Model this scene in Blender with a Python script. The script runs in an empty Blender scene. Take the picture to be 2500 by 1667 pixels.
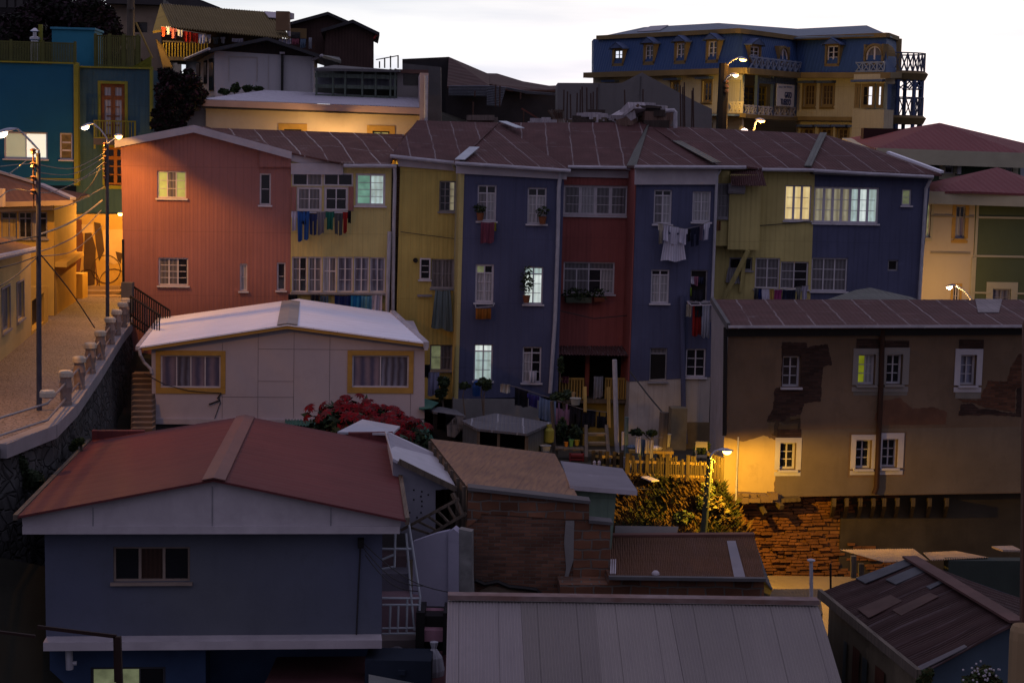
import bpy, bmesh, math, random
from mathutils import Vector, Matrix
from mathutils.geometry import delaunay_2d_cdt
rad = math.radians
random.seed(11)
SC = bpy.context.scene
COL = SC.collection

# ---------------------------------------------------------------- camera
F = 4358.0; CX = 1250.0; CY = 833.5           # focal length and centre, in pixels of the photograph
PITCH = 6.42; ROLL = 1.25
RM = Matrix.Rotation(rad(90 - PITCH), 3, 'X') @ Matrix.Rotation(rad(ROLL), 3, 'Z')
cd = bpy.data.cameras.new('camera'); cam = bpy.data.objects.new('camera', cd); COL.objects.link(cam)
cam.matrix_world = RM.to_4x4()
cd.sensor_width = 36; cd.lens = F / 2500 * 36; cd.clip_start = .1; cd.clip_end = 4000
SC.camera = cam

# ---------------------------------------------------------------- sky
w = bpy.data.worlds.new('World'); SC.world = w; w.use_nodes = True
nt = w.node_tree; nt.nodes.clear()
def wn(t, **k):
    n = nt.nodes.new(t)
    for a, b in k.items(): setattr(n, a, b)
    return n
tc = wn('ShaderNodeTexCoord'); sx = wn('ShaderNodeSeparateXYZ'); nt.links.new(tc.outputs['Generated'], sx.inputs[0])
def wm(op, a, b=None, c=None):
    n = wn('ShaderNodeMath', operation=op)
    for i, v in enumerate((a, b, c)):
        if v is None: continue
        if isinstance(v, (int, float)): n.inputs[i].default_value = v
        else: nt.links.new(v, n.inputs[i])
    return n.outputs[0]
# after sunset: a pale afterglow low in the north-east of the picture, deep violet blue elsewhere
AZ = rad(12); GX, GY = math.sin(AZ), math.cos(AZ)
dot = wm('ADD', wm('MULTIPLY', sx.outputs[0], GX), wm('MULTIPLY', sx.outputs[1], GY))
face = wm('POWER', wm('MAXIMUM', wm('MULTIPLY_ADD', dot, .5, .5), 0), 5.0)
low = wm('POWER', wm('SUBTRACT', 1.0, wm('MINIMUM', wm('ABSOLUTE', sx.outputs[2]), 1.0)), 4.0)
glow = wm('MULTIPLY', face, low)
mp = wn('ShaderNodeMapping'); mp.inputs['Scale'].default_value = (1.2, 1.2, 11)
nt.links.new(tc.outputs['Generated'], mp.inputs[0])
nz = wn('ShaderNodeTexNoise'); nz.inputs['Scale'].default_value = 3.2; nz.inputs['Detail'].default_value = 5; nt.links.new(mp.outputs[0], nz.inputs[0])
cr = wn('ShaderNodeValToRGB'); cr.color_ramp.elements[0].position = .46; cr.color_ramp.elements[1].position = .66
cr.color_ramp.elements[0].color = (1, 1, 1, 1); cr.color_ramp.elements[1].color = (.70, .76, .85, 1); nt.links.new(nz.outputs[0], cr.inputs[0])
sky = wn('ShaderNodeTexSky', sky_type='NISHITA'); sky.sun_disc = False; sky.sun_elevation = rad(1.5); sky.sun_rotation = AZ
gc = wn('ShaderNodeMix', data_type='RGBA', blend_type='MULTIPLY'); gc.inputs[0].default_value = 1
gl = wn('ShaderNodeRGB'); gl.outputs[0].default_value = (1.02, 1.12, 1.12, 1)
gm = wn('ShaderNodeVectorMath', operation='SCALE'); nt.links.new(gl.outputs[0], gm.inputs[0]); nt.links.new(glow, gm.inputs['Scale'])
base = wn('ShaderNodeRGB'); base.outputs[0].default_value = (.165, .152, .205, 1)
ad = wn('ShaderNodeVectorMath', operation='ADD'); nt.links.new(gm.outputs[0], ad.inputs[0]); bz = wn('ShaderNodeVectorMath', operation='SCALE'); nt.links.new(base.outputs[0], bz.inputs[0]); nt.links.new(wm('MULTIPLY_ADD', wm('MAXIMUM', sx.outputs[2], 0), 2.1, .97), bz.inputs['Scale']); nt.links.new(bz.outputs[0], ad.inputs[1])
nt.links.new(ad.outputs[0], gc.inputs[6]); nt.links.new(cr.outputs[0], gc.inputs[7])
sks = wn('ShaderNodeVectorMath', operation='SCALE'); sks.inputs['Scale'].default_value = .012; nt.links.new(sky.outputs[0], sks.inputs[0])
ad2 = wn('ShaderNodeVectorMath', operation='ADD'); nt.links.new(gc.outputs[2], ad2.inputs[0]); nt.links.new(sks.outputs[0], ad2.inputs[1])
bg = wn('ShaderNodeBackground'); bg.inputs[1].default_value = 1.0; nt.links.new(ad2.outputs[0], bg.inputs[0])
ow = wn('ShaderNodeOutputWorld'); nt.links.new(bg.outputs[0], ow.inputs[0])
SC.view_settings.view_transform = 'Standard'; SC.view_settings.look = 'None'
SC.view_settings.exposure = 0.0; SC.view_settings.gamma = 1
SC.view_settings.use_curve_mapping = False

# ---------------------------------------------------------------- projection helpers
class Crop:
    def __init__(s, x0, y0, k): s.x0, s.y0, s.k = x0, y0, k
    def __call__(s, x, y): return (s.x0 + x / s.k, s.y0 + y / s.k)
    def pts(s, l): return [s(*p) for p in l]
V = Crop(0, 0, .9408); A_ = Crop(0, 0, 3.92); B_ = Crop(400, 0, 3.36); C_ = Crop(1000, 100, 3.36); D_ = Crop(1400, 0, 2.6133)
E_ = Crop(2000, 250, 2.85); G_ = Crop(0, 300, 3.1375); H_ = Crop(280, 280, 3.1357); I_ = Crop(940, 280, 3.1355)
J_ = Crop(1500, 280, 2.94); K_ = Crop(1000, 700, 2.61375); L_ = Crop(1700, 680, 2.61375); M_ = Crop(0, 700, 3.135)
N_ = Crop(300, 700, 2.94); O_ = Crop(0, 1000, 2.351); Q_ = Crop(900, 1050, 2.5414); R_ = Crop(1400, 1150, 3.033); S_ = Crop(1900, 1250, 3.76)
def ray(uv): return RM @ Vector(((uv[0] - CX) / F, -(uv[1] - CY) / F, -1.0))
def P(uv, Y):
    r = ray(uv); return r * (Y / r.y)
def Pz(uv, z):
    r = ray(uv); return r * (z / r.z)
class Frame:
    "a vertical plane: s runs right along it, t up, d out of it towards the viewer"
    def __init__(f, o, yaw):
        f.o = Vector((o.x, o.y, 0)); f.yaw = yaw; a = rad(yaw)
        f.ex = Vector((math.cos(a), math.sin(a), 0)); f.en = Vector((math.sin(a), -math.cos(a), 0))
    def hit(f, uv, d=0.0):
        r = ray(uv); o = f.o + f.en * d; return r * (o.dot(f.en) / r.dot(f.en))
    def st(f, uv, d=0.0):
        p = f.hit(uv, d); return ((p - f.o).dot(f.ex), p.z)
    def w(f, s, t, d=0.0): return f.o + f.ex * s + f.en * d + Vector((0, 0, t))
    def off(f, d): return Frame(f.o + f.en * d, f.yaw)
    def rect(f, c, b, d=0.0):
        p = [f.st(c(b[0], b[1]), d), f.st(c(b[2], b[1]), d), f.st(c(b[2], b[3]), d), f.st(c(b[0], b[3]), d)]
        return ((p[0][0] + p[3][0]) / 2, (p[1][0] + p[2][0]) / 2, (p[2][1] + p[3][1]) / 2, (p[0][1] + p[1][1]) / 2)  # s0 s1 t0 t1
def frame_at(uv, Y, yaw): return Frame(P(uv, Y), yaw)
def frame_pts(a, b):
    d = b - a; return Frame(a, math.degrees(math.atan2(d.y, d.x)))

# ---------------------------------------------------------------- materials
MATS = {}
class NT:
    def __init__(s, name):
        s.m = bpy.data.materials.new(name); s.m.use_nodes = True; s.t = s.m.node_tree; s.b = s.t.nodes['Principled BSDF']
        s.uv = s.n('ShaderNodeTexCoord').outputs['UV']
        sp = s.n('ShaderNodeSeparateXYZ'); s.l(s.uv, sp.inputs[0]); s.u, s.v = sp.outputs[0], sp.outputs[1]
    def n(s, t, **k):
        n = s.t.nodes.new(t)
        for a, b in k.items(): setattr(n, a, b)
        return n
    def l(s, a, b): s.t.links.new(a, b)
    def put(s, sock, v):
        if isinstance(v, (int, float)): sock.default_value = v
        elif isinstance(v, tuple): sock.default_value = v if len(v) == 4 else (*v, 1)
        else: s.l(v, sock)
    def m_(s, op, *a):
        n = s.n('ShaderNodeMath', operation=op)
        for i, v in enumerate(a): s.put(n.inputs[i], v)
        return n.outputs[0]
    def noise(s, sc, det=4, stretch=(1, 1, 1), rough=.55):
        mp = s.n('ShaderNodeMapping'); mp.inputs['Scale'].default_value = stretch; s.l(s.uv, mp.inputs[0])
        n = s.n('ShaderNodeTexNoise'); n.inputs['Scale'].default_value = sc; n.inputs['Detail'].default_value = det; n.inputs['Roughness'].default_value = rough
        s.l(mp.outputs[0], n.inputs[0]); return n.outputs[0]
    def ramp(s, v, a, b, ca=0.0, cb=1.0):
        n = s.n('ShaderNodeMapRange'); s.put(n.inputs[0], v)
        for i, x in enumerate((a, b, ca, cb)): n.inputs[i + 1].default_value = x
        return n.outputs[0]
    def mix(s, f, a, b, mode='MIX'):
        n = s.n('ShaderNodeMix', data_type='RGBA', blend_type=mode); s.put(n.inputs[0], f); s.put(n.inputs[6], a); s.put(n.inputs[7], b); return n.outputs[2]
    def line(s, x, period, wd):                   # 1 on thin lines every period
        f = s.m_('FRACT', s.m_('DIVIDE', x, period)); return s.m_('LESS_THAN', s.m_('ABSOLUTE', s.m_('SUBTRACT', f, .5)), wd / period / 2)
    def bump(s, h, st=.5, dist=.02):
        n = s.n('ShaderNodeBump'); n.inputs['Strength'].default_value = st; n.inputs['Distance'].default_value = dist; s.l(h, n.inputs['Height'])
        s.l(n.outputs[0], s.b.inputs['Normal'])
def sc_(c, k): return tuple(min(1, x * k) for x in c[:3])
def mat(name, col=(.5, .5, .5), kind='plain', rough=.8, metal=0.0, var=.25, ns=1.2, w=.2, col2=None, seam=None, em=0.0, size=(.3, .1), amt=.5, coat=0.0, bs=.5):
    if name in MATS: return MATS[name]
    s = NT(name); b = s.b; b.inputs['Roughness'].default_value = rough; b.inputs['Metallic'].default_value = metal
    b.inputs['Specular IOR Level'].default_value = .12 if kind in ('corr', 'sheets') else .22
    if coat: b.inputs['Coat Weight'].default_value = coat; b.inputs['Coat Roughness'].default_value = .04
    n1 = s.noise(ns, 6); n2 = s.noise(ns * .3, 3)
    dk = sc_(col, 1 - var)
    c = s.mix(s.ramp(n1, .3, .7), dk, sc_(col, 1 + var * .5))
    c = s.mix(s.m_('MULTIPLY', s.ramp(n2, .35, .65), .6), c, sc_(col, 1 - var * .7) if col2 is None else col2)
    if kind == 'boards':            # painted vertical cladding with streaks
        ln = s.line(s.u, w, .016); st = s.noise(1.0, 4, (7, .35, 1))
        c = s.mix(s.m_('MULTIPLY', s.ramp(st, .52, .75), amt * .7), c, sc_(col, .45))
        c = s.mix(s.m_('MULTIPLY', ln, .38), c, sc_(col, .4)); c = s.mix(s.m_('MULTIPLY', s.line(s.m_('ADD', s.v, s.m_('MULTIPLY', s.noise(.4, 1), .1)), 2.6, .03), .3), c, sc_(col, .4)); c = s.mix(s.m_('MULTIPLY', s.ramp(s.noise(.35, 7, rough=.65), .45, .7), .4), c, sc_(col, .62))
        c = s.mix(s.m_('MULTIPLY', s.ramp(s.noise(.9, 8, rough=.7), .66, .72), .35), c, sc_(col, 1.7))
        h = s.m_('SUBTRACT', s.m_('SINE', s.m_('MULTIPLY', s.u, 6.2832 / w * 2)), s.m_('MULTIPLY', ln, 3.0)); s.bump(h, .35, .012)
    elif kind == 'corr':            # corrugated sheet
        st = s.noise(1.0, 7, (5, .4, 1), .7); c = s.mix(s.m_('MULTIPLY', s.ramp(s.noise(.8, 8, rough=.75), .52, .68), amt * .6), c, sc_(col, .5))
        c = s.mix(s.m_('MULTIPLY', s.ramp(st, .48, .72), amt), c, seam or sc_(col, .5))
        ln = s.line(s.u, .83, .02); c = s.mix(s.m_('MULTIPLY', ln, .5), c, sc_(col, .3))
        h = s.m_('SINE', s.m_('MULTIPLY', s.u, 6.2832 / w)); s.bump(h, bs, .02)
    elif kind == 'sheets':          # old painted metal roof: sheets, pale seams, rust
        wv = s.n('ShaderNodeVectorMath', operation='ADD'); s.l(s.uv, wv.inputs[0]); cw = s.n('ShaderNodeCombineXYZ'); s.l(s.m_('MULTIPLY', s.m_('SUBTRACT', s.noise(.9, 3), .5), .05), cw.inputs[0]); s.l(s.m_('MULTIPLY', s.m_('SUBTRACT', s.noise(.5, 2), .5), .25), cw.inputs[1]); s.l(cw.outputs[0], wv.inputs[1]); br = s.n('ShaderNodeTexBrick', offset=.0); s.l(wv.outputs[0], br.inputs[0]); br.inputs['Scale'].default_value = 1
        br.inputs['Mortar Size'].default_value = .03; br.inputs['Brick Width'].default_value = size[0]; br.inputs['Row Height'].default_value = size[1]; br.inputs['Mortar Smooth'].default_value = .3
        br.inputs['Color1'].default_value = (.25, .25, .25, 1); br.inputs['Color2'].default_value = (.75, .75, .75, 1); br.inputs['Mortar'].default_value = (.5, .5, .5, 1)
        sepc = s.n('ShaderNodeSeparateColor'); s.l(br.outputs[0], sepc.inputs[0])
        c = s.mix(s.m_('MULTIPLY', sepc.outputs[0], .55), c, sc_(col, 1 - var))
        brk = s.ramp(s.noise(1.6, 7, rough=.8), .46, .58)
        un = s.m_('ADD', s.u, s.m_('MULTIPLY', s.m_('SUBTRACT', s.noise(.9, 3), .5), .16)); vn = s.m_('ADD', s.v, s.m_('MULTIPLY', s.m_('SUBTRACT', s.noise(.5, 2), .5), .5))
        brk2 = s.ramp(s.noise(.8, 5, (1, .4, 1), .7), .36, .5); c = s.mix(s.m_('MULTIPLY', s.line(un, size[0], .055), s.m_('MULTIPLY', brk2, amt * .9)), c, seam or (.35, .33, .33)); c = s.mix(s.m_('MULTIPLY', s.line(vn, size[1], .05), s.m_('MULTIPLY', brk, amt * .75)), c, seam or (.35, .33, .33))
        c = s.mix(s.m_('MULTIPLY', s.ramp(s.noise(.55, 7, rough=.8), .60, .68), amt * .6), c, seam or (.35, .33, .33))
        h = s.m_('SINE', s.m_('MULTIPLY', s.u, 6.2832 / w)); s.bump(h, bs, .02)
    elif kind in ('brick', 'adobe'):
        nv = s.noise(2.5, 4); off = s.n('ShaderNodeVectorMath', operation='ADD'); s.l(s.uv, off.inputs[0])
        cx = s.n('ShaderNodeCombineXYZ'); s.l(s.m_('MULTIPLY', s.m_('SUBTRACT', nv, .5), size[1] * .55), cx.inputs[0]); s.l(s.m_('MULTIPLY', s.m_('SUBTRACT', s.noise(1.8, 3), .5), size[1] * .7), cx.inputs[1]); s.l(cx.outputs[0], off.inputs[1])
        br = s.n('ShaderNodeTexBrick'); s.l(off.outputs[0], br.inputs[0]); br.inputs['Scale'].default_value = 1; br.inputs['Mortar Size'].default_value = size[1] * (.11 if kind == 'brick' else .16)
        br.inputs['Mortar Smooth'].default_value = .4
        br.inputs['Brick Width'].default_value = size[0]; br.inputs['Row Height'].default_value = size[1]
        br.inputs['Color1'].default_value = (*sc_(col, 1.25), 1); br.inputs['Color2'].default_value = (*sc_(col, .6), 1); br.inputs['Mortar'].default_value = (*(seam or (.2, .18, .16)), 1)
        c = s.mix(s.ramp(n1, .25, .75, .0, .55), br.outputs[0], c, 'MULTIPLY'); c = s.mix(s.m_('MULTIPLY', s.ramp(n2, .55, .68), amt), c, col2 or sc_(col, .5))
        h = s.m_('SUBTRACT', s.m_('MULTIPLY', n1, .9), br.outputs['Fac']); s.bump(h, .9, .04 if kind == 'adobe' else .02)
    elif kind == 'cobble':
        vo = s.n('ShaderNodeTexVoronoi', feature='DISTANCE_TO_EDGE'); vo.inputs['Scale'].default_value = 1 / w; s.l(s.uv, vo.inputs[0])
        e = s.ramp(vo.outputs[0], 0, .12); c = s.mix(e, sc_(col, .35), c); s.bump(e, .6, .02)
    elif kind == 'stone':
        mp = s.n('ShaderNodeMapping'); s.l(s.uv, mp.inputs[0]); mp.inputs['Scale'].default_value = (1, 1.5, 1)
        vo = s.n('ShaderNodeTexVoronoi', feature='DISTANCE_TO_EDGE'); vo.inputs['Scale'].default_value = 1 / w; s.l(mp.outputs[0], vo.inputs[0])
        v2 = s.n('ShaderNodeTexVoronoi'); v2.inputs['Scale'].default_value = 1 / w; s.l(mp.outputs[0], v2.inputs[0])
        c = s.mix(.6, c, v2.outputs['Color'], 'MULTIPLY') if False else c
        sp = s.n('ShaderNodeSeparateColor'); s.l(v2.outputs['Color'], sp.inputs[0]); c = s.mix(s.m_('MULTIPLY', sp.outputs[0], .7), c, sc_(col, .3))
        e = s.ramp(vo.outputs[0], 0, .1); c = s.mix(e, sc_(col, .2), c); s.bump(s.m_('ADD', e, s.m_('MULTIPLY', n1, .6)), .9, .05)
    elif kind == 'stucco':
        st = s.noise(1.0, 6, (2.2, .5, 1), .6); c = s.mix(s.m_('MULTIPLY', s.ramp(st, .52, .8), amt * .8), c, sc_(col, .55))
        c = s.mix(s.m_('MULTIPLY', s.ramp(s.noise(.7, 9, rough=.75), .58, .66), amt * .7), c, seam or sc_(col, .6)); c = s.mix(s.m_('MULTIPLY', s.ramp(s.noise(1.6, 8, rough=.7), .5, .7), amt * .55), c, sc_(col, .6)); s.bump(s.noise(14, 4), .25, .01)
    elif kind == 'wood':
        st = s.noise(1.0, 5, (9, .6, 1)); c = s.mix(s.m_('MULTIPLY', s.ramp(st, .42, .68), amt), c, seam or sc_(col, .4))
        ln = s.line(s.u, w, .012); c = s.mix(s.m_('MULTIPLY', ln, .7), c, sc_(col, .25)); s.bump(s.m_('SUBTRACT', st, ln), .5, .01)
    elif kind == 'ply':             # weathered sheets, grain across
        st = s.noise(1.0, 6, (1.3, 12, 1), .7); c = s.mix(s.m_('MULTIPLY', s.ramp(st, .40, .66), amt), c, seam or sc_(col, .45)); s.bump(st, .3, .01)
        ln = s.line(s.v, w, .02); c = s.mix(s.m_('MULTIPLY', ln, .4), c, sc_(col, .3))
    elif kind == 'fold':            # hanging cloth with folds
        f = s.m_('SINE', s.m_('ADD', s.m_('MULTIPLY', s.u, 6.2832 / w), s.m_('MULTIPLY', n1, 5.0)))
        c = s.mix(s.m_('MULTIPLY', s.ramp(f, -1, 1), amt), c, col2 or sc_(col, .4)); s.bump(f, .5, .02)
    s.put(b.inputs['Base Color'], c)
    if em:
        s.l(c, b.inputs['Emission Color']); b.inputs['Emission Strength'].default_value = em
    MATS[name] = s.m; return s.m

# ---------------------------------------------------------------- mesh builder
def org(o): return Vector(o.get('_o', (0, 0, 0)))
class MB:
    def __init__(s): s.v = []; s.f = []; s.mi = []; s.uv = []; s.sm = []
    def face(s, pts, m=0, sm=False, uv=None):
        b = len(s.v); s.v += [Vector(p) for p in pts]; s.f.append(tuple(range(b, b + len(pts)))); s.mi.append(m); s.sm.append(sm); s.uv.append(uv)
    def box(s, f, s0, s1, t0, t1, d0, d1, m=0):
        c = [f.w(a, b, d) for d in (d0, d1) for b in (t0, t1) for a in (s0, s1)]; s.hexa(c, m)
    def hexa(s, c, m=0):            # c: d0:(s0t0,s1t0,s0t1,s1t1) d1:(...)
        for q in ((4, 5, 7, 6), (1, 0, 2, 3), (0, 4, 6, 2), (5, 1, 3, 7), (6, 7, 3, 2), (0, 1, 5, 4)): s.face([c[i] for i in q], m)
    def wbox(s, c, h, m=0, rz=0.0):   # world box: centre, half sizes
        R_ = Matrix.Rotation(rz, 3, 'Z'); c = Vector(c)
        s.hexa([c + R_ @ Vector((x * h[0], y * h[1], z * h[2])) for y in (1, -1) for z in (-1, 1) for x in (-1, 1)], m)
    def bar(s, a, b, w_, h_=None, m=0, up=(0, 0, 1)):   # rectangular bar between points
        a, b = Vector(a), Vector(b); h_ = h_ or w_; d = (b - a).normalized(); u = Vector(up)
        if abs(d.dot(u)) > .95: u = Vector((0, 1, 0))
        x = d.cross(u).normalized(); z = x.cross(d).normalized(); x = x * w_ / 2; z = z * h_ / 2
        c = [p + i * x + j * z for p in (a, b) for j in (-1, 1) for i in (-1, 1)]; s.hexa(c, m)
    def tube(s, pts, r, n=8, m=0, cap=True):
        pts = [Vector(p) for p in pts]; rs = r if isinstance(r, (list, tuple)) else [r] * len(pts); rings = []; px = None
        for i, p in enumerate(pts):
            d = (pts[min(i + 1, len(pts) - 1)] - pts[max(i - 1, 0)]).normalized()
            if px is None:
                u = Vector((0, 0, 1)) if abs(d.z) < .9 else Vector((0, 1, 0)); px = d.cross(u).normalized()
            px = (px - d * px.dot(d)).normalized(); y = d.cross(px)
            rings.append([p + (px * math.cos(k * 6.28319 / n) + y * math.sin(k * 6.28319 / n)) * rs[i] for k in range(n)])
        for i in range(len(rings) - 1):
            for k in range(n):
                q = (k + 1) % n; s.face([rings[i][k], rings[i][q], rings[i + 1][q], rings[i + 1][k]], m, n > 5)
        if cap:
            s.face(rings[0][::-1], m); s.face(rings[-1], m)
    def lathe(s, c, prof, n=12, m=0):   # prof [(r,z)]
        c = Vector(c)
        for (r0, z0), (r1, z1) in zip(prof, prof[1:]):
            for k in range(n):
                a, b = k * 6.28319 / n, (k + 1) * 6.28319 / n
                q = [c + Vector((r0 * math.cos(a), r0 * math.sin(a), z0)), c + Vector((r0 * math.cos(b), r0 * math.sin(b), z0)), c + Vector((r1 * math.cos(b), r1 * math.sin(b), z1)), c + Vector((r1 * math.cos(a), r1 * math.sin(a), z1))]
                if r0 < 1e-4: q = q[1:]
                elif r1 < 1e-4: q = q[:3]
                s.face(q, m, True)
    def slab(s, pts, th=.06, m=0, me=None):   # polygon with thickness downwards
        pts = [Vector(p) for p in pts]; dn = Vector((0, 0, -th)); me = m if me is None else me
        s.face(pts, m); s.face([p + dn for p in pts][::-1], me)
        for i in range(len(pts)):
            a, b = pts[i], pts[(i + 1) % len(pts)]; s.face([a, a + dn, b + dn, b], me)
    def corr(s, a, b, c, d, waves, amp=.02, m=0, seg=6, rows=4, jit=0.0):
        "corrugated sheet: a,b along one edge (across the waves), d,c the opposite edge"
        a, b, c, d = map(Vector, (a, b, c, d)); nrm = (b - a).cross(d - a).normalized(); n = waves * seg
        if nrm.z < 0: nrm = -nrm
        g = []
        for j in range(rows + 1):
            row = []; y = j / rows
            for i in range(n + 1):
                x = i / n; p = (a.lerp(b, x)).lerp(d.lerp(c, x), y)
                row.append(p + nrm * (amp * math.sin(x * waves * 6.28319) + jit * math.sin(x * 9.1 + y * 5.3 + a.x)))
            g.append(row)
        for j in range(rows):
            for i in range(n): s.face([g[j][i], g[j][i + 1], g[j + 1][i + 1], g[j + 1][i]], m, True)
    def build(s, name, mats, parent=None, at=None, weld=False):
        if not isinstance(mats, (list, tuple)): mats = [mats]
        o = Vector(at) if at is not None else (org(parent) if parent else None)
        if o is None:
            xs = [v.x for v in s.v]; ys = [v.y for v in s.v]; zs = [v.z for v in s.v]; o = Vector(((min(xs) + max(xs)) / 2, (min(ys) + max(ys)) / 2, min(zs)))
        me = bpy.data.meshes.new(name); me.from_pydata([v - o for v in s.v], [], s.f)
        for m_ in mats: me.materials.append(m_)
        me.polygons.foreach_set('material_index', s.mi); me.polygons.foreach_set('use_smooth', s.sm)
        ul = me.uv_layers.new(name='UV'); me.update()
        data = [0.0] * (2 * len(me.loops))
        for p, uvs in zip(me.polygons, s.uv):
            if uvs is None:
                n = p.normal
                if abs(n.z) > .9995 or n.length < .5: h = Vector((1, 0, 0)); vv = Vector((0, 1, 0))
                else:
                    h = Vector((0, 0, 1)).cross(n).normalized(); vv = n.cross(h)
                    if s.sm[p.index] and len(s.f) > 300 and hasattr(s, 'h'): h, vv = s.h, s.vv
                for li, vi in zip(p.loop_indices, p.vertices):
                    q = s.v[vi]; data[2 * li] = q.dot(h); data[2 * li + 1] = q.dot(vv)
            else:
                for li, q in zip(p.loop_indices, uvs): data[2 * li] = q[0]; data[2 * li + 1] = q[1]
        ul.data.foreach_set('uv', data)
        if weld:
            bm = bmesh.new(); bm.from_mesh(me); bmesh.ops.remove_doubles(bm, verts=bm.verts, dist=.0005); bm.to_mesh(me); bm.free()
        ob = bpy.data.objects.new(name, me); COL.objects.link(ob); ob['_o'] = tuple(o)
        if parent: ob.parent = parent
        else: ob.location = o
        return ob
def tag(o, label=None, cat=None, group=None, kind=None):
    if label: o['label'] = label
    if cat: o['category'] = cat
    if group: o['group'] = group
    if kind: o['kind'] = kind
    return o
def thing(name, label, cat, at, group=None):
    o = bpy.data.objects.new(name, None); COL.objects.link(o); at = Vector(at); o.location = at; o['_o'] = tuple(at); o.empty_display_size = .3
    return tag(o, label, cat, group)
def copy_tree(o, at=None, rz=0.0, parent=None):
    c = o.copy(); COL.objects.link(c)
    if parent: c.parent = parent
    else: c.location = at; c.rotation_euler = (0, 0, rz)
    for ch in list(o.children): copy_tree(ch, parent=c)
    return c

def in_poly(p, poly):
    r = False; j = len(poly) - 1
    for i in range(len(poly)):
        (xi, yi), (xj, yj) = poly[i], poly[j]
        if (yi > p[1]) != (yj > p[1]) and p[0] < (xj - xi) * (p[1] - yi) / (yj - yi + 1e-12) + xi: r = not r
        j = i
    return r
def wall_mesh(mb, f, poly, holes=(), rec=.12, depth=5.0, m=0, back=True, mr=None):
    "facade polygon (s,t) with rectangular openings, reveals, and side and back walls behind it"
    mr = m if mr is None else mr
    vs = [Vector(p) for p in poly]; es = [(i, (i + 1) % len(poly)) for i in range(len(poly))]
    for (a, b, c, d) in holes:
        k = len(vs); vs += [Vector((a, c)), Vector((b, c)), Vector((b, d)), Vector((a, d))]; es += [(k, k + 1), (k + 1, k + 2), (k + 2, k + 3), (k + 3, k)]
    r = delaunay_2d_cdt(vs, es, [], 0, 1e-5); ov, of = r[0], r[2]
    for t in of:
        c = sum((ov[i] for i in t), Vector((0, 0))) / len(t)
        if not in_poly(c, poly) or any(h[0] < c.x < h[1] and h[2] < c.y < h[3] for h in holes): continue
        tt = list(t)
        if (ov[t[1]] - ov[t[0]]).cross(ov[t[2]] - ov[t[0]]) < 0: tt.reverse()
        mb.face([f.w(ov[i].x, ov[i].y) for i in tt], m)
    for (a, b, c, d) in holes:
        q = [(a, c), (b, c), (b, d), (a, d)]
        for i in range(4):
            x, y = q[i], q[(i + 1) % 4]; mb.face([f.w(*x), f.w(*y), f.w(*y, -rec - .02), f.w(*x, -rec - .02)], mr)
        if rec > .01: mb.face([f.w(a, c, -rec - .02), f.w(b, c, -rec - .02), f.w(b, d, -rec - .02), f.w(a, d, -rec - .02)], mr)
    if depth:
        n = len(poly)
        for i in range(n):
            x, y = poly[i], poly[(i + 1) % n]; mb.face([f.w(*x, -depth), f.w(*y, -depth), f.w(*y), f.w(*x)], m)
        if back: mb.face([f.w(*p, -depth) for p in poly][::-1], m)

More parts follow.
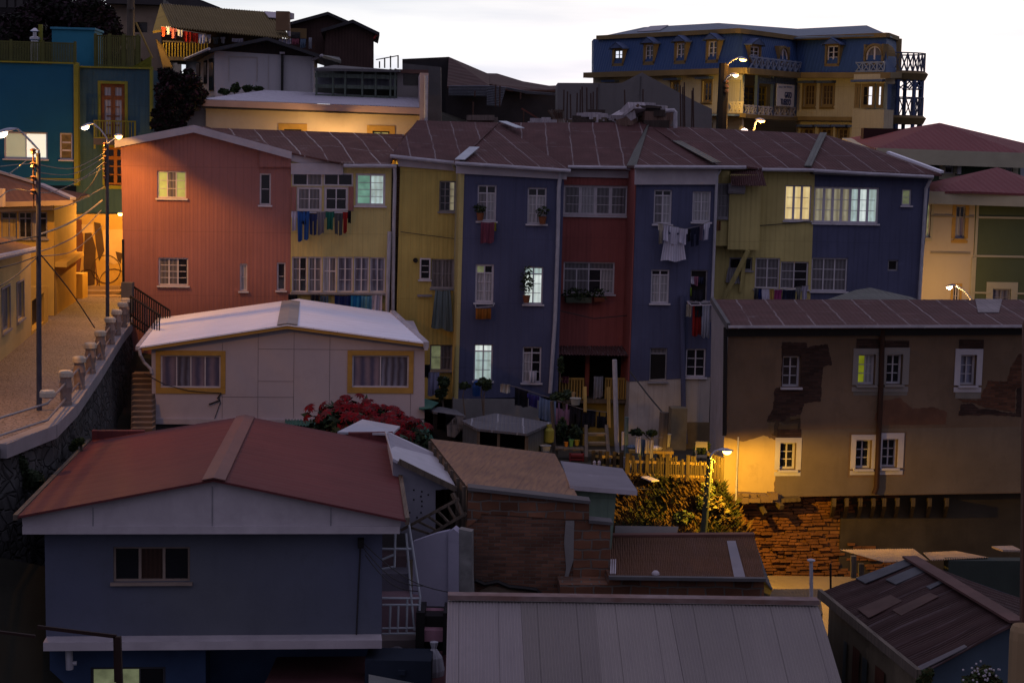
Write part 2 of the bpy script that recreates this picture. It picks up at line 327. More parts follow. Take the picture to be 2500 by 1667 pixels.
class House:
    def __init__(h, name, label, cat, f, at_uv, c=V, group=None):
        h.f = f; p = f.hit(c(*at_uv)); h.root = thing(name, label, cat, p, group); h.holes = []; h.jobs = []; h.c = c
    def poly(h, pts, c=None): return [h.f.st((c or h.c)(*p)) for p in pts]
    def wall(h, pts, m, c=None, depth=5.0, rec=.12, name='wall', st=False, label=None, mr=None):
        mb = MB(); poly = pts if st else h.poly(pts, c)
        a = sum(poly[i][0] * poly[(i + 1) % len(poly)][1] - poly[(i + 1) % len(poly)][0] * poly[i][1] for i in range(len(poly)))
        if a < 0: poly = poly[::-1]
        ms = [m] if mr is None else [m, mr]
        wall_mesh(mb, h.f, poly, [x for x in h.holes if in_poly(((x[0] + x[1]) / 2, (x[2] + x[3]) / 2), poly)], rec, depth, 0, True, None if mr is None else 1)
        o = mb.build(name, ms, h.root)
        if label: o['label'] = label
        return o
    def win(h, box, c=None, cols=2, rows=3, fm=None, pm=None, rec=.12, fw=.06, mw=.05, nw=.025, top=0.0, topm=None, sill=.04, sur=0.0, surm=None, name='window', f=None, hole=True, label=None, st=False, topcols=None, proud=.0):
        f = f or h.f; s0, s1, t0, t1 = box if st else f.rect(c or h.c, box)
        if hole: h.holes.append((s0, s1, t0, t1))
        dz = -rec + proud if hole else .03 + proud
        fm = fm or FRW; pm = pm or [DARK]; pm = pm if isinstance(pm, list) else [pm]
        mb = MB(); g = MB(); mats = []
        def mi(x):
            if x not in mats: mats.append(x)
            return mats.index(x)
        g0, g1 = dz - .004 + .01, dz + .045
        mb.box(f, s0, s1, t0, t0 + fw, dz - .01, g1); mb.box(f, s0, s1, t1 - fw, t1, dz - .01, g1)
        mb.box(f, s0, s0 + fw, t0 + fw, t1 - fw, dz - .01, g1); mb.box(f, s1 - fw, s1, t0 + fw, t1 - fw, dz - .01, g1)
        a, b, c0, d0 = s0 + fw, s1 - fw, t0 + fw, t1 - fw
        tt = d0
        if top:
            tt = d0 - (d0 - c0) * top; mb.box(f, a, b, tt - mw / 2, tt + mw / 2, dz, g1 - .003); tcn = topcols or cols
            for k in range(1, tcn): x = a + (b - a) * k / tcn; mb.box(f, x - mw / 2, x + mw / 2, tt + mw / 2, d0, dz, g1 - .006)
            tm = topm or pm; tm = tm if isinstance(tm, list) else [tm]
            for k in range(tcn):
                g.face([f.w(a + (b - a) * k / tcn, tt, g0), f.w(a + (b - a) * (k + 1) / tcn, tt, g0), f.w(a + (b - a) * (k + 1) / tcn, d0, g0), f.w(a + (b - a) * k / tcn, d0, g0)], mi(tm[k % len(tm)]))
        for k in range(cols):
            x0, x1 = a + (b - a) * k / cols, a + (b - a) * (k + 1) / cols
            if k: mb.box(f, x0 - mw / 2, x0 + mw / 2, c0, tt - (mw / 2 if top else 0), dz, g1 - .006)
            for r_ in range(1, rows): y = c0 + (tt - c0) * r_ / rows; mb.box(f, x0 + mw / 2, x1 - mw / 2, y - nw / 2, y + nw / 2, dz, dz + .03)
            g.face([f.w(x0, c0, g0), f.w(x1, c0, g0), f.w(x1, tt, g0), f.w(x0, tt, g0)], mi(pm[k % len(pm)]))
        def go(root):
            wo = mb.build(name, fm, root)
            if label: wo['label'] = label
            g.build('pane', mats, wo)
            if sill: sb = MB(); sb.box(f, s0 - .06, s1 + .06, t0 - .07, t0 - .004, -.02, sill + .05); sb.build('sill', surm or fm, wo)
            if sur:
                r = MB(); w_ = sur; e = .035
                r.box(f, s0 - w_, s1 + w_, t1, t1 + w_, -.01, e); r.box(f, s0 - w_, s0, t0, t1, -.01, e); r.box(f, s1, s1 + w_, t0, t1, -.01, e)
                r.box(f, s0 - w_, s1 + w_, t0 - w_ * .8 - .07, t0 - (.07 if sill else 0), -.01, e - .005); r.build('surround', surm or fm, wo)
            return wo
        return go(h.root)
# ---------------------------------------------------------------- palette
FRW = mat('white_frame', (.50, .47, .52), var=.2, ns=4)
FRG = mat('grey_frame', (.25, .24, .27), var=.3, ns=4)
FRY = mat('ochre_frame', (.40, .24, .06), var=.2, ns=4)
FRB = mat('brown_frame', (.22, .08, .03), var=.3, ns=4)
DARK = mat('dark_glass', (.012, .012, .016), rough=.12, coat=.6, var=.2)
CURT = mat('curtain_glass', (.16, .15, .17), 'fold', w=.16, amt=.75, coat=.7, rough=.4)
CURTW = mat('white_curtain_glass', (.38, .37, .40), 'fold', w=.13, amt=.6, coat=.7, rough=.4)
CURTB = mat('blue_curtain_glass', (.20, .21, .30), 'fold', w=.22, amt=.95, col2=(.06, .05, .07), coat=.8, rough=.4)
CURTP = mat('striped_curtain_glass', (.26, .20, .25), 'fold', w=.34, amt=.95, col2=(.07, .07, .13), coat=.8, rough=.4)
LITW = mat('lit_white_curtain', (.80, .92, .82), 'fold', w=.2, amt=.5, var=.3, ns=2, em=.85, col2=(.35, .42, .40))
LITC = mat('lit_cool_curtain', (.62, .82, .80), 'fold', w=.2, amt=.6, var=.4, ns=2, em=.62, col2=(.30, .36, .30))
LITY = mat('lit_warm_curtain', (.90, .72, .36), 'fold', w=.24, amt=.45, var=.3, ns=2, em=.85, col2=(.55, .38, .14))
LITD = mat('lit_dim_curtain', (.50, .46, .30), 'fold', w=.24, amt=.7, em=.45, col2=(.18, .15, .09))
LITG = mat('lit_green_room', (.36, .45, .16), em=.42, var=.35, ns=2)
LITM = mat('lit_mint_room', (.24, .50, .36), em=.42, var=.45, ns=2.5)
LITK = mat('lit_kitchen', (.34, .38, .20), em=.30, var=.6, ns=3)
WHT = mat('white_board', (.42, .38, .42), 'stucco', var=.2, amt=.4)
GUT = mat('gutter_metal', (.40, .38, .43), var=.35, ns=2.5, rough=.6)
PIPE = mat('pipe_metal', (.38, .37, .42), var=.3, ns=3, rough=.5)
BLK = mat('black_iron', (.012, .011, .012), rough=.5)
WIRE = mat('wire_rubber', (.03, .028, .03), rough=.6)
WIREL = mat('pale_wire', (.16, .14, .13), rough=.6)
SAL = mat('salmon_boards', (.28, .12, .108), 'boards', w=.32, amt=.35, var=.14, ns=.5)
YEL = mat('yellow_boards', (.48, .40, .16), 'boards', w=.42, amt=.5, var=.22, ns=.6)
YEL2 = mat('ochre_yellow_boards', (.47, .365, .11), 'boards', w=.36, amt=.5, var=.22, ns=.6)
BLU = mat('blue_boards', (.078, .085, .158), 'boards', w=.45, amt=.6, var=.25, ns=.6)
RED = mat('red_boards', (.28, .082, .075), 'boards', w=.34, amt=.45, var=.2, ns=.6)
ROOF = mat('maroon_sheet_roof', (.095, .045, .045), 'sheets', w=.16, size=(1.05, 2.3), amt=.7, seam=(.23, .20, .21), var=.35, rough=.8, bs=.3)
ROOF2 = mat('rusty_sheet_roof', (.125, .062, .055), 'sheets', w=.16, size=(1.05, 2.3), amt=1.0, seam=(.33, .29, .28), var=.35, rough=.8, bs=.3)
ROOFG = mat('grey_green_sheets', (.12, .125, .115), 'corr', w=.16, amt=.5, rough=.6)
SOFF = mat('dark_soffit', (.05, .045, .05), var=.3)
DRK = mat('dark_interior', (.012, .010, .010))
BRKD = mat('dark_brick', (.10, .05, .035), 'brick', size=(.28, .09))
CONC = mat('grey_concrete', (.20, .19, .19), 'stucco', var=.25, amt=.5)
CONCD = mat('dark_concrete', (.10, .095, .10), 'stucco', var=.3, amt=.6)
CREAM = mat('cream_plaster', (.48, .39, .31), 'stucco', var=.15, amt=.25, ns=.6)
CREAMG = mat('greyish_plaster', (.40, .37, .37), 'stucco', var=.12, amt=.3, ns=.7)
WOODO = mat('old_grey_wood', (.12, .095, .075), 'wood', w=.2, amt=.7)
WOODY = mat('yellow_wood', (.34, .22, .06), 'wood', w=.3, amt=.4)
def cloth(name, col, w=.12, col2=None, amt=.5): return mat('cloth_' + name, col, 'fold', w=w, amt=amt, col2=col2, rough=.9)
# ---------------------------------------------------------------- the long row of coloured houses
FR = frame_at(V(278, 500), 72, 6); F1 = FR.off(1.8); F2 = FR.off(1.8)
RB = -5.5                                         # how far behind the front the ridge stands
def roof(h, pts, m=ROOF, th=.07, name='roof', c=None, me=None):
    "pts: (x, y, d) in the crop, on frame FR pushed out by d"
    mb = MB(); mb.slab([FR.hit((c or h.c)(x, y), d) for x, y, d in pts], th, 0, me); return mb.build(name, m, h.root)
def roofs(h, polys, m=ROOF, th=.07, name='roof', c=None):
    mb = MB()
    for pts in polys: mb.slab([FR.hit((c or h.c)(x, y), d) for x, y, d in pts], th)
    return mb.build(name, m, h.root)
def gutter(h, pts, d, r=.075, c=None, m=None, f=None, name='gutter'):
    mb = MB(); mb.tube([(f or h.f).hit((c or h.c)(*p), d) for p in pts], r, 7); return mb.build(name, m or GUT, h.root)
def board(h, a, b, hgt, d0, d1, c=None, m=None, f=None, name='fascia'):
    "board hanging below the line a-b"
    f = f or h.f; c = c or h.c; mb = MB(); p = [f.st(c(*a), d1), f.st(c(*b), d1)]
    q = [f.w(s, t, d) for d in (d0, d1) for (s, t) in ((p[0][0], p[0][1] - hgt), (p[1][0], p[1][1] - hgt), (p[0][0], p[0][1]), (p[1][0], p[1][1]))]
    mb.hexa(q); return mb.build(name, m or WHT, h.root)

# salmon house
h = House('gabled_house', 'salmon pink two-storey house with a white-edged gable beside the cobbled street', 'house', FR, (700, 1500), H_)
h.win((325, 432, 548, 640), cols=3, rows=3, pm=[LITG, CURT, LITG], label='window with green light inside')
h.win((1110, 450, 1196, 692), cols=1, rows=2, pm=[DARK]); h.win((335, 1095, 563, 1308), cols=3, rows=4, pm=[CURT, CURT, DARK])
h.win((958, 1140, 1015, 1350), cols=1, rows=2, pm=[CURTW]); h.win((1242, 1132, 1308, 1345), cols=1, rows=2, pm=[DARK])
h.wall([(45, 208), (605, 100), (1352, 300), (1340, 2000), (85, 2000)], SAL, depth=9)
mb = MB(); s = [h.f.st(H_(*p), .12) for p in ((1105, 402), (1350, 402), (1350, 310), (1105, 240))]
for d in (.12,): mb.face([h.f.w(*q, d) for q in s]); mb.face([h.f.w(*s[0], 0), h.f.w(*s[1], 0), h.f.w(*s[1], d), h.f.w(*s[0], d)]); mb.face([h.f.w(*s[3], 0), h.f.w(*s[0], 0), h.f.w(*s[0], d), h.f.w(*s[3], d)])
mb.build('cladding_panel', SAL, h.root)
mb = MB(); pk = [(0, 200), (605, 84), (1356, 288)]; q = [h.f.st(H_(*p), .3) for p in pk]
for a, b in ((0, 1), (1, 2)): mb.slab([h.f.w(*q[a], .3), h.f.w(*q[b], .3), h.f.w(*q[b], -9), h.f.w(*q[a], -9)], .06)
mb.build('roof', ROOF, h.root)
mb = MB()
for a, b in ((0, 1), (1, 2)):
    mb.hexa([h.f.w(q[i][0], q[i][1] + dz, d) for d in (.27, .34) for dz in (-.28, .02) for i in (a, b)])
mb.build('bargeboard', WHT, h.root)

# first yellow house
h = House('terrace_house', 'pale yellow house with two bands of white windows next to the salmon house', 'house', FR, (1700, 1500), H_, 'houses of the coloured row')
h.win((1358, 447, 1592, 547), cols=2, rows=1, pm=[DARK, CURT], sill=0, rec=.1); h.win((1598, 447, 1826, 547), cols=2, rows=1, pm=[DARK], sill=0, rec=.1)
h.win((1393, 552, 1586, 740), cols=2, rows=2, pm=[CURT, CURT], rec=.1, fw=.1); h.win((1603, 552, 1788, 740), cols=2, rows=2, pm=[DARK], rec=.1, fw=.1)
h.win((1845, 452, 2072, 697), cols=2, rows=4, pm=[LITM, LITC], rec=.1, fw=.09, label='window lit mint green with a bright lamp inside')
h.win((1356, 1088, 1474, 1360), cols=2, rows=3, pm=[CURT, DARK]); h.win((1480, 1088, 1586, 1360), cols=2, rows=3, pm=[CURT]); h.win((1592, 1088, 1698, 1360), cols=2, rows=1, pm=[CURTW, CURT], top=.4)
h.win((1704, 1088, 1824, 1360), cols=2, rows=3, pm=[CURTB]); h.win((1830, 1088, 1948, 1360), cols=2, rows=3, pm=[CURTB]); h.win((1953, 1092, 2070, 1360), cols=2, rows=3, pm=[CURTB])
h.wall([(1353, 290), (1750, 372), (2122, 385), (2090, 2100), (1342, 2100)], YEL, rec=.1)
for b in ((1352, 552, 1390, 737), (1790, 552, 1828, 737)): a = h.f.rect(H_, b); mb = MB(); mb.box(h.f, a[0], a[1], a[2], a[3], 0, .05); mb.build('filler_panel', SAL, h.root)
a = h.f.rect(H_, (1350, 1360, 2080, 1376)); mb = MB(); mb.box(h.f, *a, 0, .2); mb.build('ledge', FRG, h.root)
roofs(h, [[(620, 98, RB), (1352, 292, .1), (1575, 338, .3), (1762, 378, .3), (2112, 380, .3), (2215, 152, RB)]], ROOF2)
board(h, (1350, 372), (1750, 375), .45, .02, .12); board(h, (1353, 290), (1700, 366), .35, .0, .06, name='gable_boards')
gutter(h, [(1752, 392), (2158, 394)], .32)
mb = MB(); mb.tube([FR.hit(H_(x, y), d) for x, y, d in ((2142, 400, .25), (2146, 480, .15), (2136, 900, .15), (2128, 1600, .15))], .075, 8); mb.build('drainpipe', PIPE, h.root)
mb = MB(); mb.tube([FR.hit(H_(x, y), .3) for x, y in ((2104, 895), (2082, 1620))], .085, 8); mb.build('drainpipe', PIPE, h.root)
a = FR.rect(H_, (2100, 385, 2200, 2400)); mb = MB(); mb.box(FR, *a, -1.2, -.5); mb.build('party_wall', BRKD, h.root)

# second yellow house
h = House('terrace_house', 'narrow mustard yellow house left of the first tall blue house', 'house', FR, (330, 2000), I_, 'houses of the coloured row')
h.win((415, 508, 541, 742), cols=3, rows=4, pm=[DARK, DARK, LITD], fm=FRG, mw=.03); h.win((265, 1098, 348, 1262), cols=1, rows=3, pm=[DARK], hole=False)
h.win((355, 1105, 530, 1330), cols=2, rows=2, pm=[CURT], fm=FRG); h.win((130, 370, 272, 535), K_, cols=2, rows=2, pm=[LITK, CURT], fm=FRG)
h.wall([(118, 372), (582, 405), (540, 2175), (72, 2175)], YEL2)
roofs(h, [[(60, 306, .35), (530, 356, .35), (800, 128, -3.4), (872, 62, RB), (245, 45, RB)], [(60, 306, .35), (245, 45, RB), (245, 60, RB - 4), (-40, 330, -8)]])
gutter(h, [(38, 318), (540, 372)], .38); board(h, (100, 335), (545, 372), .32, .02, .1)
mb = MB(); mb.tube([FR.hit(I_(x, y), d) for x, y, d in ((522, 385, .4), (535, 415, .3), (556, 440, .2), (540, 1000, .2), (528, 2170, .2))], .06, 8); mb.build('drainpipe', mat('yellowed_pipe', (.30, .27, .16), var=.3), h.root)
mb = MB(); mb.tube([FR.hit(I_(x, y), .12) for x, y in ((118, 897), (330, 925), (535, 950))], .015, 5); mb.build('cable', WIRE, h.root)
a = FR.rect(I_, (222, 1103, 242, 1125)); mb = MB(); p0 = FR.w((a[0] + a[1]) / 2, (a[2] + a[3]) / 2, 0); mb.tube([p0, p0 + FR.en * .12], .1, 12); mb.build('vent_pipe', BLK, h.root)

# first blue house (bay)
h = House('terrace_house', 'tall dark blue house with six narrow windows in the middle of the row', 'house', F1, (900, 2160), I_, 'houses of the coloured row')
h.win((708, 540, 852, 815), cols=2, rows=3, pm=[CURT, CURTW], top=.2, topm=DARK); h.win((1090, 560, 1236, 836), cols=2, rows=3, pm=[CURTW], top=.2, topm=DARK)
h.win((690, 1145, 832, 1438), cols=2, rows=3, pm=[CURTW], top=.2, topm=[LITK, DARK], fw=.08); h.win((1063, 1165, 1209, 1450), cols=2, rows=3, pm=[LITW], top=.17, topm=LITC, label='brightly lit window with white curtains')
h.win((410, 366, 530, 600), K_, cols=2, rows=3, pm=[LITC], top=.17, topm=LITW, label='lowest window lit pale green'); h.win((720, 382, 840, 612), K_, cols=2, rows=3, pm=[CURTW, DARK], top=.15, topm=DARK)
h.wall([(585, 405), (1372, 448), (1322, 2157), (536, 2174)], BLU, depth=1.75)
a = F1.st(I_(585, 418)); b = F1.st(I_(536, 2174)); mb = MB()
mb.hexa([F1.w(s_, t_, d) for d in (-1.7, .03) for t_, s1, s2 in ((b[1], b[0] - .03, b[0] + .12), (a[1], a[0] - .03, a[0] + .12)) for s_ in (s1, s2)]); mb.build('corner_board', YEL, h.root)
a = F1.rect(K_, (275, 715, 830, 770)); mb = MB(); mb.box(F1, a[0], a[1], a[2] - .6, a[3], -.5, .12); mb.build('plinth', CONC, h.root)
roofs(h, [[(558, 368, 2.2), (1412, 426, 2.2), (870, 66, RB)], [(528, 355, .35), (558, 368, 2.2), (870, 66, RB), (800, 128, -3.4)], [(1412, 426, 2.2), (1400, 410, .35), (870, 66, RB)]])
mb = MB(); mb.bar(FR.hit(I_(572, 356), 2.15) + Vector((0, 0, .06)), FR.hit(I_(685, 268), .2) + Vector((0, 0, .1)), .42, .03); mb.build('ridge_flashing', mat('bright_flashing', (.40, .44, .50), rough=.45), h.root); mb = MB(); mb.bar(FR.hit(I_(900, 66), RB + .3) + Vector((0, 0, .08)), FR.hit(I_(1035, 132), -3.6) + Vector((0, 0, .16)), .4, .03)
mb.build('ridge_flashing', mat('bright_flashing'), h.root)
gutter(h, [(535, 372), (1420, 432)], .42); board(h, (545, 392), (1392, 440), .3, .02, .14)
mb = MB(); mb.tube([F1.hit(I_(x, y), .13) for x, y in ((1345, 445), (1330, 560), (1322, 1000), (1302, 1560), (1264, 2130))], .08, 8); mb.build('drainpipe', PIPE, h.root)

# red house
h = House('terrace_house', 'brick red recessed house between the two tall blue houses', 'house', FR, (1600, 2000), I_, 'houses of the coloured row')
h.win((1362, 542, 1862, 773), cols=4, rows=3, pm=[CURT, CURTW, CURT, CURT], fw=.1, mw=.13); h.win((1365, 1128, 1757, 1372), cols=4, rows=2, pm=[CURT, CURT, DARK, CURTW], top=.2, topcols=2, topm=CURT)
h.wall([(1330, 400), (1945, 430), (1935, 1790), (1325, 1790)], RED, depth=4)
s0 = F2.st(J_(162, 445)); s1 = F2.st(J_(110, 1915)); mb = MB()
mb.hexa([FR.w(s_, t_, d) for d in (-.05, 1.76) for t_, x in ((s1[1], s1[0]), (s0[1] + .3, s0[0])) for s_ in (x - .06, x - .01)]); mb.build('side_wall', RED, h.root)
roofs(h, [[(1330, 406, .4), (1848, 398, .4), (2010, 60, RB), (872, 62, RB)]])
gutter(h, [(1400, 402), (1840, 408), (1935, 432)], .45); board(h, (1390, 420), (1900, 432), .3, .02, .1)
mb = MB(); mb.corr(FR.hit(K_(945, 376), .1), FR.hit(K_(1365, 378), .1), FR.hit(K_(1395, 440), 1.7), FR.hit(K_(945, 432), 1.7), 22, .02); mb.build('awning', ROOF, h.root)
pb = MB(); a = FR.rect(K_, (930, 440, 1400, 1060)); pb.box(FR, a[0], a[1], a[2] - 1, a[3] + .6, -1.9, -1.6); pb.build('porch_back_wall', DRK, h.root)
p = FR.rect(K_, (930, 700, 1395, 742), 1.0); mb = MB(); mb.box(FR, p[0], p[1], p[2], p[2] + .18, -1.7, 1.0); mb.build('porch_floor', WOODO, h.root)
p2 = FR.rect(K_, (1110, 745, 1395, 1080), .9); mb = MB(); mb.box(FR, p2[0], p2[1], p2[2] - .5, p[2], -.2, .75); mb.build('porch_base', mat('ochre_base', (.20, .14, .03), 'stucco', amt=.6), h.root)
mb = MB()
for x in (1120, 1350): q = FR.rect(K_, (x, 440, x + 26, 745), .2); mb.box(FR, q[0], q[1], p[2] + .18, q[3] + .2, .0, .2)
mb.build('porch_post', RED, h.root)
for x0, x1 in ((952, 1112), (1245, 1385)):
    q = FR.rect(K_, (x0, 580, x1, 742), .95); mb = MB(); mb.box(FR, q[0], q[1], q[3] - .08, q[3], .9, 1.0); mb.box(FR, q[0], q[1], q[2] + .12, q[2] + .2, .9, 1.0); n = 9
    for i in range(n): x = q[0] + (q[1] - q[0] - .07) * i / (n - 1); mb.box(FR, x, x + .07, q[2], q[3] - .08, .92, .98)
    mb.build('railing', WOODY, h.root)

# second blue house (bay)
h = House('terrace_house', 'tall dark blue house with white shirts hung under its upper windows', 'house', F2, (400, 1900), J_, 'houses of the coloured row')
h.win((283, 540, 412, 785), cols=2, rows=3, pm=[CURT, CURTW], top=.14, topm=DARK); h.win((560, 552, 692, 770), cols=2, rows=3, pm=[CURTW])
h.win((262, 1112, 393, 1353), cols=2, rows=3, pm=[CURTW], top=.13, topm=DARK); h.win((545, 1115, 667, 1340), cols=1, rows=1, pm=[DRK], rec=.12, fw=.05, fm=FRG)
h.win((1532, 390, 1642, 605), K_, cols=1, rows=1, pm=[DRK], rec=.12, top=.15, topm=CURT, fm=FRG, fw=.05); h.win((1763, 395, 1889, 576), K_, cols=2, rows=3, pm=[DARK])
h.wall([(162, 430), (742, 430), (690, 1882), (110, 1915)], BLU, depth=1.75)
h2 = [(110, 1910), (690, 1880), (672, 2480), (92, 2480)]; mb = MB(); wall_mesh(mb, F2.off(-.02), [F2.st(J_(*q)) for q in h2][::-1], depth=1.7); mb.build('plinth', mat('pale_old_boards', (.42, .38, .36), 'boards', w=.5, amt=.7), h.root)
roofs(h, [[(150, 372, 2.2), (945, 376, 1.2), (745, 362, .8), (445, 202, -2.6), (245, 74, RB)], [(85, 372, .4), (150, 372, 2.2), (245, 74, RB), (200, 100, RB)], [(150, 372, 2.2), (750, 374, 2.2), (945, 376, 1.2)]])
mb = MB(); mb.slab([FR.hit(J_(x, y), d) + Vector((0, 0, .05)) for x, y, d in ((88, 374, .5), (158, 370, 2.1), (248, 78, RB + .2), (225, 84, RB + .1))], .03)
mb.build('hip_flashing', ROOFG, h.root)
mb = MB(); mb.bar(FR.hit(J_(448, 198), -2.6) + Vector((0, 0, .05)), FR.hit(J_(735, 360), 1.2) + Vector((0, 0, .09)), .4, .03); mb.build('ridge_flashing', ROOFG, h.root)
gutter(h, [(145, 376), (945, 380)], .42); board(h, (150, 392), (748, 392), .62, .02, .14)
mb = MB(); mb.tube([F2.hit(K_(x, y), .12) for x, y in ((1738, 55), (1748, 780), (1760, 1000))], .1, 8); mb.build('drainpipe', BLU, h.root)
mb = MB(); mb.tube([F2.hit(J_(x, y), .1) for x, y in ((760, 395), (735, 440), (722, 800), (702, 1320))], .06, 8); mb.build('drainpipe', PIPE, h.root)
mb = MB(); q = F2.rect(K_, (1660, 770, 1760, 1120), .5); mb.box(F2, q[0], q[1], q[2] - 1, q[3], .1, .75)
mb.build('buttress', mat('stained_concrete', (.22, .19, .13), 'stucco', var=.4, amt=.9), h.root)
q = F2.rect(K_, (1755, 865, 1915, 1150), .1); mb = MB(); mb.box(F2, q[0], q[1], q[2] - 1, q[3], .0, .1); mb.build('stained_footing', mat('stained_footing', (.20, .15, .09), 'stucco', var=.5, amt=.9), h.root)

# third yellow house
h = House('terrace_house', 'yellow house with a jutting upper room and a diagonal brace, right half of the row', 'house', FR, (1000, 1600), J_, 'houses of the coloured row')
h.win((1222, 508, 1414, 760), cols=3, rows=3, pm=[LITY], mw=.1, label='window lit warm yellow behind curtains'); h.win((1010, 1028, 1187, 1248), cols=2, rows=3, pm=[CURT]); h.win((1191, 1055, 1392, 1252), cols=2, rows=3, pm=[CURT, DARK])
h.win((825, 1025, 990, 1117), cols=2, rows=1, pm=[DARK], fm=FRG)
h.wall([(725, 380), (1440, 400), (1395, 1640), (695, 1640)], YEL)
FB = FR.off(.7); q = FB.rect(J_, (822, 430, 1048, 970)); q2 = FB.rect(J_, (722, 430, 822, 960)); mb = MB(); mb.box(FR, q[0], q[1], q[2], q[3], 0.01, .7); mb.box(FR, q2[0], q2[1] + .003, q2[2] + .1, q2[3] + .15, 0.01, .55); mb.build('jutting_room', YEL, h.root)
mb = MB(); mb.corr(FR.hit(J_(838, 405), .3), FR.hit(J_(1058, 386), .3), FR.hit(J_(1092, 512), 1.5), FR.hit(J_(835, 510), 1.5), 16, .03); mb.build('lean_to_roof', ROOF, h.root)
h.win((738, 495, 822, 742), cols=1, rows=3, pm=[CURT], fm=FRG, f=FR.off(.57), hole=False, proud=-.03)
mb = MB(); mb.bar(FR.hit(J_(962, 975), .7), FR.hit(J_(785, 1322), .15), .16); mb.bar(FR.hit(J_(940, 985), .4), FR.hit(J_(905, 1270), .1), .14); mb.build('brace', YEL, h.root)
roofs(h, [[(445, 200, -2.2), (745, 362, .9), (945, 372, .5), (1060, 388, .4), (1380, 386, .4), (1505, 141, RB), (245, 76, RB)]])
gutter(h, [(1060, 396), (1430, 400)], .46); 
mb = MB(); mb.tube([FR.hit(J_(x, y), .1) for x, y in ((1032, 798), (1200, 785), (1410, 765))], .02, 5); mb.build('cable', WIRE, h.root)
q = FR.rect(J_, (838, 508, 910, 558), .8); mb = MB(); c0 = FR.w((q[0] + q[1]) / 2, (q[2] + q[3]) / 2, .75); mb.tube([c0 - FR.ex * .35, c0 + FR.ex * .35], .22, 14); mb.build('water_tank', GUT, h.root)

# last blue house
h = House('terrace_house', 'wide dark blue house with a long lit window at the right end of the row', 'house', FR, (1800, 1600), J_, 'houses of the coloured row')
h.win((1428, 520, 1898, 780), cols=7, rows=3, pm=[LITD, LITD, LITD, LITD, LITC, LITW, LITC], mw=.11, fw=.09, label='long window lit from warm to cool'); h.win((2063, 536, 2132, 652), cols=1, rows=2, pm=[LITK])
h.win((1963, 1043, 2037, 1122), cols=1, rows=1, pm=[DRK], fm=FRG, sill=0); h.win((1413, 1028, 1672, 1267), cols=3, rows=3, pm=[CURT])
h.wall([(1440, 400), (2272, 425), (2165, 1640), (1395, 1640)], BLU, depth=11)
roofs(h, [[(1380, 386, .4), (2352, 432, .4), (1505, 141, RB)], [(2352, 432, .4), (2300, 380, -12), (1505, 141, RB)]])
mb = MB(); mb.bar(FR.hit(J_(1965, 288), -2.6) + Vector((0, 0, .1)), FR.hit(J_(2352, 430), .4) + Vector((0, 0, .1)), .2, .1); mb.build('ridge_flashing', mat('bright_ridge', (.75, .75, .85), rough=.4), h.root)
mb = MB(); mb.bar(FR.hit(J_(1500, 145), RB + .2) + Vector((0, 0, .08)), FR.hit(J_(1388, 384), .3) + Vector((0, 0, .08)), .3, .04); mb.build('hip_flashing', ROOFG, h.root)
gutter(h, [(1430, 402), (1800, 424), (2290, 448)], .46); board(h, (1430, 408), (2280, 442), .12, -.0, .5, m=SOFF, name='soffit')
mb = MB(); mb.tube([FR.hit(J_(x, y), d) for x, y, d in ((2282, 450, .45), (2268, 470, .3), (2238, 530, .14), (2215, 900, .14), (2188, 1330, .14))], .075, 8); mb.build('drainpipe', PIPE, h.root)
# ---------------------------------------------------------------- blue house with the red roof, front left
FA = frame_at(V(50, 1200), 38.5, 6)
REDR = mat('red_corrugated_roof', (.11, .031, .034), 'corr', w=.36, amt=.45, var=.14, rough=.7, bs=.12, ns=.5)
BGREY = mat('slate_blue_plaster', (.098, .105, .132), 'stucco', var=.2, amt=.4, ns=.35, col2=(.075, .09, .18))
h = House('blue_house', 'slate blue house under a wide red corrugated gable roof, front left', 'house', FA.off(-.5), (1200, 1300), O_)
h.win((650, 787, 1090, 987), cols=3, rows=1, pm=[DARK, mat('dark_blind_glass', (.045, .02, .014), 'fold', w=.1, coat=.6), DARK], fm=mat('tan_frame', (.26, .20, .17), var=.3), fw=.05, mw=.06)
h.wall([(255, 655), (2195, 655), (2190, 1350), (265, 1350)], BGREY, depth=9.3)
lo = House('x', None, None, FA.off(-.75), (1, 1), O_); bpy.data.objects.remove(lo.root); lo.root = h.root
lo.win((520, 1475, 950, 1700), cols=3, rows=2, pm=[LITK, LITK, DARK], rec=.1, fm=mat('dark_frame', (.05, .05, .06)), mw=.04, label='half-hidden window with a kitchen light')
lo.wall([(285, 1340), (1180, 1340), (1180, 2300), (290, 2300)], mat('deep_blue_plaster', (.035, .06, .13), 'stucco', amt=.4), depth=8, name='lower_wall')
lw = FA.off(-2.3); mb = MB(); wall_mesh(mb, lw, [lw.st(O_(*p)) for p in ((1120, 2350), (2180, 2350), (2180, 1300), (1120, 1300))], depth=7); mb.build('recessed_wall', MATS['deep_blue_plaster'], h.root)
a = FA.rect(O_, (248, 1328, 2192, 1376)); mb = MB(); mb.box(FA, a[0], a[1], a[2], a[3], -2.6, 0); mb.build('belt_course', WHT, h.root)
mb = MB(); g = [FA.st(O_(*p)) for p in ((125, 620), (1225, 408), (2303, 632), (2300, 668), (130, 668))]; wall_mesh(mb, FA, g[::-1], depth=.5); mb.build('gable', WHT, h.root)
for x in (530, 1215, 1895): a = FA.rect(O_, (x, 440 if x == 1215 else 560, x + 8, 668)); mb = MB(); mb.box(FA, a[0], a[1], a[2], a[3], .0, .012); mb.build('joint_strip', FRG, h.root)
a = FA.rect(O_, (130, 667, 2294, 710)); mb = MB(); mb.box(FA, a[0], a[1], a[2], a[3], -.6, .05); mb.build('fascia', WHT, h.root)
RD = -10.2
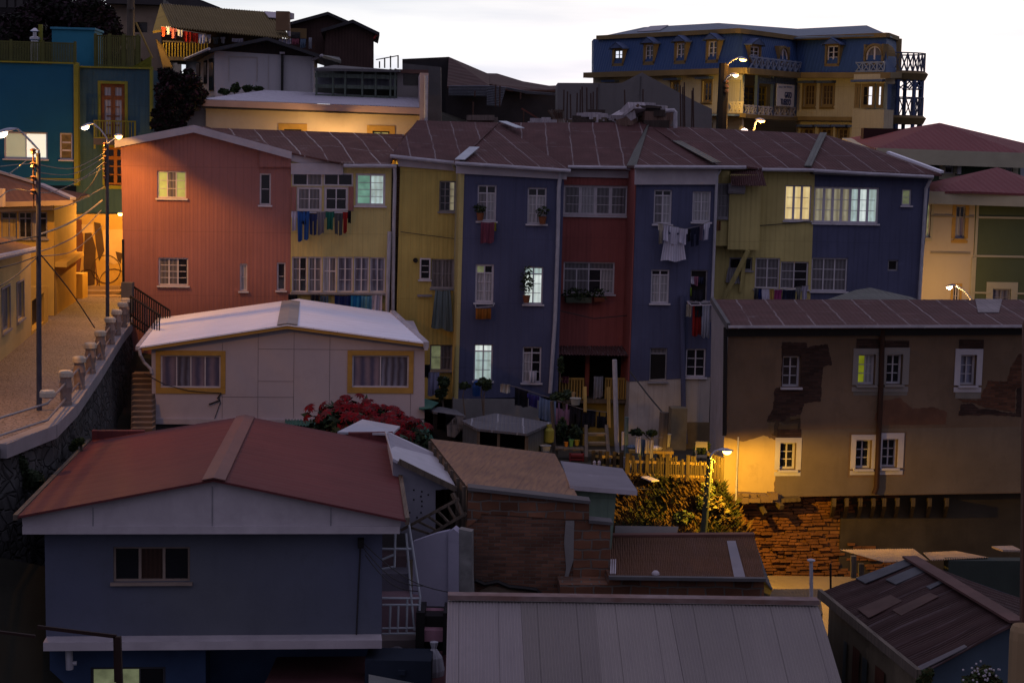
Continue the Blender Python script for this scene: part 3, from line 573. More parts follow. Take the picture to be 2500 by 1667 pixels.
def rf(h, c, f, quads, waves, m, amp=.012, name='roof', th=.05, rows=6, me=None):
    "gable roof slope: corners (x,y,d) near-eave... given as a,b (across waves), c,d"
    for q in quads:
        p = [f.hit(c(x, y), d) for x, y, d in q]; mb = MB(); mb.corr(*p, waves, amp, rows=rows)
        for i in range(4): a, b = p[i], p[(i + 1) % 4]; z = Vector((0, 0, th)); mb.face([a, a - z, b - z, b])
        mb.face([x - Vector((0, 0, th)) for x in p][::-1])
        n = (p[1] - p[0]).cross(p[3] - p[0]).normalized(); n = -n if n.z < 0 else n; mb.h = (p[1] - p[0]).normalized(); mb.vv = n.cross(mb.h)
        mb.build(name, m, h.root)
rf(h, O_, FA, [[(90, 612, .2), (520, 178, RD), (1408, 36, RD), (1226, 400, .2)]], 14, REDR, .004)
rf(h, O_, FA, [[(2332, 632, .2), (2262, 196, RD), (1408, 36, RD), (1226, 400, .2)]], 14, REDR, .004)
mb = MB()
for sg, (xe, ye) in ((-1, (90, 612)), (1, (2332, 632))):
    a, b = FA.hit(O_(1226, 400), .25), FA.hit(O_(1408, 36), RD); e = FA.hit(O_(xe, ye), .2); dr = (e - a).normalized() * .26; up = Vector((0, 0, .045))
    mb.slab([a + up, b + up, b + dr + up, a + dr + up], .03)
mb.build('ridge_cap', mat('faded_red_metal', (.125, .05, .046), var=.25, ns=1.5, rough=.5), h.root)
mb = MB(); mb.bar(FA.hit(O_(2268, 200), RD), FA.hit(O_(2338, 640), .2), .1, .16); mb.build('verge_board', WOODO, h.root)
mb = MB(); mb.bar(FA.hit(O_(510, 182), RD), FA.hit(O_(88, 618), .2), .1, .12); mb.build('verge_board', WOODO, h.root)
for q in (((530, 128), (832, 128)), ((2000, 140), (2256, 138))):
    a, b = FA.hit(O_(*q[0]), RD - .1), FA.hit(O_(*q[1]), RD - .1); mb = MB(); mb.bar(a - Vector((0, 0, .25)), b - Vector((0, 0, .25)), .2, .6); mb.build('parapet', REDR, h.root)
mb = MB(); mb.tube([FA.hit(O_(*p), -.46) for p in ((2068, 790), (2066, 850), (2058, 1000), (2045, 1310), (2100, 1330), (2180, 1322))], .018, 6); mb.build('cable', WIRE, h.root)
a = FA.rect(O_, (2055, 760, 2090, 810)); mb = MB(); mb.box(FA, a[0], a[1], a[2], a[3], -.5, -.25); mb.build('cable_bracket', BLK, h.root)
mb = MB(); p = FA.hit(O_(395, 1372), -.3); q = FA.hit(O_(400, 1488), -.3); mb.tube([p, q], .085, 10); mb.tube([p * .3 + q * .7 - FA.ex * .0, p * .3 + q * .7 + FA.ex * .16], .05, 8); mb.build('vent_pipe', PIPE, h.root)
for k, (x0, y0, x1, y1) in enumerate(((2090, 800, 2430, 1010), (2080, 760, 2600, 1050), (2095, 830, 2400, 1040))):
    p, q = FA.hit(O_(x0, y0), -.3), P(O_(x1, y1), 38.5); mb = MB(); mb.tube([p.lerp(q, i / 10) - Vector((0, 0, .25 * math.sin(i / 10 * 3.14))) for i in range(11)], .012, 5)
    tag(mb.build('overhead_wire', WIRE), ['thin wire from the bracket on the slate blue house, uppermost', 'thin wire from the bracket on the slate blue house, longest', 'thin wire from the bracket on the slate blue house, lowest'][k], 'wire', 'wires off the blue house corner')

# ---------------------------------------------------------------- white house, centre left
FW = frame_at(V(350, 900), 62, 6)
PALE = mat('pale_panel_wall', (.42, .37, .41), 'stucco', var=.1, amt=.25, ns=.3)
WRF = mat('white_metal_roof', (.82, .84, .97), 'corr', w=.4, amt=.25, var=.06, rough=.42, seam=(.55, .55, .66), bs=.08)
h = House('white_house', 'pale house with a white metal gable roof and two ochre-framed windows', 'house', FW, (1100, 950), N_)
h.win((272, 492, 702, 724), cols=4, rows=1, pm=[CURTP, CURTB, CURTP, CURTP], rec=.08, fw=.05, mw=.04, sur=.17, surm=FRY, sill=0)
h.win((1646, 492, 2052, 722), cols=2, rows=1, pm=[CURTP, CURTB], rec=.08, fw=.05, mw=.04, sur=.17, surm=FRY, sill=0)
h.wall([(205, 440), (1180, 292), (2165, 412), (2165, 948), (210, 948)], PALE, depth=8)
mb = MB()
for b in ((968, 320, 971, 945), (1225, 320, 1228, 945), (1482, 330, 1485, 945), (970, 450, 2160, 453), (970, 677, 1228, 680), (712, 790, 1228, 793), (712, 400, 715, 945), (2062, 750, 2065, 945)):
    a = h.f.rect(N_, b); mb.box(h.f, a[0], a[0] + max(.018, a[1] - a[0]), a[2], a[2] + max(.018, a[3] - a[2]), -.01, .006)
mb.build('panel_joints', mat('joint_grey', (.20, .18, .20)), h.root)
a = FW.rect(N_, (212, 948, 2160, 985)); mb = MB(); mb.box(FW, a[0], a[1], a[2], a[3], -8, .15); mb.build('base_ledge', WHT, h.root)
a = FW.rect(N_, (225, 985, 2150, 1400)); mb = MB(); mb.box(FW, a[0], a[1], a[2] - 3, a[3], -8, -.1); mb.build('basement_wall', CONCD, h.root)
WD = -8.6
rf(h, N_, FW, [[(108, 432, .35), (275, 222, WD), (1262, 86, WD), (1180, 270, .35)]], 12, WRF, .004)
rf(h, N_, FW, [[(2182, 402, .35), (1932, 186, WD), (1262, 86, WD), (1180, 270, .35)]], 12, WRF, .004)
mb = MB()
for xe, ye in ((108, 432), (2182, 402)):
    a, b = FW.hit(N_(1180, 270), .37), FW.hit(N_(1205, 103), -7.6); e = FW.hit(N_(xe, ye), .35); dr = (e - a).normalized() * .36; up = Vector((0, 0, .05)); mb.slab([a + up, b + up, b + dr + up, a + dr + up], .03)
mb.build('ridge_cap', mat('dull_grey_metal', (.30, .29, .29), var=.2, rough=.5), h.root)
mb = MB()
for a, b in (((140, 440), (1180, 283)), ((1180, 283), (2170, 412))):
    p, q = FW.hit(N_(*a), .28), FW.hit(N_(*b), .28); z = Vector((0, 0, .09)); mb.bar(p - z * .3, q - z * .3, .06, .13)
mb.build('bargeboard', FRY, h.root)
mb = MB(); mb.bar(FW.hit(N_(105, 440), .35), FW.hit(N_(268, 228), WD), .14, .14); mb.build('gutter', GUT, h.root)
mb = MB(); mb.bar(FW.hit(N_(2178, 418), .35), FW.hit(N_(1935, 190), WD), .2, .22); mb.build('gutter', GUT, h.root)
a = FW.rect(N_, (2164, 400, 2190, 455), .35); mb = MB(); mb.box(FW, a[0], a[1], a[2], a[3], -.1, .37); mb.build('gutter_end', GUT, h.root)
mb = MB(); mb.tube([FW.hit(N_(x, y), d) for x, y, d in ((118, 450, .3), (125, 490, .3), (150, 540, .1), (200, 590, .1), (205, 620, .1))], .06, 8); mb.build('drainpipe', GUT, h.root)
mb = MB(); mb.tube([FW.hit(N_(x, y), .06) for x, y in ((150, 620), (300, 700), (470, 745), (600, 757), (705, 762), (690, 790), (700, 830), (655, 955))], .014, 5); mb.tube([FW.hit(N_(x, y), .06) for x, y in ((705, 765), (680, 800), (695, 815), (618, 845))], .03, 5); mb.build('cable', WIRE, h.root)
GRNC = mat('green_corrugated', (.05, .15, .12), 'corr', w=.12, amt=.3, rough=.5)
def solo(name, mb, m, label, cat, group=None, kind=None): return tag(mb.build(name, m), label, cat, group, kind)
def awn(h, c, f, pts, waves, m):
    mb = MB(); mb.corr(*[f.hit(c(x, y), d) for x, y, d in pts], waves, .02); return mb.build('awning', m, h.root)
awn(h, N_, FW, [(2045, 935, -.2), (2160, 940, -.2), (2240, 1110, 1.6), (2090, 1110, 1.6)], 10, GRNC)
awn(h, N_, FW, [(1165, 950, 0), (1600, 955, 0), (1600, 1010, 1.5), (1165, 990, 1.5)], 20, GRNC)

# ---------------------------------------------------------------- small white-roofed shed behind the red roof
FC = frame_at(Q_(300, 400), 44.5, 6)
DOTW = mat('pale_fibre_board', (.27, .27, .33), 'stucco', var=.15, amt=.3)
SHR = mat('pale_grey_roof', (.40, .41, .48), var=.15, ns=2, rough=.5)
h = House('shed', 'pale shed with a grey-white sloping roof squeezed beside the red roof', 'shed', FC, (330, 600), Q_)
h.wall([(150, 170), (185, 190), (540, 360), (415, 372), (415, 800), (150, 800)], DOTW, depth=4)
roofq = [(150, 175, .35), (545, 357, .35), (432, 150, -4.5), (100, 0, -4.5)]
mb = MB(); mb.slab([FC.hit(Q_(x, y), d) for x, y, d in roofq], .08, me=0); mb.build('roof', SHR, h.root)
mb = MB(); mb.bar(FC.hit(Q_(185, 192), .36), FC.hit(Q_(543, 366), .36), .06, .14); mb.build('bargeboard', WOODO, h.root)
mb = MB(); mb.slab([P(N_(1540, 1040), 49.6), P(N_(1935, 1052), 49.4), P(N_(1720, 950), 52)], .06); mb.slab([P(N_(1935, 1052), 49.4), P(N_(1990, 1000), 53), P(N_(1720, 950), 52)], .06); mb.build('roof', SHR, h.root)
mb = MB(); random.seed(3)
for x, y in ((280, 370), (330, 380), (325, 410), (330, 440), (325, 510), (255, 510), (325, 575), (330, 470), (280, 430), (300, 540), (370, 400), (380, 520)):
    q = FC.st(Q_(x, y)); mb.box(FC, q[0] - .02, q[0] + .02, q[1] - .02, q[1] + .02, -.01, .012)
mb.build('nail_heads', BLK, h.root)

# ladder leaning diagonally in the dark gap
mb = MB(); A1, A2, B1, B2 = P(Q_(200, 620), 43.8), P(Q_(560, 425), 43.6), P(Q_(375, 650), 43.6), P(Q_(605, 515), 43.4)
mb.bar(A1, A2, .07); mb.bar(B1, B2, .07); lad = mb.build('ladder', WOODO, thing('ladder', 'weathered wooden ladder leaning askew beside the ruined brick wall', 'ladder', A1), None); lad.name = 'rails'
mb2 = MB()
for i in range(6): f = .12 + i * .17; mb2.bar(A1.lerp(A2, f), B1.lerp(B2, f - .08 if f > .1 else f), .05)
mb2.build('rungs', WOODO, lad.parent)
mb = MB(); mb.bar(P(Q_(520, 390), 43.7), P(Q_(590, 540), 43.5), .09); solo('plank', mb, WOODO, 'short plank leaning by the top of the askew ladder', 'plank')

# pale boundary wall with a pointed pillar
FP = frame_at(Q_(500, 800), 42.6, -8)
LAV = mat('lavender_plaster', (.33, .32, .42), 'stucco', var=.15, amt=.4, ns=.6)
t = thing('boundary_wall', 'pale lavender boundary wall with a pointed pillar beside the brick ruin', 'wall', FP.hit(Q_(500, 1100)))
mb = MB(); wall_mesh(mb, FP, [FP.st(Q_(*p)) for p in ((270, 1500), (500, 1500), (500, 622), (420, 640), (275, 690))], depth=.2); mb.build('wall', LAV, t)
mb = MB(); wall_mesh(mb, FP.off(.08), [FP.st(Q_(*p)) for p in ((497, 1500), (562, 1500), (562, 632), (530, 606), (497, 632))], depth=.4); mb.build('pillar', LAV, t)
mb = MB(); wall_mesh(mb, FP.off(.02), [FP.st(Q_(*p)) for p in ((562, 1500), (668, 1500), (640, 900), (640, 628), (562, 612))], depth=.3); mb.build('rough_plaster_panel', mat('rough_plaster', (.22, .22, .22), 'stucco', var=.5, ns=3, amt=.8), t)

# ---------------------------------------------------------------- ruined brick building with the plywood roof
FE = frame_at(Q_(620, 360), 43.5, 3)
BR1 = mat('thin_old_brick', (.17, .08, .052), 'brick', size=(.30, .085), seam=(.14, .12, .105), amt=.6, col2=(.07, .05, .045), var=.4)
BR2 = mat('large_block_brick', (.19, .085, .05), 'brick', size=(.46, .24), seam=(.15, .125, .11), amt=.3, col2=(.10, .08, .07), var=.35)
t = thing('brick_building', 'ruined brick building with a stepped wall and a weathered plywood roof', 'building', FE.hit(Q_(1000, 1200)))
def patch(t, f, c, pts, d, m, name, th=.0, holes=()):
    mb = MB(); ff = f.off(d); p = [f.st(c(*q)) for q in pts]
    a = sum(p[i][0] * p[(i + 1) % len(p)][1] - p[(i + 1) % len(p)][0] * p[i][1] for i in range(len(p)))
    if a < 0: p = p[::-1]
    wall_mesh(mb, ff, p, holes, depth=th or d, rec=.0, back=False); return mb.build(name, m, t)
mb = MB(); wall_mesh(mb, FE, [FE.st(Q_(*p)) for p in ((660, 1350), (1495, 1350), (1497, 570), (1365, 556), (1365, 440), (620, 356), (605, 600), (645, 640), (650, 900))], depth=.45); mb.build('wall', BR1, t)
patch(t, FE, Q_, [(618, 352), (1367, 437), (1367, 552), (1200, 548), (700, 515), (690, 545), (610, 600)], .03, BR2, 'block_wall')
patch(t, FE, Q_, [(1268, 574), (1500, 574), (1498, 900), (1490, 1010), (1268, 1000)], .03, BR2, 'block_wall')
patch(t, FE, Q_, [(1222, 560), (1275, 560), (1270, 800), (1240, 900), (1270, 1010), (1200, 990), (1225, 850), (1212, 700)], .045, CONC, 'mortar_column')
patch(t, FE, Q_, [(668, 1300), (690, 990), (760, 960), (880, 985), (1030, 990), (1085, 1040), (1400, 1050), (1400, 1300)], .05, mat('broken_mortar', (.16, .12, .09), 'stucco', var=.5, ns=3, amt=.9), 'mortar_base')
mb = MB(); mb.tube([FE.hit(Q_(x, y), .09) for x, y in ((660, 930), (720, 955), (800, 940), (870, 970), (960, 978), (1040, 990), (1080, 1030))], .06, 6); mb.build('torn_roofing_felt', BLK, t)
mb = MB()
for a, b in (((615, 351), (1370, 436)), ((1362, 554), (1508, 567))):
    p, q = FE.hit(Q_(*a), -.1), FE.hit(Q_(*b), -.1); mb.bar(p, q, .5, .08)
mb.build('coping', CONCD, t)
PLY = mat('weathered_plywood', (.185, .105, .06), 'ply', w=1.2, amt=.75, seam=(.085, .055, .055), var=.35, ns=.8, col2=(.26, .16, .10))
rp = [P(Q_(612, 352), 43.6), P(Q_(1306, 426), 44), P(Q_(1155, 145), 49.5), P(Q_(382, 52), 49.5)]
mb = MB(); mb.slab(rp, .09, 0, 1); mb.build('roof', [PLY, WOODO], t)
mb = MB(); z = Vector((0, 0, 3.2)); mb.face([rp[0], rp[3], rp[3] - z, rp[0] - z]); mb.face([rp[2], rp[1], rp[1] - z, rp[2] - z]); mb.face([rp[3], rp[2], rp[2] - z, rp[3] - z]); mb.build('side_wall', WOODO, t)
mb = MB()
for i in range(7): p = rp[0].lerp(rp[3], i / 6.5 + .04); mb.bar(p - Vector((.03, 0, .04)), p - Vector((.03, 0, 1.9)), .1)
mb.build('wall_studs', WOODO, t)

# grey-roofed green hut
FH = frame_at(Q_(1280, 360), 45.5, 4)
t = thing('hut', 'small mint green hut with a flat grey roof behind the brick ruin', 'hut', FH.hit(Q_(1400, 640)))
mb = MB(); wall_mesh(mb, FH, [FH.st(Q_(*p)) for p in ((1270, 800), (1500, 800), (1538, 380), (1275, 345))], depth=3.2); mb.build('wall', mat('mint_boards', (.17, .24, .19), 'boards', w=.5, amt=.5), t)
mb = MB(); mb.slab([FH.hit(Q_(x, y), d) for x, y, d in ((1250, 342, .35), (1668, 376, .35), (1575, 236, -3.5), (1190, 190, -3.5))], .12, 0, 1); mb.build('roof', [mat('grey_felt_roof', (.17, .165, .20), 'stucco', var=.25, amt=.6, ns=.8, seam=(.28, .27, .33)), WHT], t)

# rust-brown corrugated roof over block wall
t = thing('outbuilding', 'low block outbuilding with a rust brown corrugated roof', 'outbuilding', FE.hit(R_(700, 1000)))
RUST = mat('rust_corrugated', (.145, .072, .042), 'corr', w=.09, amt=.6, var=.3, seam=(.17, .10, .10), rough=.7, bs=.7)
FK = frame_at(R_(270, 780), 42.8, 3)
RQ = [FK.hit(R_(x, y), d) for x, y, d in ((265, 778, .1), (1420, 795, .1), (1338, 475, -4.2), (275, 482, -4.2))]
mb = MB(); mb.corr(*RQ, 84, .014); mb.build('roof', RUST, t)
mb = MB(); up = Vector((0, 0, .035)); f = lambda x, y: RQ[0].lerp(RQ[1], x).lerp(RQ[3].lerp(RQ[2], x), y) + up
mb.slab([f(.80, 0), f(.872, 0), f(.86, .84), f(.80, .84)], .015); mb.build('roof_patch', mat('grey_patch', (.20, .19, .22), var=.2), t)
mb = MB()
for i in range(3): mb.slab([f(.005 + i * .014, .04), f(.014 + i * .014, .04), f(.014 + i * .014, .38), f(.005 + i * .014, .38)], .02)
mb.build('loose_strips', WHT, t)
mb = MB(); mb.bar(FK.hit(R_(262, 786), .16), FK.hit(R_(1422, 800), .16), .16, .08); mb.build('eave_board', CONCD, t)
mb = MB(); mb.bar(RQ[3] + up, RQ[2] + up, .25, .06); mb.build('ridge_cap', mat('rust_cap', (.13, .06, .05), var=.3), t)
mb = MB(); mb.slab([RQ[1] - up, FK.hit(R_(1478, 878), -.2), FK.hit(R_(1400, 690), -3.4), RQ[2] - up], .05); mb.build('side_flashing', CONCD, t)
mb = MB(); wall_mesh(mb, FK, [FK.st(R_(*p)) for p in ((-100, 1300), (1408, 1300), (1412, 800), (265, 786), (255, 840), (-100, 840))], depth=4.2); mb.build('wall', BR2, t)
mb = MB(); mb.slab([P(R_(310, 402), 48.5), P(R_(778, 408), 48.5), P(R_(760, 470), 47.6), P(R_(305, 465), 47.6)], .08); solo('board', mb, CONCD, 'narrow grey roof board above the rust brown roof', 'board')
mb = MB(); mb.lathe(RQ[0].lerp(RQ[1], .3) + Vector((0, .2, .02)), [(.1, 0), (.09, .05), (.05, .09), (0, .1)]); solo('upturned_dish', mb, WHT, 'small white dish lying at the edge of the rust brown roof', 'dish')

# ---------------------------------------------------------------- large grey corrugated roof, foreground
GREY = mat('grey_fibre_cement', (.22, .195, .19), 'corr', w=.6, amt=.3, var=.16, seam=(.16, .14, .155), rough=.75, bs=.0, ns=.4, col2=(.28, .25, .275))
a, b = P(Q_(490, 1062), 37), P(R_(1815, 1003), 37.3); a2, b2 = P(Q_(478, 1568), 34.7), P(R_(1985, 1568), 35.0)
a3, b3 = a + (a2 - a) * 2.6, b + (b2 - b) * 2.6
t = thing('corrugated_house', 'house under the big grey corrugated roof, bottom centre', 'house', a.lerp(b, .5) - Vector((0, 0, 3)))
for k in range(5):
    x0, x1 = k / 5 - (.004 if k else 0), (k + 1) / 5; lift = Vector((0, 0, .012 * (k % 2) + .004 * k)); mb = MB()
    sk = [0, .005, -.004, .006, .0, 0]
    mb.corr(a.lerp(b, x0) + lift, a.lerp(b, x1) + lift, a3.lerp(b3, x1 + sk[k + 1] * 2) + lift, a3.lerp(b3, x0 + sk[k] * 2) + lift, 23, .011, rows=3); mb.h = (b - a).normalized(); n = mb.h.cross(a3 - a).normalized(); mb.vv = n.cross(mb.h)
    mb.build('roof_sheet', mat('grey_fibre_cement_%d' % k if k else 'grey_fibre_cement', sc_((.22, .195, .19), (1, .88, 1.1, .97, 1.03)[k]), 'corr', w=.6, amt=.3, var=.16, seam=sc_((.16, .14, .155), 1), rough=.75, bs=0, ns=.4), t)
mb = MB(); up = Vector((0, 0, .1)); mb.bar(a + up - Vector((0, -.1, 0)), b + up - Vector((0, -.1, 0)), .3, .1); mb.build('ridge_cap', mat('rusty_ridge', (.20, .15, .15), var=.4, ns=3, col2=(.14, .06, .04)), t)
mb = MB(); z = Vector((0, 0, 3.5)); a4, b4 = a + Vector((0, 3, -.6)), b + Vector((0, 3, -.6)); zz = Vector((0, 0, .08))
for q in ((a, a3), (b3, b), (a4, a), (b, b4), (b4, a4), (a3, b3)): mb.face([q[0] - zz, q[1] - zz, q[1] - z, q[0] - z])
mb.build('wall', CONCD, t)
mb = MB(); mb.slab([a + Vector((0, .1, 0)), b + Vector((0, .1, 0)), b4, a4], .05); mb.build('back_roof', MATS['grey_fibre_cement'], t)

# ---------------------------------------------------------------- dark-roofed house, bottom right
DR = mat('dark_rusty_sheets', (.052, .027, .026), 'sheets', w=.12, size=(.8, 9.0), amt=.45, seam=(.13, .10, .11), var=.4, rough=.6, bs=.5)
e0, e1 = P(S_(380, 745), 40), P(S_(1290, 1490), 33.8); r0, r1 = P(S_(1205, 432), 40.3), P(S_(2200, 1030), 34.0)
ax = (e1 - e0); w0 = r0 - e0; rr0, rr1 = r0 + Vector((w0.x * 1.4, w0.y, -w0.z * 1.3)), r1 + Vector((w0.x * 1.4, w0.y, -w0.z * 1.3))
t = thing('tin_roofed_house', 'old house with a patched dark tin roof, bottom right corner', 'house', e0.lerp(e1, .5) - Vector((0, 0, 2.5)))
for q in ((e0, e1, r1, r0), (rr1, rr0, r0, r1)):
    mb = MB(); mb.corr(*q, 62, .016, rows=4, jit=.02); mb.h = (q[1] - q[0]).normalized(); n = mb.h.cross(q[3] - q[0]).normalized(); mb.vv = n.cross(mb.h); mb.build('roof', DR, t)
mb = MB(); mb.bar(r0 + Vector((0, 0, .06)), r1 + Vector((0, 0, .06)), .35, .05); mb.build('ridge_cap', mat('rusted_cap', (.10, .05, .045), var=.4), t)
g = lambda x, y, up=.045: e0.lerp(e1, x).lerp(r0.lerp(r1, x), y) + Vector((0, 0, up))
for pts, m in (([(.0, .40), (.09, .42), (.08, .98), (.0, .98)], 1), ([(.13, .60), (.22, .62), (.21, .99), (.12, .99)], 1), ([(.30, .12), (.42, .12), (.40, .50), (.30, .48)], 0), ([(.44, .35), (.52, .36), (.50, .78), (.43, .76)], 0), ([(.955, .02), (.99, .02), (.99, .5), (.965, .5)], 2), ([(.36, .80), (.40, .80), (.39, .97), (.36, .97)], 1)):
    mb = MB(); mb.slab([g(*p) for p in pts], .02); mb.build('roof_patch', [mat('brown_patch', (.075, .042, .036), var=.4, ns=2), mat('zinc_patch', (.075, .077, .09), var=.5, ns=2, rough=.7), mat('dull_strip', (.12, .11, .12), var=.4, ns=3)][m], t)
mb = MB(); z = Vector((0, 0, 3.2)); i_ = (r0 - e0).normalized() * .25; mb.face([e0 + i_, e1 + i_, e1 + i_ - z, e0 + i_ - z][::-1]); mb.build('wall', mat('old_cream_boards', (.17, .135, .09), 'boards', w=.7, amt=.8, var=.4), t)
mb = MB(); j = ax.normalized() * -.2; mb.face([e1 + j + i_, r1 + j, rr1 + j, rr1 + j - z * 1.2, e1 + i_ + j - z * 1.2]); mb.face([e0 + i_, r0, rr0, rr0 - z * 1.2, e0 + i_ - z * 1.2]); mb.face([rr0, rr1 + j, rr1 + j - z, rr0 - z]); mb.build('gable_wall', mat('dim_blue_wall', (.06, .085, .12), 'stucco'), t)
mb = MB(); mb.bar(e0, e1, .1, .2); mb.build('eave_board', WOODO, t)
for x0, x1, m in ((.20, .235, 1), (.30, .37, 0), (.40, .45, 1), (.53, .62, 0)):
    mb = MB(); o_ = i_ - (r0 - e0).normalized() * .05; y0, y1 = (-.75, -3) if m == 0 else (-.8, -2.4); mb.face([e0.lerp(e1, x0) + o_ + Vector((0, 0, y0)), e0.lerp(e1, x1) + o_ + Vector((0, 0, y0)), e0.lerp(e1, x1) + o_ + Vector((0, 0, y1)), e0.lerp(e1, x0) + o_ + Vector((0, 0, y1))][::-1])
    mb.build(['door', 'window'][m], [mat('red_brown_door', (.10, .035, .02), 'wood', w=.15), mat('dull_glass', (.06, .075, .075), rough=.3, coat=.4)][m], t)

# lean-to roofs behind it
t = thing('lean_to', 'lean-to with a pale corrugated roof at the foot of the brown house wall', 'shed', P(S_(900, 560), 47))
mb = MB(); mb.corr(P(S_(570, 345), 50), P(S_(1245, 335), 50.6), P(S_(1380, 440), 46.6), P(S_(970, 458), 46.2), 30, .02); mb.build('roof', mat('pale_tin', (.36, .27, .22), 'corr', w=.1, amt=.4), t)
mb = MB(); mb.corr(P(S_(1330, 372), 49), P(S_(1640, 358), 50), P(S_(1930, 415), 47), P(S_(1400, 440), 46.6), 24, .02); mb.build('roof', MATS['pale_tin'], t)
mb = MB()
for x, y, yy in ((690, 400, 600), (760, 470, 620)): mb.bar(P(S_(x, y), 48), P(S_(x, yy), 48), .14)
mb.build('post', WOODO, t)
t = thing('lean_to', 'lean-to with a darker roof and green wall at the right edge', 'shed', P(S_(2000, 540), 47))
mb = MB(); mb.slab([P(S_(1960, 310), 50), P(S_(2150, 305), 50), P(S_(2240, 348), 48.4), P(S_(2060, 345), 48.4)], .05); mb.build('roof', MATS['pale_tin'], t)
mb = MB(); q = frame_at(S_(2000, 500), 46.8, 5); a_ = q.rect(S_, (1560, 445, 2300, 700)); mb.box(q, a_[0], a_[1], a_[2] - 2, a_[3], -.4, 0); mb.build('wall', mat('dim_green_wall', (.035, .045, .04), 'stucco'), t)
for k, (x, y0, y1, r, l, m) in enumerate(((302, 445, 690, .045, 'pale vent pipe with a cap standing beside the lit orange roof', PIPE), (480, 470, 690, .025, 'thin dark pole standing at the far corner of the dark tin roof', BLK))):
    mb = MB(); p, q = P(S_(x, y0), 43 - k), P(S_(x + 2, y1 + 90), 43 - k); mb.tube([q, p], r, 10)
    if k == 0: mb.lathe(p, [(.045, -.02), (.1, .0), (.1, .03), (0, .06)])
    solo('vent_pipe' if k == 0 else 'pole', mb, m, l, 'pipe' if k == 0 else 'pole')
t = thing('low_shed', 'low shed whose corrugated roof is lit orange by the street lamp', 'shed', P(R_(1600, 1000), 42))
LR = [P(R_(1478, 872), 45.2), P(R_(1822, 870), 45.2), P(R_(1845, 1060), 41.5), P(R_(1390, 1060), 41.5)]
mb = MB(); mb.corr(*LR, 36, .02); mb.build('roof', mat('tan_tin', (.30, .22, .14), 'corr', w=.1, amt=.3), t)
mb = MB(); z = Vector((0, 0, 3)); [mb.face([LR[i], LR[(i + 1) % 4], LR[(i + 1) % 4] - z, LR[i] - z][::-1]) for i in range(4)]; mb.build('wall', CONCD, t)
# ---------------------------------------------------------------- cobbled street on the left
ZS = P(V(90, 940), 48).z
COB = mat('cobbles', (.19, .155, .155), 'cobble', w=.16, var=.3, ns=.6, rough=.65)
edge = [Pz(M_(*p), ZS) for p in ((-700, 1500), (0, 1232), (385, 1082), (545, 922), (728, 662), (902, 388), (985, 285), (985, 190))]
mb = MB(); far = edge[-1] + Vector((.6, 16, 0)); left = [far + Vector((-16, 0, 0)), edge[0] + Vector((-16, 0, 0))]
mb.face(edge + [far] + left); tag(mb.build('street', COB), kind='structure')
mb = MB()
for a, b in zip(edge[1:-1], edge[2:]):
    n = Vector((b.y - a.y, -(b.x - a.x), 0)).normalized() * .17; z0, z1 = Vector((0, 0, -.25)), Vector((0, 0, .1)); mb.hexa([p + q for p in (None,) for p in ()] or [a + n + z0, b + n + z0, a + n + z1, b + n + z1, a - n + z0, b - n + z0, a - n + z1, b - n + z1])
STW = mat('rubble_stone', (.075, .075, .08), 'stone', w=.42, var=.6, ns=2)
rt = thing('retaining_wall', 'rough stone retaining wall holding up the cobbled street', 'wall', edge[3] - Vector((0, 0, 3)))
mb.build('coping', mat('coping_concrete', (.26, .24, .26), 'stucco', var=.2, amt=.4), rt)
mb = MB(); e = edge[:8] + [far]
for a, b in zip(e, e[1:]):
    k = 6
    for i in range(k):
        for j in range(6):
            def q(x, y):
                p = a.lerp(b, x) - Vector((0, 0, .02 + y * 6.5)); r_ = random.Random(int(p.x * 97) ^ int(p.y * 131) ^ int(p.z * 171)).uniform(-.12, .12); return p + Vector((y * .6 + (r_ if 0 < y else 0), -y * .2, 0))
            mb.face([q(i / k, (j + 1) / 6), q((i + 1) / k, (j + 1) / 6), q((i + 1) / k, j / 6), q(i / k, j / 6)])
mb.build('stone_face', STW, rt)
# balusters, copied
bx = [(365, 1078), (505, 905), (608, 782), (692, 662), (768, 556), (843, 440), (893, 372), (940, 308), (965, 268)]
bp = [Pz(M_(*p), ZS + .1) for p in bx]
b0 = thing('baluster', 'x', 'post', bp[1]); mb = MB(); mb.lathe(bp[1], [(.17, -.05), (.17, .1), (.15, .12), (.16, .35), (.19, .5), (.15, .7), (.15, .78)], 10); mb.build('shaft', mat('baluster_stone', (.24, .18, .16), var=.3, ns=2), b0)
mb = MB(); mb.lathe(bp[1], [(.15, .76), (.2, .79), (.2, .9), (.17, .95), (0, .96)], 12); mb.build('cap', mat('cap_white', (.48, .42, .34), var=.2, ns=3), b0)
BL = ['capless street railing post nearest the corner of the wall', 'capped railing post, nearest of the white-topped ones', 'capped railing post, second nearest white top', 'capped railing post, third nearest white top', 'capped railing post, fourth nearest white top', 'capped railing post, fifth, by the foot of the farther lamp pole', 'capped railing post, third from the far end', 'capped railing post, last but one at the far end', 'capped railing post at the far end by the iron railing']
for i, p in enumerate(bp):
    if i == 1: o = b0
    elif i == 0:
        o = thing('baluster', '', 'post', p); c = b0.children[0].copy(); COL.objects.link(c); c.parent = o
    else: o = copy_tree(b0, p)
    tag(o, BL[i], 'post', 'railing posts along the street')
up = Vector((0, 0, 1)); rl = [edge[0] + up * .1, edge[1] + up * .1] + bp
t = thing('pipe_railing', 'two-pipe metal railing running through the stone posts', 'railing', bp[3])
for hz in (.62, .2):
    mb = MB(); mb.tube([p + up * hz for p in rl], .03, 6); mb.build('rail', mat('rail_metal', (.22, .21, .25), rough=.35, metal=.4, var=.3), t)

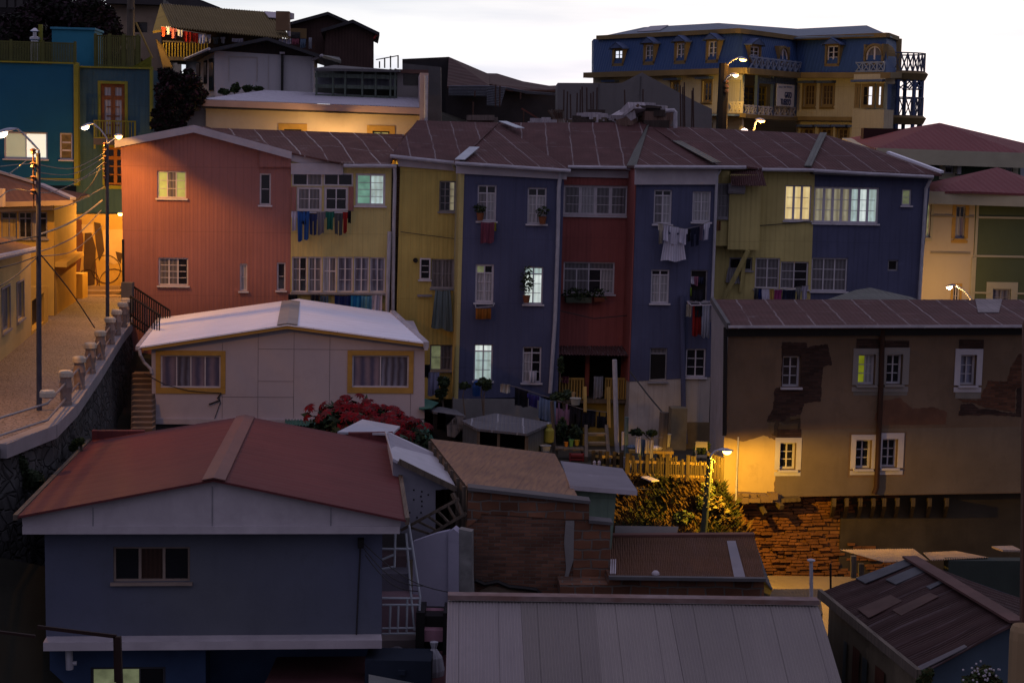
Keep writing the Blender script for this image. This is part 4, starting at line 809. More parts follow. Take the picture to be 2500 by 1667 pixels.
# lamp posts
POLE = mat('blue_grey_pole', (.06, .06, .08), var=.4, ns=3, rough=.6)
HEAD = mat('lamp_head', (.35, .35, .42), rough=.4)
def lens_mat(n, c, e): return mat(n, c, var=0, em=e)
LENSW = lens_mat('lit_lens_white', (1, .82, .55), 14.0); LENSO = lens_mat('lit_lens_orange', (1, .56, .12), 14.0)
def light(name, p, watt, col, parent, r=.12, spot=None, aim=None):
    l = bpy.data.lights.new(name, 'SPOT' if spot else 'POINT'); l.energy = watt; l.color = col; l.shadow_soft_size = r
    if spot: l.spot_size = rad(spot); l.spot_blend = .25
    o = bpy.data.objects.new(name, l); COL.objects.link(o); o.location = p - (org(parent) if parent else Vector())
    if aim is not None: o.rotation_euler = Vector(aim).to_track_quat('-Z', 'Y').to_euler()
    if parent: o.parent = parent
SOD = (1, .45, .07)
def head(t, p, dr, L=.62, lens=LENSO, watt=300, col=SOD, wd=.17, lightoff=.16, aim=None, spot=None):
    "cobra head from p towards dr"
    dr = Vector(dr).normalized(); side = dr.cross(Vector((0, 0, 1))).normalized(); upv = side.cross(dr); mb = MB(); rings = []
    for i in range(9):
        x = i / 8; r = math.sin(max(.06, x ** .8) * 3.0) * wd + .02; c = p + dr * L * x
        rings.append([c + side * r * math.cos(k * 3.14159 / 8) + upv * (r * .55 * math.sin(k * 3.14159 / 8)) for k in range(9)])
    for i in range(8):
        for k in range(8): mb.face([rings[i][k], rings[i + 1][k], rings[i + 1][k + 1], rings[i][k + 1]], 0, True)
        mb.face([rings[i][8], rings[i + 1][8], rings[i + 1][0], rings[i][0]])
    mb.build('lamp_head', HEAD, t)
    mb = MB(); c = p + dr * L * .62 - upv * .02; pr = []
    for i in range(5):
        a = i / 4 * 1.5708; rr = math.cos(a); pr.append([c + (dr * 1.35 * math.cos(k * 6.283 / 10) + side * math.sin(k * 6.283 / 10)) * rr * wd * .78 - upv * math.sin(a) * .11 for k in range(10)])
    for i in range(4):
        for k in range(10): mb.face([pr[i][k], pr[i][(k + 1) % 10], pr[i + 1][(k + 1) % 10], pr[i + 1][k]], 0, True)
    mb.build('lens', lens, t)
    if watt: light('bulb', c - upv * lightoff, watt, col, t, .08, spot, aim)
def arc(a, b, lift, n=8): return [a.lerp(b, i / n) + Vector((0, 0, lift * math.sin(i / n * 3.1416))) for i in range(n + 1)]
base = Pz(V(90, 942), ZS); top = P(V(88, 352), base.y)
t = thing('street_lamp', 'nearer street lamp on a blue-grey pole at the left edge', 'street lamp', base, 'street lamps along the cobbled street')
mb = MB(); mb.tube([base, base.lerp(top, .5), top], [.075, .07, .06], 10); mb.build('pole', POLE, t)
hp = P(A_(165, 1235), base.y - .2); mb = MB(); mb.tube([top - up * .3, P(A_(372, 1440), base.y), P(A_(300, 1360), base.y), P(A_(230, 1290), base.y), hp], .03, 7); mb.build('arm', HEAD, t)
head(t, hp, P(A_(0, 1150), base.y - .2) - hp + Vector((0, 0, -.35)), .7, LENSW, 1500, (1, .42, .05), .15, spot=160, aim=(-.1, .25, -1))
mb = MB(); c = P(A_(318, 1470), base.y)
for i in range(4): mb.lathe(c - up * i * .36, [(.02, -.36), (.02, -.02), (.09, 0), (.06, .06), (.1, .1), (.02, .14)], 8)
mb.build('insulators', mat('insulator_brown', (.10, .05, .03), rough=.3), t)
base2 = Pz(V(247, 757), ZS); top2 = P(V(246, 330), base2.y)
t2 = thing('street_lamp', 'farther street lamp with two heads, its pole near the iron railing', 'street lamp', base2, 'street lamps along the cobbled street')
mb = MB(); mb.tube([base2, top2], [.075, .06], 10); mb.build('pole', POLE, t2)
hp = P(A_(895, 1185), base2.y); mb = MB(); mb.tube([P(A_(1035, 1400), base2.y), P(A_(1020, 1320), base2.y), P(A_(960, 1240), base2.y), hp], .03, 7); mb.build('arm', HEAD, t2)
head(t2, hp, P(A_(770, 1150), base2.y) - hp + Vector((0, 0, -.3)), .55, LENSW, 1500, (1, .42, .05), .14, spot=150, aim=(-.15, .1, -1))
hq = P(A_(1120, 1310), base2.y + 2.2); mb = MB(); mb.tube([P(A_(1020, 1400), base2.y), P(A_(1050, 1360), base2.y + .2), hq], .025, 6); mb.build('arm', HEAD, t2)
head(t2, hq, P(A_(1190, 1290), base2.y + 2.0) - hq + Vector((0, -.5, .0)), .5, LENSO, 260, SOD, .16, lightoff=.22, spot=124, aim=(-.25, .75, -1))
mb = MB()
for i in range(6): mb.lathe(P(A_(1005, 1400 + i * 62), base2.y), [(.02, -.3), (.02, -.02), (.08, 0), (.05, .06), (.09, .1), (.02, .14)], 8)
mb.build('insulators', MATS['insulator_brown'], t2)
# wires
def wire(pts, c=G_, r=.014, m=None, lab='', group='wires over the cobbled street'):
    w3 = [P(c(x, y), yy) for x, y, yy in pts]; out = []
    if len(w3) == 2: w3 = [w3[0], w3[0].lerp(w3[1], .5) - Vector((0, 0, .25)), w3[1]]
    for i in range(len(w3) - 1):
        for k in range(6):
            t_ = k / 6; p0 = w3[max(i - 1, 0)]; p1 = w3[i]; p2 = w3[i + 1]; p3 = w3[min(i + 2, len(w3) - 1)]
            out.append(.5 * ((2 * p1) + (p2 - p0) * t_ + (2 * p0 - 5 * p1 + 4 * p2 - p3) * t_ ** 2 + (3 * p1 - p0 - 3 * p2 + p3) * t_ ** 3))
    out.append(w3[-1]); mb = MB(); mb.tube(out, r, 5); return solo('wire', mb, m or WIREL, lab, 'wire', group)
Y1, Y2 = base.y, base2.y
wire([(250, 312, Y1), (560, 348, 58), (800, 232, Y2)], lab='topmost wire between the two street lamps'); wire([(250, 375, Y1), (560, 392, 58), (800, 262, Y2)], lab='second wire from the top between the street lamps')
wire([(265, 430, Y1), (600, 435, 60), (800, 300, Y2)], lab='third wire from the top between the street lamps'); wire([(0, 335, 40), (140, 320, 44), (250, 312, Y1)], lab='wire running left from the top of the nearer lamp pole')
wire([(0, 570, 40), (120, 510, 46), (420, 525, 56), (800, 345, Y2)], lab='slack wire over the brown roof to the farther pole'); wire([(70, 390, 42), (140, 340, 46), (200, 292, 52)], lab='short wire crossing the big lit window'), 
wire([(415, 664, Y1 + 6), (600, 600, 60), (800, 492, Y2)], r=.018, lab='bright wire ending at the yellow house corner'); wire([(290, 858, Y1), (480, 792, 57), (640, 705, 63), (782, 595, Y2)], r=.03, m=mat('pale_cable', (.34, .28, .2)), lab='thick pale cable sagging between the lamp poles')
wire([(300, 985, Y1), (430, 942, 56), (600, 850, 62), (775, 672, Y2)], r=.02, lab='cable below the thick pale one'); wire([(310, 1022, Y1), (540, 990, 59), (690, 880, 64), (782, 790, Y2)], r=.016, lab='lowest sagging cable between the lamp poles')
wire([(320, 1018, Y1), (540, 1290, 55), (725, 1568, 60)], r=.02, m=WIRE, lab='dark stay wire slanting down across the street'); wire([(0, 925, 42), (150, 895, 45), (290, 868, Y1)], r=.02, m=WIRE, lab='dark cable entering from the left edge, upper')
wire([(0, 1110, 42), (150, 1070, 45), (285, 1020, Y1)], r=.018, m=WIRE, lab='dark cable entering from the left edge, middle'); wire([(0, 1250, 42), (130, 1165, 45), (285, 1030, Y1)], r=.018, m=WIRE, lab='dark cable entering from the left edge, lowest')
wire([(590, 590, 66), (700, 470, 67), (770, 340, Y2)], r=.02, m=WIRE, lab='dark curved cable beside the farther pole')

# near yellow house along the street
FL = frame_pts(Pz(M_(0, 572), ZS), Pz(M_(432, 208), ZS))
YH = mat('street_yellow_plaster', (.50, .33, .07), 'stucco', var=.22, amt=.35, ns=.5)
CRH = mat('street_cream_plaster', (.50, .37, .16), 'stucco', var=.2, amt=.3, ns=.5)
h = House('street_house', 'low cream and yellow house along the left side of the street', 'house', FL, (0, 1826), G_)
h.win((12, 1262, 74, 1590), cols=2, rows=1, pm=[mat('grey_shutter', (.20, .17, .15), 'wood', w=.1)], fm=FRG, sur=.06); h.win((128, 1218, 180, 1505), cols=2, rows=1, pm=[MATS['grey_shutter']], fm=FRG, sur=.06)
h.wall([(-420, 1130), (238, 1000), (238, 1700), (-420, 2200)], CRH, depth=6)
mb = MB(); mb.slab([FL.hit(G_(-420, 1110), .5), FL.hit(G_(288, 958), .5), FL.hit(G_(288, 958), .5) + Vector((-5, 0, 1.3)), FL.hit(G_(-420, 1110), .5) + Vector((-5, 0, 1.3))], .08); mb.build('roof', mat('orange_tin', (.26, .12, .05), 'corr', w=.12, amt=.5), h.root)
mb = MB(); mb.tube([FL.hit(G_(-420, 1120), .55), FL.hit(G_(288, 965), .55)], .1, 8); mb.build('gutter', GUT, h.root)
t = thing('garden_wall', 'yellow garden wall with a gate opening between the two street houses', 'wall', FL.hit(G_(300, 1600)))
mb = MB(); ho = FL.rect(G_, (245, 1330, 338, 1560)); wall_mesh(mb, FL, [FL.st(G_(*p)) for p in ((238, 1780), (370, 1680), (370, 1250), (238, 1255))][::1], [ho], rec=.3, depth=.3); mb.build('wall', YH, t)
mb = MB(); mb.box(FL, ho[0], ho[1], ho[2], ho[3], -.33, -.28); mb.build('gate', BLK, t)
# far yellow house, corner on the street
cz = FL.hit(G_(415, 1300)); FY = Frame(cz, 6)
h = House('street_house', 'two-storey yellow house with a brown hipped roof at the bend of the street', 'house', FY, (300, 1400), G_)
h.win((5, 682, 132, 885), cols=2, rows=1, pm=[mat('lit_ochre_shutter', (.40, .30, .12), 'wood', w=.15)], top=.22, topm=DARK, fm=FRG); h.win((140, 682, 246, 885), cols=2, rows=1, pm=[DARK], top=.22, topm=DARK, fm=FRG); h.win((246, 682, 362, 885), cols=2, rows=1, pm=[CURTW, DARK], top=.22, fm=FRG)
h.wall([(-140, 615), (415, 625), (415, 1500), (-140, 1500)], YH, depth=6.5)
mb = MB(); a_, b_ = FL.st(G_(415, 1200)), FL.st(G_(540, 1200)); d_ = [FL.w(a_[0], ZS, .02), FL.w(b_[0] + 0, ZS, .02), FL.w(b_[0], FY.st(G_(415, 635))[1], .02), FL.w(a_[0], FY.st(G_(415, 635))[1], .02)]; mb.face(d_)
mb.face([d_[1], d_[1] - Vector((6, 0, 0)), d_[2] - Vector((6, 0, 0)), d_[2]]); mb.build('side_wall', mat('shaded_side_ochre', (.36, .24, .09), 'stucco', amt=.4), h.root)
mb = MB()
for b in ((470, 1070, 492, 1350), (503, 1065, 525, 1175)): q = FL.rect(G_, b); mb.box(FL, q[0], q[1], q[2], q[3], 0, .06)
mb.build('side_openings', DRK, h.root)
q = FL.rect(G_, (415, 1025, 555, 1060)); mb = MB(); mb.box(FL, q[0], q[1], q[2], q[3], 0, .5); mb.build('canopy', YH, h.root)
RBR = mat('brown_tile_roof', (.15, .075, .05), 'corr', w=.25, amt=.4)
mb = MB(); e1_, e2_ = FY.hit(G_(-200, 612), .6), FY.hit(G_(560, 592), .9); r1_, r2_ = FY.hit(G_(-200, 330), -3.5), FY.hit(G_(310, 482), -3.5)
mb.slab([e1_, e2_, r2_, r1_], .1); mb.slab([e2_, FY.hit(G_(560, 592), .9) + Vector((-1, 7, 0)), r2_], .1); mb.build('roof', RBR, h.root)
mb = MB(); mb.bar(r1_ + up * .08, r2_ + up * .06, .3, .1); mb.bar(r2_ + up * .06, e2_ + up * .06, .25, .1); mb.build('ridge_cap', GUT, h.root)
mb = MB(); mb.bar(e1_ - up * .1, e2_ - up * .1, .2, .2); mb.bar(e1_ - up * .35 + Vector((0, .3, 0)), e2_ - up * .35 + Vector((-.9, .3, 0)), .15, .15); mb.build('eave_gutter', mat('cream_gutter', (.45, .33, .2)), h.root)
mb = MB(); q = FY.rect(G_, (-60, 505, 28, 640), 2); mb.box(FY, q[0], q[1], q[2], q[3], 1.6, 2.2); solo('chimney_block', mb, CREAM, 'pale block chimney at the left edge before the brown roof', 'chimney')

# teal building
TEAL = mat('teal_plaster', (.007, .088, .19), 'stucco', var=.2, amt=.35, ns=.25); TEAL2 = mat('grey_teal_boards', (.04, .095, .13), 'boards', w=.5, amt=.4)
LIME = mat('olive_lime_trim', (.21, .21, .03), var=.2, ns=2)
FT = frame_at(A_(730, 640), 86, 4)
h = House('teal_building', 'teal building with olive trim, a tall brown door and a roof terrace', 'building', FT, (1000, 2000), A_)
tl = House('x', None, None, FT.off(.4), (1, 1), A_); bpy.data.objects.remove(tl.root); tl.root = h.root
tl.win((38, 1265, 455, 1522), cols=2, rows=1, pm=[mat('lit_pale_room', (.40, .40, .26), em=.55, var=.3, ns=.5), mat('lit_white_room', (.85, .88, .74), em=.8, var=.15, ns=.5)], fm=FRW, fw=.08, label='wide window of a brightly lit room'); tl.win((572, 1275, 694, 1530), cols=1, rows=3, pm=[mat('orange_reflection_pane', (.16, .10, .02), em=.15, rough=.2, coat=.5, var=.6, ns=3)], fw=.07, mw=.06, nw=.07)  # narrow window: orange reflection painted into the pane, with a faint glow
tl.wall([(-500, 580), (730, 628), (730, 1776), (-500, 1776)], TEAL, depth=9)
BRF = mat('brown_door_frame', (.20, .075, .03), var=.3, ns=3)
h.win((965, 805, 1195, 1320), cols=2, rows=4, pm=[CURTW], top=.22, fm=BRF, fw=.16, mw=.2, nw=.06, sur=.14, surm=LIME, label='tall brown glazed balcony door'); h.win((1005, 1410, 1200, 1776), cols=2, rows=3, pm=[DARK], top=.25, fm=mat('orange_door_frame', (.33, .13, .03)), fw=.12, mw=.16, nw=.06, sur=.12, surm=LIME)
h.wall([(730, 640), (1450, 668), (1450, 2052), (730, 2052)], TEAL2, depth=9)
mb = MB()
def tr(b, d=.5): q = FT.rect(A_, b, d); mb.box(FT, q[0], q[1], q[2], q[3], d - .5, d)
tr((706, 600, 748, 1776)); tr((1432, 640, 1455, 1236), .08); tr((-500, 585, 720, 600)); tr((748, 640, 1450, 656), .1); tr((735, 2042, 1250, 2058), .1); tr((-500, 1700, 730, 1712), .45); mb.build('trim', LIME, h.root)
mb = MB(); q = FT.rect(A_, (895, 1328, 1290, 1390), 1.0); mb.box(FT, q[0], q[1], q[2], q[3], 0, 1.0); mb.build('balcony_slab', CONCD, h.root)
mb = MB(); z0, z1 = q[3], FT.st(A_(900, 1150), 1.0)[1]; n = 15
mb.box(FT, q[0], q[1], z1 - .06, z1, .92, 1.0); mb.box(FT, q[0], q[1], z0, z0 + .06, .92, 1.0)
for i in range(n): x = q[0] + (q[1] - q[0] - .04) * i / (n - 1); k = .09 if i in (0, n - 1) else .035; mb.box(FT, x, x + k, z0 - (.5 if k > .05 else 0), z1, .93, .98)
mb.build('balcony_railing', LIME, h.root)
def pickets(name, a, b, hgt, n, m, r=.02, lab=None, parent=None, post=0, cat='railing'):
    mb = MB(); u = Vector((0, 0, 1)); mb.bar(a + u * hgt, b + u * hgt, .06); mb.bar(a + u * .08, b + u * .08, .05)
    for i in range(n + 1):
        p = a.lerp(b, i / n); k = r * 2.2 if post and i % post == 0 else r; mb.bar(p, p + u * (hgt + (0 if k == r else .1)), k * 2)
    o = mb.build(name, m, parent); return o if parent else tag(o, lab, cat)
pickets('terrace_railing', P(A_(-200, 590), 87), P(A_(720, 620), 87), 1.0, 60, mat('dim_olive', (.10, .10, .03)), .025, parent=h.root, post=20)
pickets('terrace_railing', P(A_(915, 640), 88), P(A_(1340, 650), 88), 1.5, 22, MATS['dim_olive'], .03, parent=h.root, post=7)
mb = MB(); q = [FT.hit(A_(*p), -.5) for p in ((1255, 650), (1442, 655), (1442, 540))]; mb.slab([x for x in q], .01); mb.face(q); mb.face([x + Vector((0, .2, 0)) for x in q][::-1]); mb.build('parapet', LIME, h.root)
t = thing('roof_hut', 'bright blue hut standing on the roof terrace', 'hut', P(A_(700, 630), 88.5)); FX = frame_at(A_(700, 600), 88.5, 4); q = FX.rect(A_, (497, 285, 903, 640))
mb = MB(); mb.box(FX, q[0], q[1], q[2] - .2, q[3], -2.5, 0); mb.build('wall', mat('hut_blue', (.03, .19, .29), 'stucco', amt=.3, var=.15), t); mb = MB(); mb.box(FX, q[0] - .06, q[1] + .06, q[3], q[3] + .1, -2.6, .1); mb.build('roof', mat('hut_roof', (.05, .22, .33)), t)
mb = MB(); q = FX.rect(A_, (380, 240, 412, 600)); mb.box(FX, q[0], q[1], q[2], q[3], 0, .3); solo('post', mb, LIME, 'olive post on the terrace left of the blue hut', 'post')
mb = MB(); mb.tube([P(A_(335, 595), 88), P(A_(335, 390), 88)], .2, 12); mb.lathe(P(A_(335, 390), 88), [(.2, 0), (.26, .05), (.26, .15), (.1, .2), (.1, .4), (.24, .45), (.05, .6)]); solo('flue_pipe', mb, mat('shiny_steel', (.5, .5, .55), metal=.7, rough=.3), 'shiny steel flue pipe on the terrace', 'chimney')
# mural wall and steps at the street end
FMu = frame_at(G_(700, 1200), 84.5, 4)
t = thing('mural_wall', 'lit yellow wall with brown painted figures at the end of the street', 'wall', FMu.hit(G_(750, 1260)))
mb = MB(); wall_mesh(mb, FMu, [FMu.st(G_(*p)) for p in ((520, 1600), (1100, 1600), (1100, 700), (520, 700))], depth=.5); mb.build('wall', mat('mural_ochre', (.42, .27, .07), 'stucco', var=.3, amt=.5), t)
MD = mat('mural_dark', (.06, .035, .02), 'stucco', var=.3, seam=(.12, .07, .03)); ML = mat('mural_pale', (.46, .33, .16), var=.2); MR = mat('mural_umber', (.15, .06, .03), 'stucco', var=.4)
for pts, m, d in (([(790, 820), (917, 815), (1000, 830), (1000, 1050), (870, 1085), (800, 1050), (785, 940)], ML, .012), ([(625, 780), (712, 775), (715, 840), (630, 845)], ML, .02), ([(650, 840), (700, 840), (735, 960), (725, 1240), (650, 1255), (640, 1080)], MD, .012), ([(560, 740), (625, 740), (640, 900), (600, 1240), (575, 1240), (590, 980)], MR, .014), ([(720, 760), (770, 770), (790, 880), (800, 980), (760, 1060), (735, 940)], MD, .016), ([(885, 985), (940, 1000), (925, 1080), (900, 1050)], MD, .02), ([(735, 1060), (750, 1240), (742, 1240), (728, 1070)], MR, .022)):
    patch(t, FMu, G_, pts, d, m, 'painted_shape')
def wheel(c, r, d, f=FMu): return [f.w(c[0] + r * math.cos(i * .3142), c[1] + r * math.sin(i * .3142), d) for i in range(21)]
mb = MB()
for x, y, r in ((815, 1120, .95), (675, 1200, .7), (875, 1230, 1.0)): mb.tube(wheel(FMu.st(G_(x, y)), r * .7, .04), .018, 5)
mb.build('painted_wheels', MD, t)
mb = MB()
for i in range(4):
    y = (1255, 1290, 1330, 1372)[i]; a, b = P(G_(565, y), 84 - i * 1.2), P(G_(920, y), 84 - i * 1.2); mb.hexa([a + Vector((0, 0, -.6)), b + Vector((0, 0, -.6)), a, b, a + Vector((0, 4, -.6)), b + Vector((0, 4, -.6)), a + Vector((0, 4, 0)), b + Vector((0, 4, 0))])
tag(mb.build('steps', mat('step_stone', (.26, .18, .10), 'stucco', var=.3)), kind='structure')
mb = MB(); a = P(G_(560, 1300), 81); mb.wbox(a, (.55, .5, .9)); solo('gate_pillar', mb, YH, 'low ochre pillar left of the street-end steps', 'pillar')
t = thing('assumed_wall_lamp', 'assumed lamp bracket under the teal building, added to light the painted wall', 'assumed wall lamp', P(G_(960, 700), 81.5)); mb = MB(); mb.tube([P(G_(980, 690), 83), P(G_(960, 690), 82)], .05, 6); mb.build('arm', HEAD, t); head(t, P(G_(960, 690), 82), Vector((-.6, -1, 0)), .5, LENSO, 1100, SOD, .14)  # assumed unseen lamp, added to brighten the alley and its painted wall
# iron railing and steps beside the salmon wall
t = thing('iron_railing', 'black iron railing going down beside the salmon wall', 'railing', P(M_(1010, 300), 70))
pickets('rail_panel', P(M_(1005, 235), 70.4), P(M_(1300, 430), 70), 1.28, 17, BLK, .02, parent=t); pickets('rail_panel', P(M_(1000, 290), 68.5), P(M_(1220, 440), 66), 1.1, 12, BLK, .02, parent=t)
mb = MB(); mb.tube([P(H_(68, 1400), 70.5), P(H_(64, 955), 70.5)], .05, 8); solo('pole', mb, BLK, 'thin black pole standing at the corner of the salmon house', 'pole')
mb = MB(); mb.wbox(P(H_(100, 1400), 70.2), (.22, .2, .6)); solo('meter_pillar', mb, CONCD, 'grey concrete pillar at the head of the iron railing', 'pillar')
mb = MB(); n = 11
for i in range(n):
    x = i / (n - 1); a, b = P(M_(1008 - 8 * x, 665 + x * 420), 63.5 - x * 5), P(M_(1165, 665 + x * 420), 63.5 - x * 5); mb.hexa([a + Vector((0, 0, -2)), b + Vector((0, 0, -2)), a, b, a + Vector((0, .6, -2)), b + Vector((0, .6, -2)), a + Vector((0, .6, 0)), b + Vector((0, .6, 0))])
solo('staircase', mb, mat('old_stair', (.15, .10, .075), 'stucco', var=.3), 'narrow outdoor stair between the stone wall and the white house', 'stairs')
# ---------------------------------------------------------------- foliage helpers
LEAFD = mat('dark_leaf', (.022, .035, .016), var=.5, ns=3); LEAFM = mat('mid_leaf', (.045, .07, .025), var=.5, ns=3); LEAFO = mat('olive_leaf', (.055, .05, .015), var=.4, ns=3)
def leaves(mb, c, rad_, n, size, rnd, m=0, shell=.35, fl=1.0, nm=1):
    c = Vector(c)
    for _ in range(n):
        d = Vector((rnd.gauss(0, 1), rnd.gauss(0, 1), rnd.gauss(0, 1))).normalized(); r = (shell + (1 - shell) * rnd.random()) ** .6
        p = c + Vector((d.x * rad_[0], d.y * rad_[1], d.z * rad_[2])) * r * rnd.uniform(.8, 1.12)
        a = Vector((rnd.gauss(0, 1), rnd.gauss(0, 1), rnd.gauss(0, .6))).normalized(); b = a.cross(d + Vector((rnd.gauss(0, .4),) * 3)).normalized(); s = size * rnd.uniform(.6, 1.4)
        mb.face([p - a * s, p - b * s * .45, p + a * s, p + b * s * .45], m + rnd.randrange(nm))
def tree_px(name, lab, cat, c, base_, Y, clumps, size, seed, mats=None, group=None, n=500, tw=.08, fl=.7):
    "clumps (x, y, rx, ry) in crop pixels"
    b = P(c(*base_), Y); rnd = random.Random(seed); t = thing(name, lab, cat, b, group); mb = MB(); ms = mats or [LEAFD, LEAFM]; k = Y / F / c.k; mc = MB()
    for x, y, rx, ry in clumps:
        q = P(c(x, y), Y); mb.tube([b - Vector((0, 0, .3)), b.lerp(q, .55) + Vector((rnd.uniform(-.1, .1), 0, .05)), q], [tw, tw * .6, tw * .2], 5)
        leaves(mc, q, (rx * k, rx * k * fl, ry * k), n, size, rnd, nm=len(ms))
        for _ in range(5):
            d = Vector((rnd.gauss(0, 1), rnd.gauss(0, 1), rnd.gauss(0, 1))).normalized(); leaves(mc, q + Vector((d.x * rx * k, d.y * rx * k * fl, d.z * ry * k)) * .95, (rx * k * .35, rx * k * .3, ry * k * .35), n // 6, size, rnd, nm=len(ms))
    mb.build('trunk', WOODO, t); mc.build('crown', ms, t); return t
def tree(name, lab, cat, base_, hgt, clumps, size, seed, mats=None, group=None, tw=.15, n=500):
    "clumps: (dx,dy,dz,rx,ry,rz)"
    rnd = random.Random(seed); base_ = Vector(base_); t = thing(name, lab, cat, base_, group); mb = MB(); mb.tube([base_, base_ + Vector((rnd.uniform(-.2, .2), 0, hgt * .5)), base_ + Vector((rnd.uniform(-.3, .3), 0, hgt))], [tw, tw * .7, tw * .3], 7)
    for cl in clumps: q = base_ + Vector(cl[:3]); mb.tube([base_ + Vector((0, 0, hgt * .4)), base_.lerp(q, .6) + Vector((0, 0, .3)), q], [tw * .5, tw * .3, tw * .1], 5)
    mb.build('trunk', WOODO, t); mb = MB(); ms = mats or [LEAFD, LEAFM]
    for cl in clumps:
        leaves(mb, base_ + Vector(cl[:3]), cl[3:6], n, size, rnd, nm=len(ms))
        for k in range(4): d = Vector((rnd.gauss(0, 1), rnd.gauss(0, 1), rnd.gauss(0, 1))).normalized(); leaves(mb, base_ + Vector(cl[:3]) + Vector((d.x * cl[3], d.y * cl[4], d.z * cl[5])) * .9, (cl[3] * .35, cl[4] * .35, cl[5] * .35), n // 5, size, rnd, nm=len(ms))
    mb.build('crown', ms, t); return t
# ---------------------------------------------------------------- cream house with the white flat roof behind the row
FQ = frame_at(B_(1000, 950), 80, 4)
h = House('cream_house', 'cream house behind the row with a pale corrugated roof, its wall lit from below', 'house', FQ, (1000, 1300), B_)
h.win((985, 1062, 1128, 1300), cols=2, rows=2, pm=[DARK], sur=.25, surm=FRY, fm=BLK); h.win((1710, 1077, 1850, 1300), cols=2, rows=2, pm=[LITK], sur=.25, surm=FRY, fm=BLK)
h.wall([(345, 850), (2105, 890), (2105, 1350), (345, 1350)], CREAM, depth=7)
mb = MB(); wall_mesh(mb, FQ.off(-.3), [FQ.st(B_(*p)) for p in ((150, 1300), (346, 1300), (346, 860), (150, 890))], depth=6); mb.build('side_wall', CREAMG, h.root)
PRF = mat('pale_lilac_tin', (.50, .48, .56), 'corr', w=.12, amt=.3, var=.1, rough=.45)
q = [FQ.hit(B_(x, y), d) for x, y, d in ((308, 815, .6), (2128, 884, .6), (2122, 806, -5), (840, 742, -6))]
mb = MB(); mb.corr(q[0], q[1], q[2], q[3], 140, .015); mb.build('roof', PRF, h.root)
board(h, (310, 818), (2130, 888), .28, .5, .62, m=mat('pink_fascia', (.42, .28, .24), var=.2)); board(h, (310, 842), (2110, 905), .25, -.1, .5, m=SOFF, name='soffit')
mb = MB(); mb.slab([FQ.hit(B_(x, y), d) for x, y, d in ((118, 862, .4), (310, 818, .5), (420, 790, -3), (200, 800, -3))], .15); mb.build('roof', CONCD, h.root)
q = FQ.rect(B_, (2098, 600, 2166, 1300), .65); mb = MB(); mb.box(FQ, q[0], q[1], q[2], q[3], -7, .65); mb.build('pink_end_wall', mat('pinkish_plaster', (.40, .31, .31), 'stucco', amt=.4), h.root)
mb = MB(); mb.tube([FQ.hit(B_(2152, 620), .8), FQ.hit(B_(2148, 1150), .8)], .08, 6); mb.build('drainpipe', PIPE, h.root)
FU = FQ.off(-5.5); q = FU.rect(B_, (1915, 600, 2150, 815)); mb = MB(); mb.box(FU, q[0], q[1], q[2] - .5, q[3], -4, 0); mb.build('rooftop_room', CREAMG, h.root)
w_ = FU.rect(B_, (1965, 612, 2098, 702)); mb = MB(); mb.box(FU, *w_, 0, .03); mb.build('window', mat('brownish_glass', (.06, .055, .05), rough=.25, coat=.4), h.root)
q = FU.rect(B_, (1905, 575, 2168, 606)); mb = MB(); mb.box(FU, *q, -4, .4); mb.build('rooftop_eave', mat('brown_eave', (.11, .06, .05), var=.3), h.root)
# open timber gallery on the roof
t = thing('roof_gallery', 'open grey-green timber gallery standing on the pale corrugated roof', 'pergola', FU.hit(B_(1600, 790), 1.5)); FV = FU.off(1.5); GRT = mat('grey_green_timber', (.10, .125, .105), 'wood', w=.2, amt=.4)
for x in (1245, 1380, 1480, 1620, 1730, 1850, 1890): mb = MB(); q = FV.rect(B_, (x, 565, x + 16, 795)); mb.box(FV, *q, -.1, .1); mb.build('post', GRT, t)
mb = MB()
for y, hh in ((700, 30), (610, 34), (568, 20), (782, 18)): q = FV.rect(B_, (1240, y, 1915, y + hh)); mb.box(FV, *q, -.04, .05)
mb.build('beams', GRT, t); mb = MB(); mb.slab([FV.hit(B_(1235, 560), .4), FV.hit(B_(1930, 572), .4), FV.hit(B_(1960, 580), -3), FV.hit(B_(1400, 535), -3)], .12); mb.build('roof', CONCD, t)
q = FV.rect(B_, (1240, 560, 1915, 800)); mb = MB(); mb.box(FV, *q, -3.2, -3); mb.build('back_wall', mat('gallery_back', (.06, .065, .06), 'stucco'), t)
mb = MB(); q = FV.rect(B_, (1240, 640, 1900, 700)); mb.box(FV, *q, -.6, -.5); mb.build('stored_boards', mat('pale_boards', (.15, .16, .19), 'wood', w=.6), t)

# white house with the dark gable
FG1 = frame_at(B_(800, 600), 89, 5)
h = House('gabled_house', 'white house with a low dark gable above the pale corrugated roof', 'house', FG1, (800, 780), B_)
h.wall([(415, 415), (1225, 465), (1225, 850), (415, 850)], mat('cool_white_plaster', (.42, .41, .46), 'stucco', amt=.25, var=.1, ns=.4), depth=9)
mb = MB(); a_ = FG1.hit(B_(415, 600)); sf = frame_pts(FG1.hit(B_(180, 600), -9), a_)
wall_mesh(mb, sf, [sf.st(B_(*p)) for p in ((270, 850), (415, 850), (415, 400), (180, 470), (180, 850))], depth=.2); mb.build('side_wall', CREAMG, h.root)
for b in ((378, 482, 412, 745), (335, 500, 356, 690), (275, 520, 300, 642)): q = sf.rect(B_, b); mb = MB(); mb.box(sf, *q, 0, .06); mb.build('window', DARK, h.root)
dk = mat('black_weathered_roof', (.035, .035, .042), var=.4, rough=.5, ns=1)
mb = MB(); pe = [FG1.st(B_(*p), .8) for p in ((372, 402), (845, 305), (1300, 455))]
